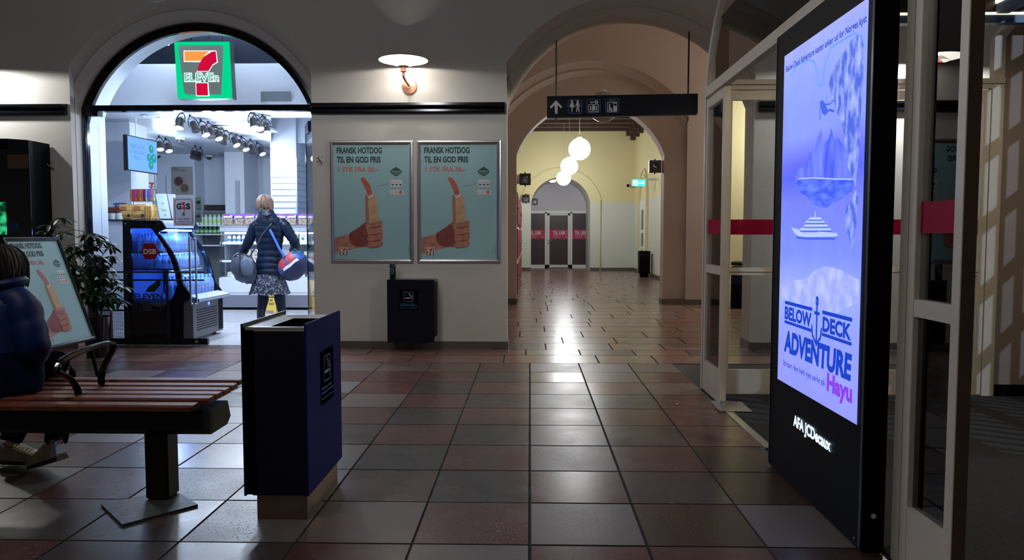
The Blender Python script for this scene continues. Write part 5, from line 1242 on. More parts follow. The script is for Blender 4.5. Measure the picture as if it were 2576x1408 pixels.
# ---- left pillar, side boards, door region
pl2 = MB(); x0, x1 = at(262, 400, 9.75).x, at(328, 400, 9.75).x; pl2.box(x0, x1, 9.75, 10.2, 0, Zc, M_WHITE); pl2.box(x0-.45, x0, 9.70, 9.749, 0, Zc, M_SLAT); struct(pl2, 'wall_shop_pillar')
pw = MB(); x0, x1 = at(331, 400, 11.5).x, at(372, 400, 11.5).x; pw.box(x0-.2, x1, 11.5, 11.6, 0, Zc, M_SLAT)
for yy in (430, 445, 460, 475): z = at(350, yy, 11.5).z; pw.box(x0-.2, x1, 11.49, 11.5, z-.006, z+.006, M_GRV)
pw.box(x1-.05, x1, 11.45, 11.5, 0, 2.4, M_WHITE); struct(pw, 'wall_slatted_panel')
def d_sal(t, fr, w, h):
    t.text(fr, 'LÆKRE', w*.06, h*.92, h*.045, M_BLK, .001, w*.26, .02); t.text(fr, 'SALATNYHEDER', w*.06, h*.85, h*.045, M_BLK, .001, w*.60, .02)
    for cx, cy, r, m1, m2 in ((.33, .48, .22, mat('bowl_brown', (.16, .07, .05), .5), mat('salad_dark', (.07, .03, .02), .6, var=.9, vscale=60)), (.60, .22, .23, mat('bowl_tan', (.28, .18, .14), .5), mat('salad_mix', (.12, .09, .04), .6, var=.9, vscale=60))):
        t.disc(fr, w*cx, h*cy, w*r, m1, .001); t.disc(fr, w*(cx+.02), h*(cy+.02), w*r*.78, m2, .002)
    t.art(fr, [(w*.56, h*.78), (w*.62, h*.70), (w*.60, h*.55), (w*.78, h*.44), (w*.70, h*.40), (w*.55, h*.50)], mat('print_pink', (.42, .20, .18), .5), .002)
    t.disc(fr, w*.26, h*.16, w*.05, mat('print_teal', (.12, .25, .24), .5), .002); t.line(fr, [(w*.86, h*.2), (w*.80, h*.06)], w*.02, mat('print_tan', (.4, .25, .1), .5), .002)
card('salad_poster', 'beige salad poster with two round bowls on the white rear wall of the shop', 432, 419, 484, 490, 13.6, mat('poster_grey_beige', (.30, .29, .28), .5), d_sal, 'poster')
bk2 = MB(); x0, x1 = at(400, 400, 13.62).x, at(490, 400, 13.62).x; bk2.box(x0-.25, x1, 13.61, 13.99, 0, Zc, M_WHITE); bk2.box(x0+.12, x0+.13, 13.60, 13.61, 0, 2.3, M_GRV); struct(bk2, 'wall_shop_partition')
def d_lev(t, fr, w, h): seven_logo(t, fr, 0, h*.02, w*1.0, .001, None, None, M_RED7, M_RED7, M_BLK); t.rect(fr, w*.9, w, 0, h, M_GRN, .003)
card('wall_logo_board', 'small white board with red numeral hanging under the corner of the hanging screen', 371, 436, 391, 478, 10.9, M_PRW, d_lev, 'sign')
# narrow advert boards at the far left of the window
def d_strip(t, fr, w, h): t.line(fr, [(w*.3, h*.9), (w*.6, h*.7), (w*.4, h*.55)], w*.08, M_BLK, .001); t.disc(fr, w*.5, h*.35, w*.3, mat('print_grey', (.2, .2, .2), .5), .001); t.disc(fr, w*.5, h*.35, w*.2, M_PRW, .002)
card('narrow_poster', 'narrow white poster with black drawing at the left edge of the shop window', 248, 402, 261, 455, 9.69, M_CARD, d_strip, 'poster')
def d_sp2(t, fr, w, h): t.rect(fr, w*.2, w*.7, h*.35, h*.8, M_BLK, .001); t.disc(fr, w*.45, h*.75, w*.2, M_NICHE, .002)
card('narrow_poster', 'narrow grey board with dark bottle picture high at the left of the shop', 244, 300, 258, 355, 9.69, M_CEILS, d_sp2, 'poster')
t = thing('pump_bottle', 'white pump bottle standing at the left edge of the shop counter', 'bottle', Vector((at(254, 560, 9.15).x+.045, 9.4, at(290, 552, 9.15).z))); p = Vector(t.location)
m = MB(); m.lathe([(.028, 0), (.030, .01), (.030, .12), (.012, .135), (.012, .15)], M_PRW, p, 14); m.build('body', t, smooth=True); m = MB(); m.lathe([(.014, .15), (.014, .17), (.005, .17), (.005, .20)], M_BLK, p, 10); m.box(p.x-.03, p.x+.008, p.y-.006, p.y+.006, p.z+.195, p.z+.205, M_BLK); m.build('pump', t)
# ---- counter at the left with goods
cz_ = at(290, 552, 9.15).z; cxa, cxb = at(254, 560, 9.15).x, at(398, 560, 9.15).x
ct = thing('display_counter', 'white counter carrying snacks behind the blue-lit drinks cooler', 'counter', ((cxa+cxb)/2, 9.3, 0))
m = MB(); m.box(cxa, cxb, 9.17, 9.66, 0, cz_-.02, M_WHITE); m.build('body', ct); m = MB(); m.box(cxa-.01, cxb+.01, 9.15, 9.68, cz_-.02, cz_, M_NICHE); m.build('top', ct)
def bag_mb(w, h, d, m1, m2=None, seed=0, band=None):
    r = random.Random(seed); b = MB(); rows = []
    for i, (t, k) in enumerate(((0, .08), (.05, .55), (.3, 1), (.6, .95), (.88, .5), (.94, .08), (1, .05))):
        ww = w*(1 if k < .5 else .96); rows.append([(-ww/2, -d/2*k, h*t), (-ww/6, -d/2*k*1.2, h*t), (ww/6, -d/2*k*1.2, h*t), (ww/2, -d/2*k, h*t), (ww/2, d/2*k, h*t), (-ww/2, d/2*k, h*t)])
    for i in range(len(rows)-1):
        b.loft([rows[i], rows[i+1]], (m2 if (m2 and i >= (2 if band is None else band)) else m1), cap=(i in (0, len(rows)-2)))
    b.jitter(w*.02, seed); return b
def row_copy(nm, lab, cat, grp, mbs, places, parts=None, labels=None):
    """first object built, the rest copied in a loop"""
    first = None
    for i, (loc, rz) in enumerate(places):
        if first is None:
            o = thing(nm, lab, cat, (0, 0, 0), 0, grp) if parts else None
            if parts:
                for pn, pm, smo in parts: pm.build(pn, o, smooth=smo, local=True)
                o.location = loc; o.rotation_euler = (0, 0, rz); first = o
            else:
                o = mbs.build(nm); o.location = loc; o.rotation_euler = (0, 0, rz); tag(o, lab, cat, grp); first = o
        else: o = copy_thing(first, loc, rz)
        if labels: o['label'] = labels[i]
M_YB = mat('snack_bag_orange', (.72, .42, .13), .35, bump=.4, bscale=30, var=.2, vscale=20)
yb_ = bag_mb(.165, .19, .05, M_YB, None, 2); yf = Fr((-.08, -.032, .02), (1, 0, 0), (0, 0, 1), (0, -1, 0))
yb_.rect(yf, .11, .14, .01, .045, M_BLK, .001); yb_.rect(yf, .02, .10, .10, .14, mat('bag_label', (.6, .22, .05), .4), .001)
row_copy('snack_bag', '', 'bag', 'orange snack bags on the counter', yb_, [((at(a, 549, 9.24).x, 9.24, cz_+.002), 0) for a in (318, 353)], labels=lr('wide orange snack bag facing forward on the white counter, %s from the left', 2))
yt_ = bag_mb(.15, .185, .022, M_YB, None, 4)
row_copy('snack_bag', '', 'bag', 'orange snack bags on the counter', yt_, [((at(376+i*5.6, 549, 9.26).x, 9.27, cz_+.002), 1.45) for i in range(3)], labels=lr('orange snack bag standing edge-on at the counter, %s from the left', 3))
M_BB = mat('brown_bag', (.16, .045, .03), .25, bump=.4, bscale=30, var=.5, vscale=18); bb_ = bag_mb(.13, .075, .06, M_BB, None, 5)
M_CUP = mat('paper_roll_white', (.75, .76, .78), .6); cu = MB(); cu.lathe([(.044, 0), (.046, .01), (.046, .07), (.043, .078)], M_CUP, (0, 0, 0), 18)
xs_ = [at(a, 540, 9.24).x for a in (268, 285, 302)]
row_copy('white_tub', 'round white tub under the brown bags at the left end of the counter', 'tub', 'white tubs on the counter', cu, [((x, 9.24, cz_+.002), 0) for x in xs_], labels=lr('round white tub under the brown bags, %s from the left on the counter', 3))
row_copy('bread_bag', 'brown wrapped bread bag lying on the white tubs', 'bag', 'brown bags on the white tubs', bb_, [((at(a, 540, 9.24).x, 9.24, cz_+.081), .1*(i-1)) for i, a in enumerate((266, 283, 298))], labels=lr('brown wrapped bread bag on the white tubs, %s from the left', 3))
m = MB(); p = at(303, 516, 9.5); m.box(p.x-.07, p.x+.07, 9.5, 9.52, cz_, p.z+.03, mat('blue_card', (.01, .10, .38), .5)); fr = Fr((p.x-.06, 9.499, p.z-.02), (1, 0, 0), (0, 0, 1), (0, -1, 0)); m.text(fr, 'nyhed', .0, .01, .03, M_PRW, .001, .12); tag(m.build('blue_card_sign'), 'small blue card standing behind the brown bags on the counter', 'sign')
# hanging rack with snack sticks
rk = thing('snack_rack', 'wire rack of orange and pink snack packs on the counter beside the pillar', 'rack', (at(350, 500, 9.5).x, 9.5, cz_))
m = MB(); xa = at(333, 500, 9.5).x; xb = at(392, 500, 9.5).x; zt = at(350, 476, 9.5).z
for x in (xa, xb): m.cyl((x, 9.52, cz_), (x, 9.52, zt), .005, M_CHROME, 6)
for z in (zt, zt-.16): m.cyl((xa, 9.5, z), (xb, 9.5, z), .004, M_CHROME, 6)
m.build('frame', rk)
cols = [(.75, .28, .05), (.55, .05, .16), (.62, .25, .07), (.5, .06, .10), (.7, .3, .05), (.65, .25, .05), (.10, .03, .03), (.55, .62, .7), (.1, .35, .3), (.6, .25, .4), (.5, .6, .2)]
for i, c in enumerate(cols):
    m = bag_mb(.030, .15, .03, mat('pack_%d' % i, c, .4, var=.3, vscale=40), mat('pack_top_%d' % i, (c[0]*.7, c[1]*.4, c[2]*1.2), .4), i); o = m.build('snack_pack'); o.location = (xa+.015+i*(xb-xa)/11, 9.46, zt-.155-(.0)); tag(o, ('%s packet from the pillar hanging on the wire snack rack' % (ordn[i]+(' orange' if c[0] > .6 else ' dark' if max(c) < .12 else ''))), 'packet', 'packets on the wire rack')
def d_menu(t, fr, w, h):
    t.text(fr, 'menu', w*.1, h*.86, h*.05, M_CG, .001, w*.6)
    for cx, cy in ((.5, .62), (.4, .36), (.65, .36), (.55, .18)): t.disc(fr, w*cx, h*cy, w*.14, M_CG, .001); t.disc(fr, w*cx, h*cy, w*.08, mat('print_tan', (.4, .25, .1), .5), .002)
p = at(398, 552, 9.2)
sb = thing('menu_stand', 'pale green leaning menu board between the orange bags and the security notice', 'sign', (p.x, 9.3, cz_))
m = MB(); U_ = Vector((.155, .03, 0)); O_ = at(403, 552, 9.2); T_ = at(391, 487, 9.3); W_ = at(430, 552, 9.25)-O_
m.poly([O_, O_+W_, T_+W_, T_], mat('menu_pale', (.33, .44, .44), .35)); m.poly([T_+Vector((0, .012, 0)), T_+W_+Vector((0, .012, 0)), O_+W_+Vector((0, .012, 0)), O_+Vector((0, .012, 0))], M_CG); fr = Fr(O_, W_, T_-O_); d_menu(m, Fr(O_, W_.normalized(), (T_-O_).normalized(), (0, -1, 0)), W_.length, (T_-O_).length); m.build('board', sb)
m = MB(); m.box(O_.x-.01, O_.x+W_.x+.02, 9.2, 9.34, cz_, cz_+.012, M_BLK); m.build('foot', sb)
m = MB(); O_ = at(434, 552, 9.42); W_ = at(452, 552, 9.42)-O_; T_ = at(421, 488, 9.5)
m.loft([[O_, O_+W_, T_+W_, T_], [q+Vector((0, .012, 0)) for q in (O_, O_+W_, T_+W_, T_)]], M_CARD); m.loft([[O_+Vector((-.02, .02, 0)), O_+Vector((-.002, .02, 0)), T_+Vector((0, .03, 0)), T_+Vector((-.012, .03, 0))], [O_+Vector((-.02, .03, 0)), O_+Vector((-.002, .03, 0)), T_+Vector((0, .04, 0)), T_+Vector((-.012, .04, 0))]], M_BLK)
tag(m.build('price_board'), 'slanted white price board just left of the security notice', 'sign')
# ---- blue-lit drinks cooler (open curved front faces right)
Y0c, Y1c = 8.2, 9.05
def cp(px, py): p = at(px, py, Y0c); return (p.x, p.z)
ck = thing('drinks_cooler', 'black open drinks cooler with curved front and blue light, full of bottles', 'cooler', (-4.1, 8.62, 0))
curve = [cp(384, 576), cp(402, 600), cp(420, 622), cp(435, 650), cp(445, 682), cp(451, 712), cp(456, 728)]
outer = [cp(308, 553), cp(405, 555), cp(418, 575)]+[(x+.022, z) for x, z in [cp(392, 584), cp(408, 604), cp(426, 630), cp(440, 660), cp(449, 690), cp(455, 716)]]+[cp(478, 742), cp(480, 752), cp(461, 758), cp(461, 851), cp(313, 855)]
inner = [cp(328, 574), cp(378, 574), cp(384, 578), cp(392, 590), cp(402, 604), cp(416, 626), cp(430, 654), cp(440, 686), cp(446, 716), cp(436, 745), cp(425, 760), cp(410, 772), cp(390, 770), cp(334, 760)]
assert len(outer) == len(inner), (len(outer), len(inner))
for Y in (Y0c, Y1c-.03):
    m = MB(); n = len(outer)
    vs = [(x, Y, z) for x, z in outer]+[(x, Y, z) for x, z in inner]+[(x, Y+.03, z) for x, z in outer]+[(x, Y+.03, z) for x, z in inner]
    fs = []
    for i in range(n):
        j = (i+1) % n; fs += [(i, j, n+j, n+i), (2*n+i, 2*n+j, 3*n+j, 3*n+i), (i, j, 2*n+j, 2*n+i), (n+i, n+j, 3*n+j, 3*n+i)]
    m.add(vs, fs, M_BLACKG)
    for (a, b) in ((316, 562), (398, 562), (319, 845), (450, 845)): q = cp(a, b); m.cyl((q[0], Y-.004, q[1]), (q[0], Y, q[1]), .012, M_CHROME, 10)
    s_ = m.build('side_panel', ck); g = MB(); g.poly([(x, Y+.015, z) for x, z in inner], glass('cooler_side_glass', (.55, .72, 1), .6, 0, .8)); g.build('side_glass', s_)
xb0 = cp(308, 553)[0]; zt_ = cp(308, 553)[1]
m = MB(); m.box(xb0, xb0+.03, Y0c+.03, Y1c-.03, .05, zt_, mat('cooler_inner', (.10, .16, .34), .4)); m.box(xb0+.03, cp(400, 556)[0], Y0c+.03, Y1c-.03, zt_-.04, zt_, M_WHITE)
q = cp(404, 572); m.box(cp(372, 0)[0], q[0], Y0c+.03, Y1c-.03, q[1]-.0, zt_-.03, mat('cooler_header', (.50, .58, .72), .3)); m.build('shell', ck)
sh_z = [cp(380, 633)[1], cp(380, 676)[1], cp(420, 752)[1]]
sh_x = [cp(404, 633)[0], cp(432, 676)[0], cp(470, 745)[0]]
for i in (0, 1):
    m = MB(); m.box(xb0+.03, sh_x[i], Y0c+.035, Y1c-.035, sh_z[i]-.02, sh_z[i], mat('cooler_shelf', (.10, .12, .18), .3, .5)); sp_ = m.build('shelf', ck)
    m = MB(); m.box(sh_x[i]-.004, sh_x[i]+.004, Y0c+.04, Y1c-.04, sh_z[i]-.025, sh_z[i]+.01, mat('price_rail', (.16, .17, .25), .3)); m.build('price_rail', sp_)
E_BL = emis('blue_led', (.12, .34, 1.0), 16)
m = MB(); m.box(cp(374, 0)[0], cp(384, 0)[0], Y0c+.05, Y1c-.05, cp(0, 579)[1]-.01, cp(0, 577)[1], E_BL)
for i in (0, 1): m.box(sh_x[i]-.03, sh_x[i]-.015, Y0c+.05, Y1c-.05, sh_z[i]-.028, sh_z[i]-.0205, E_BL)
m.build('led_strip', ck)
for z, x in ((cp(0, 590)[1], cp(376, 0)[0]), (sh_z[0]-.06, sh_x[0]-.03), (sh_z[1]-.06, sh_x[1]-.02)):
    light('POINT', 'cooler_light', (x, (Y0c+Y1c)/2, z), 9, (.12, .32, 1), .03)
# ledge and lower front
M_GRYP = mat('cooler_grey_front', (.13, .12, .12), .35, .3); M_LEDGE = mat('cooler_ledge', (.36, .38, .44), .3)
lz = cp(480, 752)[1]; m = MB(); m.box(xb0+.03, cp(466, 0)[0], Y0c+.03, Y1c-.03, lz-.05, lz-.005, mat('cooler_inner', (0, 0, 0)))
m.add([(cp(452, 0)[0], Y0c+.03, lz+.04), (cp(482, 0)[0], Y0c-.005, lz), (cp(482, 0)[0], Y1c+.005, lz), (cp(452, 0)[0], Y1c-.03, lz+.04), (cp(482, 0)[0], Y0c-.005, lz-.035), (cp(482, 0)[0], Y1c+.005, lz-.035), (cp(462, 0)[0], Y0c+.03, lz-.04), (cp(462, 0)[0], Y1c-.03, lz-.04)], [(0, 1, 2, 3), (1, 4, 5, 2), (4, 6, 7, 5)], M_LEDGE); m.build('ledge', ck)
m = MB(); fx = cp(461, 0)[0]; m.box(xb0+.03, fx+.012, Y0c+.012, Y1c-.03, .04, lz-.05, M_GRYP)
for i in range(9):
    z = .12+i*.028; m.box(fx+.011, fx+.0135, Y0c+.10, Y1c-.20, z, z+.010, M_BLACK)
m.box(fx+.011, fx+.0135, Y1c-.16, Y1c-.03, .06, lz-.06, M_BLACK); m.build('front_panel', ck)
m = MB(); m.cyl((fx+.012, Y0c+.42, .40), (fx+.022, Y0c+.42, .40), .018, emis('blue_button', (.08, .15, 1), 3), 14); m.build('power_button', ck)
for yy in (Y0c+.06, Y1c-.08):
    for xx_ in (fx-.08, xb0+.1): m = MB(); m.cyl((xx_, yy, 0), (xx_, yy, .045), .022, M_BLACK, 10); m.build('foot', ck)
def bottle_parts(r, h, body, cap):
    b = MB(); b.lathe([(r*.85, 0), (r, .012), (r, h*.30), (r*.93, h*.36), (r, h*.42), (r, h*.62), (r*.75, h*.76), (r*.36, h*.88), (r*.36, h*.92)], body, (0, 0, 0), 12)
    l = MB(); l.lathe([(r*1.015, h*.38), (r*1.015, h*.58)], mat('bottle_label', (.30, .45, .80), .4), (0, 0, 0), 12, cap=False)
    c = MB(); c.lathe([(r*.42, h*.92), (r*.42, h), (r*.1, h)], cap, (0, 0, 0), 10)
    return [('body', b, True), ('paper_label', l, True), ('cap', c, True)]
M_PET = mat('bottle_plastic_blue_lit', (.40, .58, .95), .12, alpha=.55); M_CAPW = mat('bottle_cap', (.25, .45, .95), .4)  # bluish light of the cooler is put into the plastic's colour
for s, (z, hgt, r, zz, lab) in enumerate(((sh_z[0], .20, .031, 0, 'upper'), (sh_z[1], .155, .030, 0, 'middle'), (lz-.005, .25, .040, 0, 'lowest'))):
    pl3 = []
    x1 = sh_x[s]-.05 if s < 2 else cp(452, 0)[0]-.05
    ny = (11, 11, 8)[s]; dy = (Y1c-Y0c-.12)/ny
    for j in range(4 if s < 2 else 3):
        for i in range(ny): pl3.append(((x1-j*.075*(r/.031), Y0c+.08+i*dy, z+.001), 0))
    row_copy('water_bottle', 'clear bottle with pale cap on the %s shelf of the blue-lit drinks cooler' % lab, 'bottle', 'bottles on the %s cooler shelf' % lab, None, pl3, bottle_parts(r, hgt, M_PET, M_CAPW), labels=['clear bottle in the %s row of the %s cooler shelf, %s from the entrance end' % (('front', 'second', 'third', 'back')[j], lab, ordn[i]) for j in range(4 if s < 2 else 3) for i in range(ny)])
# red crate and dark bars standing in for a reflection in the glass
p = at(277, 800, 8.6); t = thing('wire_basket', 'wire basket on the floor behind the closed glass door left of the cooler', 'basket', (p.x, 8.7, 0))
m = MB(); x0, x1 = at(270, 800, 8.5).x, at(308, 800, 8.5).x
for i in range(8):
    z = .02+i*.045; m.tube([(x0, 8.5, z), (x1, 8.5, z), (x1, 8.8, z), (x0, 8.8, z), (x0, 8.5, z)], .0025, M_STEEL, 4)
for i in range(8):
    x = x0+(x1-x0)*i/7; m.cyl((x, 8.5, .02), (x, 8.5, .335), .002, M_STEEL, 4)
m.build('mesh_cage', t); m = MB(); m.tube([(x0, 8.5, .34), (x1, 8.5, .34)], .006, M_PRW, 8); m.build('rim', t)
m = MB(); m.box(x0+.01, x0+.08, 8.42, 8.47, .0, .34, mat('red_post', (.35, .01, .02), .4)); m.cyl((x0+.045, 8.445, .34), (x0+.045, 8.445, .36), .03, M_RED7, 10); tag(m.build('red_extinguisher_stand'), 'narrow red post beside the plant pot, behind the glass door', 'post')
rl = thing('reflected_bars', 'four dark bars modelled in place of a reflection seen in the closed glass door', 'rail', (-4.2, 8.14, 0))
M_REFLBAR = mat('reflected_bar_dark', (.035, .030, .028), .4, .4)
for j, (yy, xx) in enumerate(((684, 514), (704, 514), (762, 315), (780, 315))):
    p, q = at(252, yy, 8.13), at(xx, yy, 8.13); m = MB(); m.box(p.x, q.x, 8.12, 8.135, p.z-.009, p.z+.009, M_REFLBAR); m.build('bar', rl)
for a in (313, 418):
    p = at(a, 690, 8.13); m = MB(); m.box(p.x-.012, p.x+.012, 8.137, 8.15, 0.006, p.z+.01, M_REFLBAR); m.build('upright', rl)
# ---- refrigerated deli counter
YN = 11.75; dx0, dx1 = at(548, 600, YN).x, -2.75
def dz(py): return at(640, py, YN).z
dc = thing('deli_counter', 'long white lit refrigerated counter with open shelves facing the entrance', 'counter', ((dx0+dx1)/2, 12.1, 0))
m = MB(); m.box(dx0, dx1, YN+.01, 12.6, dz(735), dz(699), M_WHITE); m.box(dx0+.02, dx1, YN+.02, 12.6, .045, dz(735), M_WHITE); m.box(dx0, dx1, 12.55, 12.6, dz(699), dz(568), M_WHITE)
m.box(dx0, dx0+.02, YN+.25, 12.6, dz(699), dz(568), M_WHITE); m.build('body', dc)
M_GRL = mat('grille_blue_grey', (.16, .22, .30), .35, .4); nt = M_GRL.node_tree; ckn = nt.nodes.new('ShaderNodeTexChecker'); ckn.inputs['Scale'].default_value = 60; ckn.inputs[1].default_value = (.30, .24, .26, 1); ckn.inputs[2].default_value = (.13, .20, .28, 1)
tcn = nt.nodes.new('ShaderNodeTexCoord'); nt.links.new(tcn.outputs['Object'], ckn.inputs['Vector']); nt.links.new(ckn.outputs[0], nt.nodes['Principled BSDF'].inputs['Base Color'])
m = MB(); m.box(dx0+.04, dx1-.03, YN+.012, YN+.02, dz(772), dz(742), M_GRL); m.build('grille', dc)
m = MB(); m.box(dx0+.03, dx1, YN+.04, 12.6, 0, .045, M_BLACK); m.build('base', dc)
m = MB(); m.box(dx0-.01, dx1, YN+.10, 12.6, dz(573), dz(566), M_STEEL); m.box(dx0, dx1, YN+.08, YN+.12, dz(582), dz(573), M_CEILS); m.build('top', dc)
E_DL = emis('deli_lamp', (.80, .92, 1), 6)
m = MB(); m.box(dx0+.05, dx1, YN+.14, YN+.17, dz(588), dz(584), E_DL); m.box(dx0+.05, dx1, YN+.09, YN+.10, dz(613), dz(609), emis('deli_lamp_low', (.80, .92, 1), 4)); m.build('lamp_tube', dc)
for x in (-4.6, -3.9, -3.2): light('POINT', 'deli_light', (x, YN+.16, dz(592)), 1.1, COOL, .03)
M_SHG = mat('shelf_glass', (.55, .62, .72), .15)
for yy, dpt in ((610, .10), (655, .07)):
    m = MB(); m.box(dx0+.03, dx1, YN+dpt, 12.5, dz(yy)-.012, dz(yy), M_SHG); s_ = m.build('shelf', dc)
    m = MB(); m.box(dx0+.03, dx1, YN+dpt-.012, YN+dpt, dz(yy)-.03, dz(yy)+.004, M_WHITE); m.build('price_rail', s_)
m = MB(); m.box(dx0+.02, dx1, YN+.02, 12.5, dz(699), dz(697), M_SHG); m.build('deck', dc)
m = MB(); m.poly([(dx0+.02, YN+.02, dz(699)), (dx0+.02, YN+.0, dz(660)), (dx0+.02, YN+.03, dz(610)), (dx0+.02, YN+.12, dz(575)), (dx0+.02, 12.5, dz(575)), (dx0+.02, 12.5, dz(699))], M_SGLASS); m.build('end_glass', dc)
# goods in the counter
def bott(r, h, c1, c2, seed=0):
    b = MB(); b.lathe([(r, 0), (r, h*.7), (r*.5, h*.85), (r*.5, h*.9)], mat('yogurt_%d' % seed, c1, .35), (0, 0, 0), 10); b.lathe([(r*1.01, h*.2), (r*1.01, h*.5)], mat('yoglab_%d' % seed, c2, .4), (0, 0, 0), 10, cap=False); b.lathe([(r*.55, h*.9), (r*.55, h), (.001, h)], mat('yoglab_%d' % seed, c2, .4), (0, 0, 0), 10); return b
row_copy('drink_bottle', 'small white and blue drink bottle on the top shelf of the deli counter', 'bottle', 'small bottles on the top deli shelf', bott(.028, .12, (.7, .75, .82), (.06, .20, .5), 1), [((dx0+.12+i*.075, YN+.16+(i % 2)*.02, dz(610)+.001), 0) for i in range(11)], labels=lr('small white and blue drink bottle on the top deli shelf, %s from the left', 11))
tray = MB(); tray.bbox(-.055, .055, -.05, .05, 0, .05, mat('tub_cream', (.62, .56, .46), .4), .006); tray.bbox(-.058, .058, -.053, .053, .05, .058, M_PRW, .004); frt = Fr((-.05, -.051, .012), (1, 0, 0), (0, 0, 1), (0, -1, 0)); tray.text(frt, 'Tuk', .025, .003, .025, M_BLK, .001, .05, .03)
tp = [((dx0+.28+i*.135, YN+.18, dz(655)+k*.06), 0) for i in range(4) for k in range(3 if i in (1, 2) else 1)]
row_copy('food_tub', 'small cream food tub with dark lettering on the middle shelf of the deli counter', 'tub', 'food tubs on the middle deli shelf', tray, tp, labels=['%scream food tub of the %s pile from the left on the middle deli shelf' % (('', 'bottom ', 'middle ', 'topmost ')[0 if i in (0, 3) else k+1], ordn[i]) for i in range(4) for k in range(3 if i in (1, 2) else 1)])
sand = MB(); sand.loft([[(-.06, -.04, 0), (.06, -.04, 0), (.06, .04, 0), (-.06, .04, 0)], [(-.055, -.035, .07), (.055, -.035, .07), (.05, .03, .085), (-.05, .03, .085)]], mat('wrapped_food', (.55, .56, .50), .3, var=.6, vscale=30, bump=.4)); sand.jitter(.004, 3)
row_copy('wrapped_sandwich', 'wrapped sandwich pack on the lowest deck of the deli counter', 'food', 'wrapped packs on the lowest deli deck', sand, [((dx0+.16+i*.16, YN+.13+(i % 2)*.05, dz(697)+.001), .2*(i % 3-1)) for i in range(12)], labels=lr('wrapped sandwich pack on the lowest deck of the deli counter, %s from the left', 12))
rpk = MB(); rpk.bbox(-.08, .08, -.03, .03, 0, .13, mat('white_pouch', (.62, .66, .68), .3, var=.3, vscale=25, bump=.4), .008); fr2 = Fr((0, -.031, .06), (1, 0, 0), (0, 0, 1), (0, -1, 0)); rpk.disc(fr2, -.03, 0, .022, mat('pouch_badge', (.05, .18, .25), .4)); rpk.jitter(.002, 2)
row_copy('white_pouch', 'white pouch with a dark round badge on the top deli shelf at the right', 'food', 'white pouches on the top deli shelf', rpk, [((dx1-.85+i*.175, YN+.16, dz(610)+.001), 0) for i in range(5)], labels=lr('white pouch with round badge on the top deli shelf, %s from the left', 5))
ytr = MB(); ytr.bbox(-.075, .075, -.05, .05, 0, .035, mat('yellow_tray', (.60, .48, .20), .4, var=.5, vscale=30), .006); ytr.bbox(-.07, .07, -.045, .045, .036, .068, mat('salad_tray', (.40, .44, .30), .4, var=.6, vscale=30), .006)
row_copy('salad_tray', 'yellow-green food tray on the middle deli shelf right of the woman', 'food', 'food trays on the middle deli shelf', ytr, [((dx1-.80+i*.17, YN+.18, dz(655)+.001+k*.071), 0) for i in range(4) for k in range(2)], labels=['%s food tray of the %s stack from the left, right of the woman' % (('lower', 'upper')[k], ordn[i]) for i in range(4) for k in range(2)])
# chip bags on top
M_CH = mat('chip_purple', (.12, .09, .42), .25, bump=.4, bscale=25, var=.5, vscale=14); M_CHW = mat('chip_brown_white', (.30, .24, .20), .3, var=.95, vscale=38, bump=.4)
cb_ = bag_mb(.165, .185, .07, M_CHW, M_CH, 9, band=3); cf = Fr((-.07, -.045, .10), (1, 0, 0), (0, 0, 1), (0, -1, 0)); cb_.rect(cf, .01, .13, .02, .045, M_PRW, .001); cb_.text(cf, 'FLAKES', .02, .048, .022, M_RED7, .002, .10, .05)
row_copy('snack_pouch', 'purple and white snack pouch standing on top of the deli counter', 'bag', 'purple snack pouches on the deli counter', cb_, [((dx0+.09+i*.172, YN+.22+.02*(i % 2), dz(566)+.001), .12*((i*7) % 3-1)) for i in range(12)], labels=lr('purple and white snack pouch on top of the deli counter, %s from the left', 12))
# rear wall shelves with green and white drinks
bs_ = thing('wall_shelf', 'white wall shelves with green and white drinks behind the deli counter', 'shelf', (-5.2, 13.6, 0))
x0, x1 = at(486, 560, 13.2).x, at(572, 560, 13.2).x
for yy in (566, 588, 616):
    m = MB(); z = at(500, yy, 13.2).z; m.box(x0, x1, 13.2, 13.6, z-.02, z, M_WHITE); m.build('shelf_board', bs_)
m = MB(); m.box(x0, x1, 13.58, 13.6, 0, at(500, 530, 13.2).z, mat('shelf_back', (.12, .14, .15), .6)); m.box(x0-.02, x0, 13.2, 13.6, 0, at(500, 530, 13.2).z, M_WHITE); m.build('carcass', bs_)
z = at(500, 566, 13.2).z
for kk, (c1, c2, g_, yy, hh) in enumerate((((.55, .72, .62), (.45, .66, .25), 'upper', 566, .19), ((.02, .16, .05), (.4, .5, .3), 'lower', 588, .13))):
    z = at(500, yy, 13.2).z
    row_copy('juice_bottle', ('pale green and white bottle' if kk == 0 else 'dark green bottle')+' on the %s wall shelf behind the deli counter' % g_, 'bottle', '%s wall shelf bottles' % g_, bott(.034, hh, c1, c2, 10+kk), [((x0+.05+i*.078, 13.26, z+.001), 0) for i in range(8)], labels=lr(('pale green and white bottle' if kk == 0 else 'dark green bottle')+' on the shop\'s rear wall shelf, %s from the left', 8))
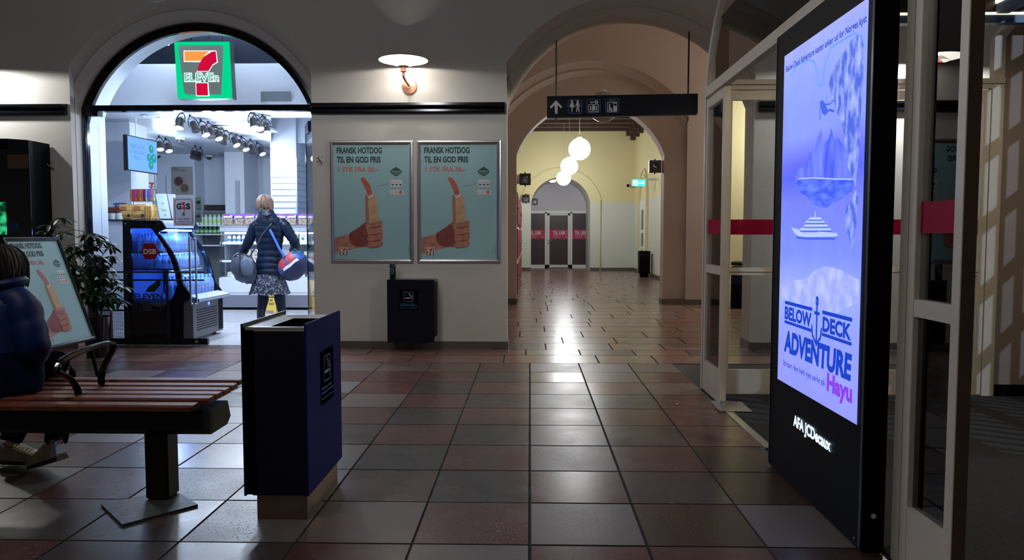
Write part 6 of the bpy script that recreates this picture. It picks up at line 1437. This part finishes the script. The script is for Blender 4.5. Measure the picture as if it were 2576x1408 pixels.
# wet floor sign
p = at(680, 788, 11.3); t = thing('wet_floor_sign', 'yellow folding wet floor sign standing behind the woman\'s legs', 'sign', (p.x, 11.35, 0))
M_WY = mat('wet_yellow', (.80, .52, .08), .45); xa, xb = p.x-.12, p.x+.12; ht = .62
for s in (0, 1):
    m = MB(); ya, yb3 = (11.22, 11.34) if s == 0 else (11.48, 11.36)
    def fp(x, z): return (x, ya+(yb3-ya)*z/ht, z)
    pr3 = [(xa, 0), (xa+.04, 0), (xa+.045, .05), (xb-.045, .05), (xb-.04, 0), (xb, 0), (xb-.02, .2), (xb-.01, .42), (xb-.04, ht), (xa+.04, ht), (xa+.01, .42), (xa+.02, .2)]
    m.loft([[fp(*q) for q in pr3], [tuple(Vector(fp(*q))+Vector((0, .012 if s == 0 else -.012, 0))) for q in pr3]], M_WY)
    if s == 0:
        fr = Fr((xa, ya-.001, 0), (1, 0, 0), (0, (yb3-ya)/ht, 1), (0, -1, 0))
        m.line(fr, [(.035, .25), (.12, .42), (.205, .25), (.035, .25)], .014, M_BLK, .003); m.disc(fr, .125, .36, .012, M_BLK, .003); m.line(fr, [(.12, .35), (.11, .31), (.14, .29), (.165, .27)], .014, M_BLK, .003); m.line(fr, [(.11, .31), (.08, .28)], .01, M_BLK, .003); m.line(fr, [(.10, .345), (.145, .32)], .008, M_BLK, .003)
        m.text(fr, 'PAS PÅ', .06, .185, .032, M_BLK, .003, .12, .03); m.text(fr, 'GLAT GULV', .035, .135, .032, M_BLK, .003, .17, .03)
    m.build('panel', t)
# ================================================================ PEOPLE
M_SKIN = mat('skin', (.52, .30, .22), .5); M_HAIR = mat('light_brown_hair', (.13, .07, .045), .5, var=.35, vscale=25); M_HAIRD = mat('dark_brown_hair', (.009, .004, .003), .55, spec=.3, var=.4, vscale=30)
M_JKT = mat('navy_puffer', (.002, .007, .020), .42, spec=.25, bump=.35, bscale=22, var=.3, vscale=8); M_TGT = mat('dark_tights', (.003, .007, .02), .6, spec=.25); M_BOOT = mat('black_boot', (.006, .007, .01), .4)
def lerp(a, b, t): return a+(b-a)*t
def body_tube(secs, m, n=24, puff=None, name=None, parent=None, squash=2.2, cap=True, sub=0, up=None):
    """secs: (centre, rx, ry) horizontal ellipses stacked along z"""
    rings = []
    for (c, rx, ry) in secs:
        c = Vector(c); r = []
        for j in range(n):
            a = 2*PI*j/n; ca, sa = math.cos(a), math.sin(a)
            e = 2/squash
            r.append(c+Vector((math.copysign(abs(ca)**e, ca)*rx, math.copysign(abs(sa)**e, sa)*ry, 0)))
        rings.append(r)
    mb = MB(); mb.loft(rings, m, cap); return mb
def hair_cap(hc, rx, ry, rz, thmax, n, mm, seed, face=None, lift=.0):
    """a cap of strands combed down from the crown"""
    r = random.Random(seed); m = MB(); rings = []; hc = Vector(hc)
    for i in range(13):
        th = .06+(thmax-.25)*i/12
        rings.append([hc+Vector((rx*.97*math.sin(th)*math.cos(a), ry*.97*math.sin(th)*math.sin(a), rz*.97*math.cos(th))) for a in [2*PI*j/28 for j in range(28)]])
    m.loft(rings, mm)
    for k in range(n):
        a = r.uniform(0, 2*PI); th1 = thmax*r.uniform(.78, 1.08)
        if face is not None and math.cos(a-face) > .62: th1 = min(th1, 1.05)
        tw = r.uniform(-.35, .35); pts = []; wv = r.uniform(0, 6); o = r.uniform(.98, 1.05)
        for j in range(8):
            t = j/7; th = .12+(th1-.12)*t; aa = a+tw*t+.05*math.sin(wv+5*t); e = 1+.07*max(0, t-.75)*4*r.uniform(-.3, 1)
            zz = rz*math.cos(th) if th < 1.9 else rz*math.cos(1.9)-(th-1.9)*rz*.9
            s_ = math.sin(min(th, 1.75))
            pts.append(hc+Vector((rx*o*e*s_*math.cos(aa), ry*o*e*s_*math.sin(aa), zz*o)))
        m.tube(pts, [.003, .006, .0075, .008, .0075, .0065, .005, .0015], mm, 5, cap=False)
    return m
WX, WY = at(680, 640, 9.95).x, 9.95
def wh(py): return at(680, py, WY).z
def wx(px): return at(px, 640, WY).x
wo = thing('person', 'woman seen from behind in a dark blue quilted coat and patterned skirt, carrying two bags', 'person', (WX, WY, 0))
hx_, hz_ = wx(666), wh(516)
N = {
 'pelvis': ((WX, WY, .93), (.14, .10)), 'waist': ((WX, WY, 1.08), (.115, .09)), 'chest': ((WX, WY, 1.26), (.14, .10)), 'neck': ((WX-.02, WY+.02, 1.44), .055), 'skull': ((hx_, WY+.06, 1.55), .066), 'crown': ((hx_, WY+.06, 1.615), .066),
 'sl': ((WX-.17, WY, 1.36), .055), 'el': ((wx(622), WY+.02, 1.08), .042), 'wl': ((wx(602), WY+.06, .88), .030), 'hl': ((wx(599), WY+.07, .82), (.030, .018)),
 'sr': ((WX+.17, WY, 1.36), .055), 'er': ((wx(742), WY+.02, 1.10), .042), 'wr': ((wx(722), WY+.24, .98), .030), 'hr': ((wx(715), WY+.30, .97), (.030, .018)),
 'hipl': ((WX-.09, WY, .86), .085), 'knl': ((wx(660), WY+.02, .48), .055), 'anl': ((wx(656), WY-.03, .10), .04), 'tol': ((wx(656), WY+.10, .04), .035),
 'hipr': ((WX+.09, WY, .86), .085), 'knr': ((wx(702), WY+.02, .48), .055), 'anr': ((wx(702), WY+.06, .10), .04), 'tor': ((wx(704), WY+.20, .04), .035)}
E = [('pelvis', 'waist'), ('waist', 'chest'), ('chest', 'neck'), ('neck', 'skull'), ('skull', 'crown'), ('chest', 'sl'), ('sl', 'el'), ('el', 'wl'), ('wl', 'hl'), ('chest', 'sr'), ('sr', 'er'), ('er', 'wr'), ('wr', 'hr'), ('pelvis', 'hipl'), ('hipl', 'knl'), ('knl', 'anl'), ('anl', 'tol'), ('pelvis', 'hipr'), ('hipr', 'knr'), ('knr', 'anr'), ('anr', 'tor')]
for s, h, dv in (('l', Vector(N['hl'][0]), Vector((0, .02, -1))), ('r', Vector(N['hr'][0]), Vector((-.5, .9, -.25)))):
    dv.normalize(); sd = Vector((1, 0, 0)).cross(dv).normalized() if abs(dv.x) < .8 else Vector((0, 0, 1)).cross(dv).normalized()
    for k, (o_f, L) in enumerate(((-.024, .062), (-.008, .075), (.008, .07), (.024, .055))):
        b = h+sd*o_f+dv*.03; c = b+dv*L*.5; d2 = c+(dv+Vector((.4 if s == 'l' else 0, 0, -.4 if s == 'r' else 0))).normalized()*L*.5
        for nm, q, rr_ in (('a', b, .0095), ('b', c, .009), ('c', d2, .0075)): N['f%s%d%s' % (s, k, nm)] = (tuple(q), rr_)
        E += [('h'+s, 'f%s%da' % (s, k)), ('f%s%da' % (s, k), 'f%s%db' % (s, k)), ('f%s%db' % (s, k), 'f%s%dc' % (s, k))]
    b = h+sd*-.034-dv*.005; c = b+(dv*.6-sd*.6+Vector((.4, 0, 0))).normalized()*.04
    N['t%sa' % s] = (tuple(b), .011); N['t%sb' % s] = (tuple(c), .0085); E += [('h'+s, 't%sa' % s), ('t%sa' % s, 't%sb' % s)]
skinned('body', N, E, M_SKIN, wo, 'pelvis', 1)
# face features on the far side, ears
m = MB(); fy = WY+.05+.098
m.ball((hx_, fy, hz_-.03), .014, M_SKIN, 8, rz=.022); 
for s in (-1, 1): m.ball((hx_+s*.03, fy-.006, hz_-.005), .012, M_PRW, 8, rz=.007); m.ball((hx_+s*.03, fy+.004, hz_-.005), .005, M_BLK, 6)
m.ball((hx_, fy-.005, hz_-.065), .024, mat('lips', (.4, .12, .10), .5), 8, rz=.008)
for s in (-1, 1): m.ball((hx_+s*.083, WY+.045, hz_-.02), .012, M_SKIN, 10, rz=.030, ry=.020)
m.build('face', wo, smooth=True)
# hair: short bob with strands
m = hair_cap((hx_, WY+.04, hz_+.025), .104, .106, .115, 2.25, 170, M_HAIR, 5, PI/2); m.build('hair', wo, smooth=True)
# coat body
secs = []; zs = [wh(p) for p in (692, 688, 680, 672, 664, 656, 648, 640, 632, 624, 614, 604, 594, 584, 574, 566, 558, 552, 547)]
hw2 = [.185, .20, .198, .196, .19, .182, .172, .165, .160, .160, .170, .180, .19, .20, .205, .205, .19, .15, .10]
for i, (z, w_) in enumerate(zip(zs, hw2)):
    secs.append((z, w_))
rings = []; zz = []
M_ = 66
for i in range(M_+1):
    z = lerp(zs[0], zs[-1], i/M_)
    for k in range(len(zs)-1):
        if zs[k] <= z <= zs[k+1] or k == len(zs)-2: t = min(1, max(0, (z-zs[k])/(zs[k+1]-zs[k]))); w_ = lerp(hw2[k], hw2[k+1], t); break
    pf = .012*abs(math.sin(PI*(z-zs[0])/.083))**.6-.008 if z < wh(560) else 0
    rings.append([Vector((WX-.005+(w_+pf)*math.cos(a), WY+(w_*.66+pf+.01)*math.sin(a), z+.006*math.sin(3*a))) for a in [2*PI*j/32 for j in range(32)]])
m = MB(); m.loft(rings, M_JKT); ct_ = m.build('coat', wo, smooth=True)
def sleeve(path, rad, nm, par, mm, puff=.005, sp_=.06):
    P = [Vector(p) for p in path]; out = []; rr_ = []; K = 9; 
    for i in range(len(P)-1):
        for k in range(K):
            t = k/K; out.append(P[i].lerp(P[i+1], t)); rr_.append(lerp(rad[i], rad[i+1], t))
    out.append(P[-1]); rr_.append(rad[-1])
    for _ in range(3): out = [out[0]]+[(out[i-1]+out[i]*2+out[i+1])/4 for i in range(1, len(out)-1)]+[out[-1]]
    L = 0; r2 = []
    for i in range(len(out)):
        if i: L += (out[i]-out[i-1]).length
        r2.append(rr_[i]+puff*(2*abs(math.sin(PI*L/sp_))**.7-1))
    r2[0] *= .7
    m = MB(); m.tube(out, r2, mm, 16); return m.build(nm, par, smooth=True)
sleeve([(WX-.13, WY, 1.37), (WX-.19, WY, 1.33), (wx(626), WY-.005, 1.10), (wx(605), WY+.04, .92), (wx(600), WY+.05, .86)], [.065, .075, .064, .050, .046], 'sleeve', ct_, M_JKT)
sleeve([(WX+.13, WY, 1.37), (WX+.19, WY, 1.33), (wx(741), WY+.005, 1.11), (wx(738), WY+.10, 1.03), (wx(722), WY+.23, .985)], [.065, .075, .064, .058, .046], 'sleeve', ct_, M_JKT)
m = MB(); rings = []
for i, (pz_, rx, ry, dy) in enumerate(((566, .16, .09, -.035), (560, .165, .10, -.05), (552, .15, .10, -.05), (544, .13, .095, -.04), (536, .112, .09, -.03), (529, .10, .085, -.02), (527, .085, .075, -.01), (532, .07, .06, 0))):
    rings.append([Vector((lerp(WX, hx_+.02, i/7)+rx*math.cos(a), WY+dy+ry*math.sin(a), wh(pz_)+.014*math.sin(a*2+i)+.01*math.cos(a*3))) for a in [2*PI*j/28 for j in range(28)]])
m.loft(rings, M_JKT); m.build('hood', ct_, smooth=True)
m = MB()
for k in range(5):
    zk = wh(538+k*6); m.tube([(WX-.13+.01*k, WY-.06, zk+.01), (WX-.06, WY-.125-.004*k, zk-.02), (WX+.02, WY-.14, zk-.028), (WX+.08+.008*k, WY-.11, zk)], [.006, .013, .012, .005], M_JKT, 8)
m.build('hood_fold', ct_, smooth=True)
# skirt
M_SKT = mat('mottled_skirt', (.03, .03, .045), .6); nt = M_SKT.node_tree; n_ = nt.nodes.new('ShaderNodeTexNoise'); n_.inputs['Scale'].default_value = 42; n_.inputs['Detail'].default_value = 3; cr_ = nt.nodes.new('ShaderNodeValToRGB'); cr_.color_ramp.elements[0].position = .50; cr_.color_ramp.elements[0].color = (.008, .009, .016, 1); cr_.color_ramp.elements[1].position = .60; cr_.color_ramp.elements[1].color = (.20, .215, .26, 1); tcx = nt.nodes.new('ShaderNodeTexCoord'); nt.links.new(tcx.outputs['Object'], n_.inputs['Vector']); nt.links.new(n_.outputs['Fac'], cr_.inputs[0]); nt.links.new(cr_.outputs[0], nt.nodes['Principled BSDF'].inputs['Base Color'])
rings = []
for i in range(9):
    t = i/8; z = lerp(wh(684), wh(739), t); R = lerp(.18, .262, t)
    rings.append([Vector((WX-.02+(R+.018*t*math.sin(11*a))*math.cos(a), WY+(R*.72+.018*t*math.sin(11*a))*math.sin(a), z+.010*t*math.sin(5*a))) for a in [2*PI*j/88 for j in range(88)]])
m = MB(); m.loft(rings, M_SKT, cap=False); m.build('skirt', wo, smooth=True)
for s, (kx, ax_, ay, k2) in enumerate(((660, 656, -.03, 0), (702, 703, .06, 0))):
    m = MB(); m.tube([(WX+(-.09 if s == 0 else .09), WY, .80), (wx(kx), WY+.02, .50), (wx(kx), WY-.005, .34), (wx(ax_), WY+ay, .15)], [.098, .070, .072, .052], M_TGT, 14); m.build('trouser_leg', wo, smooth=True)
    m = MB(); bx_, by_ = wx(ax_), WY+ay; m.tube([(bx_, by_, .20), (bx_, by_-.01, .10), (bx_, by_-.01, .045)], [.056, .054, .050], M_BOOT, 14)
    m.loft([[(bx_+dx*w_, by_+y, z) for dx, z in ((-1, .004), (-1, .03), (-.6, h_), (.6, h_), (1, .03), (1, .004))] for y, w_, h_ in ((-.07, .03, .06), (-.04, .042, .09), (.04, .044, .09), (.12, .046, .06), (.18, .035, .045), (.205, .015, .03))], M_BOOT); m.build('boot', wo, smooth=True)
# grey duffel bag
M_GB = mat('grey_bag', (.045, .055, .085), .6, bump=.4, bscale=18, var=.2, vscale=6); M_GBD = mat('grey_bag_strap', (.02, .022, .03), .6)
gx, gz = wx(622), wh(672); gb = thing('duffel_bag', 'grey duffel bag hanging at the woman\'s left side on a dark strap', 'bag', (gx, WY-.12, gz))
m = MB(); rings = []
for i in range(15):
    t = -1+2*i/14; x = gx+t*.165; R = (1-abs(t)**3.2)**.5 if abs(t) < 1 else .02
    R = max(R, .12); rings.append([Vector((x+.012*math.sin(3*a+i), WY-.13+.12*R*math.cos(a), gz-.02-.06*t*.8+.205*R*math.sin(a)*(1 if math.sin(a) > 0 else .9)+.008*math.sin(4*a+2*i))) for a in [2*PI*j/26 for j in range(26)]])
m.loft(rings, M_GB); m.build('body', gb, smooth=True)
m = MB(); m.ball((gx+.085, WY-.235, gz+.02), .085, mat('grey_bag_light', (.11, .12, .16), .6, bump=.6, bscale=20, var=.3, vscale=12), 18, rz=.12, ry=.04, e=.7).jitter(.005, 3); m.build('side_pocket', gb, smooth=True)
m = MB(); m.tube([(gx-.13, WY-.18, gz+.13), (gx-.05, WY-.22, gz+.18), (gx+.06, WY-.225, gz+.17), (gx+.14, WY-.18, gz+.12)], .009, M_GBD, 6); m.tube([(gx-.02, WY-.262, gz-.14), (gx-.01, WY-.262, gz+.02), (gx-.01, WY-.22, gz+.18)], .007, M_GBD, 6)
m.box(gx-.03, gx+.03, WY-.23, WY-.21, gz+.165, gz+.20, M_GBD); m.build('handles', gb)
m = MB(); m.tube([(gx+.10, WY-.16, gz+.16), (wx(660), WY-.155, wh(612)), (wx(672), WY-.165, wh(590)), (wx(690), WY-.16, wh(568)), (WX+.10, WY-.09, wh(552)), (WX+.13, WY+.0, wh(546))], .010, M_GBD, 6, ex=.4); m.build('strap', gb)
# blue and red duffel bag
M_NB = mat('navy_bag', (.008, .014, .045), .5, bump=.3, bscale=18, var=.2); M_RB = mat('red_bag_panel', (.34, .025, .03), .5, var=.3, vscale=12); M_BB2 = mat('blue_bag_panel', (.018, .065, .22), .45, var=.2); M_WB = mat('white_piping', (.65, .68, .75), .5)
rx_, rz_ = wx(744), wh(668); rb_ = thing('sports_bag', 'navy duffel bag with red and blue panels on the woman\'s right side', 'bag', (rx_, WY-.1, rz_))
m = MB(); rings = []; n = 30
tilt = Matrix.Rotation(math.radians(-38), 3, 'Y')
for i in range(17):
    t = -1+2*i/16; R = max(.10, (1-abs(t)**2.6)**.5)
    rings.append([Vector((rx_, WY-.10, rz_))+tilt @ Vector((t*.215, .135*R*math.cos(a), .175*R*math.sin(a)+.004*math.sin(5*a+i))) for a in [2*PI*j/n for j in range(n)]])
for i in range(16):
    for j in range(n):
        a = 2*PI*(j+.5)/n; t = -1+2*(i+.5)/16
        mm = M_NB
        if math.sin(a) > .1 and math.cos(a) < .3:
            mm = M_RB if (-.65 < t < -.1 or .0 < t < .45) and math.sin(a) > .2 and math.sin(a) < .93 else M_BB2
        if .0 < math.sin(a) < .14 and math.cos(a) < 0 and -.5 < t < .6: mm = M_WB
        k = (j+1) % n; m.quad(rings[i][j], rings[i][k], rings[i+1][k], rings[i+1][j], mm)
m.poly(rings[0], M_NB); m.poly(rings[-1], M_NB); m.build('body', rb_, smooth=True)
m = MB(); m.tube([(rx_-.10, WY-.17, rz_+.13), (wx(714), WY-.17, wh(625)), (wx(702), WY-.165, wh(600)), (wx(690), WY-.155, wh(577))], .017, mat('blue_strap', (.04, .14, .48), .5), 6, ex=.3); m.build('strap', rb_)
m = MB(); m.tube([(rx_+.0, WY-.16, rz_+.18), (rx_+.04, WY-.17, rz_+.23), (rx_+.09, WY-.17, rz_+.19), (rx_+.08, WY-.17, rz_+.14)], .006, mat('green_cord', (.03, .22, .20), .5), 6); m.build('cord', rb_, smooth=True)

# ---- seated teenager at the left end of the frame
def Pk(px, py, Y): return at(px, py, Y)
ty = 3.36; tx = -2.50
te = thing('person', 'young person in a blue jacket sitting on the bench, seen from behind', 'person', (tx, ty, .46))
hx2, hy2, hz2 = at(1, 680, 3.40).x, 3.40, at(1, 680, 3.40).z
N = {'pelvis': ((tx, ty, .58), (.13, .11)), 'waist': ((tx, ty+.01, .68), (.12, .10)), 'chest': ((tx+.01, ty+.02, .83), (.13, .10)), 'neck': ((tx+.06, ty+.03, .95), .05), 'skull': ((hx2, hy2, 1.03), .07), 'crown': ((hx2, hy2, 1.09), .075),
 'sr': ((-2.365, ty, .875), .05), 'er': ((-2.30, ty-.03, .68), .04), 'wr': ((-2.45, ty+.15, .625), .026), 'hr': ((-2.50, ty+.19, .645), (.028, .018)),
 'sl': ((tx-.14, ty+.06, .875), .05), 'el': ((tx-.22, ty+.12, .68), .04), 'wl': ((tx-.12, ty+.28, .60), .028), 'hl': ((tx-.08, ty+.32, .60), (.028, .018)),
 'hipr': ((tx+.08, ty+.06, .55), .08), 'knr': ((-2.45, ty+.46, .53), .048), 'anr': ((-2.37, 3.63, .15), .032), 'tor': ((-2.46, 3.66, .08), .026),
 'hipl': ((tx-.08, ty+.06, .55), .08), 'knl': ((-2.60, ty+.52, .53), .055), 'anl': ((-2.69, 3.75, .10), .032), 'tol': ((-2.56, 3.72, .065), .026)}
E = [('pelvis', 'waist'), ('waist', 'chest'), ('chest', 'neck'), ('neck', 'skull'), ('skull', 'crown'), ('chest', 'sl'), ('sl', 'el'), ('el', 'wl'), ('wl', 'hl'), ('chest', 'sr'), ('sr', 'er'), ('er', 'wr'), ('wr', 'hr'), ('pelvis', 'hipl'), ('hipl', 'knl'), ('knl', 'anl'), ('anl', 'tol'), ('pelvis', 'hipr'), ('hipr', 'knr'), ('knr', 'anr'), ('anr', 'tor')]
for s, h, dv in (('l', Vector(N['hl'][0]), Vector((.4, .9, -.1))), ('r', Vector(N['hr'][0]), Vector((-.5, .85, -.1)))):
    dv.normalize(); sd = Vector((0, 0, 1)).cross(dv).normalized()
    for k, (o_f, L) in enumerate(((-.024, .052), (-.008, .065), (.008, .06), (.024, .048))):
        b = h+sd*o_f+dv*.03; c = b+dv*L*.5; d2 = c+(dv+Vector((0, 0, -.5))).normalized()*L*.5
        for nm, q, rr_ in (('a', b, .009), ('b', c, .0085), ('c', d2, .007)): N['f%s%d%s' % (s, k, nm)] = (tuple(q), rr_)
        E += [('h'+s, 'f%s%da' % (s, k)), ('f%s%da' % (s, k), 'f%s%db' % (s, k)), ('f%s%db' % (s, k), 'f%s%dc' % (s, k))]
    b = h-sd*.03; c = b+(dv*.7-sd*.6).normalized()*.035; N['t%sa' % s] = (tuple(b), .010); N['t%sb' % s] = (tuple(c), .008); E += [('h'+s, 't%sa' % s), ('t%sa' % s, 't%sb' % s)]
skinned('body', N, E, M_SKIN, te, 'pelvis', 1)
fd = Vector((-.75, .62, 0)).normalized(); sd = Vector((fd.y, -fd.x, 0))
hc = Vector((hx2, hy2, hz2)); m = MB()
m.ball(hc+sd*.078+Vector((0, 0, -.03)), .014, M_SKIN, 10, rz=.030, ry=.02); m.ball(hc-sd*.078+Vector((0, 0, -.03)), .014, M_SKIN, 10, rz=.030)
m.ball(hc+fd*.098+Vector((0, 0, -.035)), .012, M_SKIN, 8, rz=.02)
for s in (-1, 1): m.ball(hc+fd*.088+sd*s*.03+Vector((0, 0, -.01)), .010, M_PRW, 8, rz=.006); m.ball(hc+fd*.096+sd*s*.03+Vector((0, 0, -.01)), .0045, M_BLK, 6)
m.ball(hc+fd*.088+Vector((0, 0, -.07)), .02, mat('lips', (0, 0, 0)), 8, rz=.007); m.build('face', te, smooth=True)
m = hair_cap((hx2+.004, hy2, hz2+.010), .101, .103, .106, 2.3, 150, M_HAIRD, 6, math.atan2(.62, -.75)); m.build('hair', te, smooth=True)
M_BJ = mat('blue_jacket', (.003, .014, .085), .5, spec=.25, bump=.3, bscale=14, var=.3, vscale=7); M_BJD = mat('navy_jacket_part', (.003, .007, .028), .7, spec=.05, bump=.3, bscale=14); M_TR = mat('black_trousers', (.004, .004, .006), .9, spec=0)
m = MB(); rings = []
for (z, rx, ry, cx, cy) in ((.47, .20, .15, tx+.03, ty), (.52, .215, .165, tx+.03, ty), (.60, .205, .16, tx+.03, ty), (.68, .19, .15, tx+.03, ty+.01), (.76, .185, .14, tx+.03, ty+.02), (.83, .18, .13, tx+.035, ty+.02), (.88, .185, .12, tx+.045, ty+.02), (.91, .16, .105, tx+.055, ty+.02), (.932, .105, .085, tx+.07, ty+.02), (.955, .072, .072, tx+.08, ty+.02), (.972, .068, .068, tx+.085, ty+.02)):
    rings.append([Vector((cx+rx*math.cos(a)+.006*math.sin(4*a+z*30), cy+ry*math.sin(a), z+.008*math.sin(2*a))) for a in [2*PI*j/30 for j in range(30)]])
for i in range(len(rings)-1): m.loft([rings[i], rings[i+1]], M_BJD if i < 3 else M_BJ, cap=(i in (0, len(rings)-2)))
jk = m.build('jacket', te, smooth=True)
sleeve([(-2.42, ty+.0, .915), (-2.33, ty, .885), (-2.265, ty-.03, .70), (-2.30, ty+.02, .645), (-2.47, ty+.16, .635)], [.06, .075, .072, .066, .045], 'sleeve', jk, M_BJ, .004, .09)
sleeve([(tx-.10, ty+.04, .90), (tx-.16, ty+.06, .87), (tx-.24, ty+.12, .70), (tx-.22, ty+.16, .64), (tx-.12, ty+.28, .61)], [.06, .075, .072, .066, .045], 'sleeve', jk, M_BJ, .004, .09)
m = MB(); m.tube([(tx+.085+.070*math.cos(a), ty+.02+.070*math.sin(a), .978+.012*math.sin(a+1)) for a in [PI+2*PI*j/18 for j in range(19)]], .022, M_BJ, 8, cap=False); m.build('collar', jk, smooth=True)
for s, (hp, kn, an) in enumerate((((tx+.08, ty+.04, .56), (-2.45, ty+.46, .53), (-2.37, 3.63, .17)), ((tx-.08, ty+.04, .56), (-2.60, ty+.52, .54), (-2.69, 3.75, .13)))):
    m = MB(); kk = Vector(kn); m.tube([hp, kk*.9+Vector(hp)*.1, kk+Vector((0, .01, -.06)), Vector(an)*.6+kk*.4+Vector((0, .02, -.02)), an], [.085, .066, .060, .058, .052], M_TR, 16); m.build('trouser_leg', te, smooth=True)
M_SHOE = mat('beige_shoe', (.34, .26, .17), .6, bump=.3, bscale=50, var=.2, vscale=25); M_SOLE = mat('shoe_sole_dark', (.02, .022, .035), .6); M_SHW2 = mat('shoe_white_heel', (.38, .45, .62), .5); M_LACE = mat('shoe_lace', (.60, .55, .45), .7)
for s, (heel, toe) in enumerate(((Vector((-2.325, 3.60, .085)), Vector((-2.53, 3.68, .012))), (Vector((-2.73, 3.76, .02)), Vector((-2.48, 3.70, .035))))):
    d = (toe-heel); L = d.length; d.normalize(); sd_ = Vector((-d.y, d.x, 0)).normalized(); up = sd_.cross(d)*-1
    if up.z < 0: up = -up
    def sec(t, w_, z0, z1): c = heel+d*(L*t); return [c+sd_*w_*x+up*(z0+(z1-z0)*y) for x, y in ((-1, 0), (-1.02, .35), (-.8, .85), (0, 1), (.8, .85), (1.02, .35), (1, 0))]
    m = MB(); m.loft([sec(-.02, .028, .02, .085), sec(.05, .036, .018, .10), sec(.25, .038, .018, .10), sec(.45, .040, .018, .082), sec(.7, .046, .018, .066), sec(.9, .042, .018, .050), sec(1.0, .022, .018, .03)], M_SHOE); sh_ = m.build('shoe', te, smooth=True)
    m = MB(); m.loft([sec(-.04, .032, 0, .025), sec(.1, .040, -.002, .022), sec(.5, .044, -.002, .02), sec(.85, .046, 0, .02), sec(1.02, .026, .006, .02)], M_SOLE); m.build('sole', sh_)
    m = MB(); m.loft([sec(-.05, .026, .03, .10), sec(.02, .036, .024, .102), sec(.08, .039, .03, .06)], M_SHW2); m.build('heel_cap', sh_, smooth=True)
    m = MB()
    for t in (.36, .44, .52, .60, .68):
        zc = lerp(.098, .070, (t-.36)/.32); c = heel+d*(L*t)+up*zc; m.tube([c-sd_*.026-up*.008, c+up*.002, c+sd_*.026-up*.008], .004, M_LACE, 6)
    m.build('laces', sh_)
    m = MB(); c = heel+up*.09-d*.012; m.tube([c, c-d*.02+up*.014, c-d*.03, c-d*.02-up*.014, c-d*.002-up*.006], .0028, mat('red_pull_tab', (.22, .03, .05), .6), 6); m.build('pull_tab', sh_)
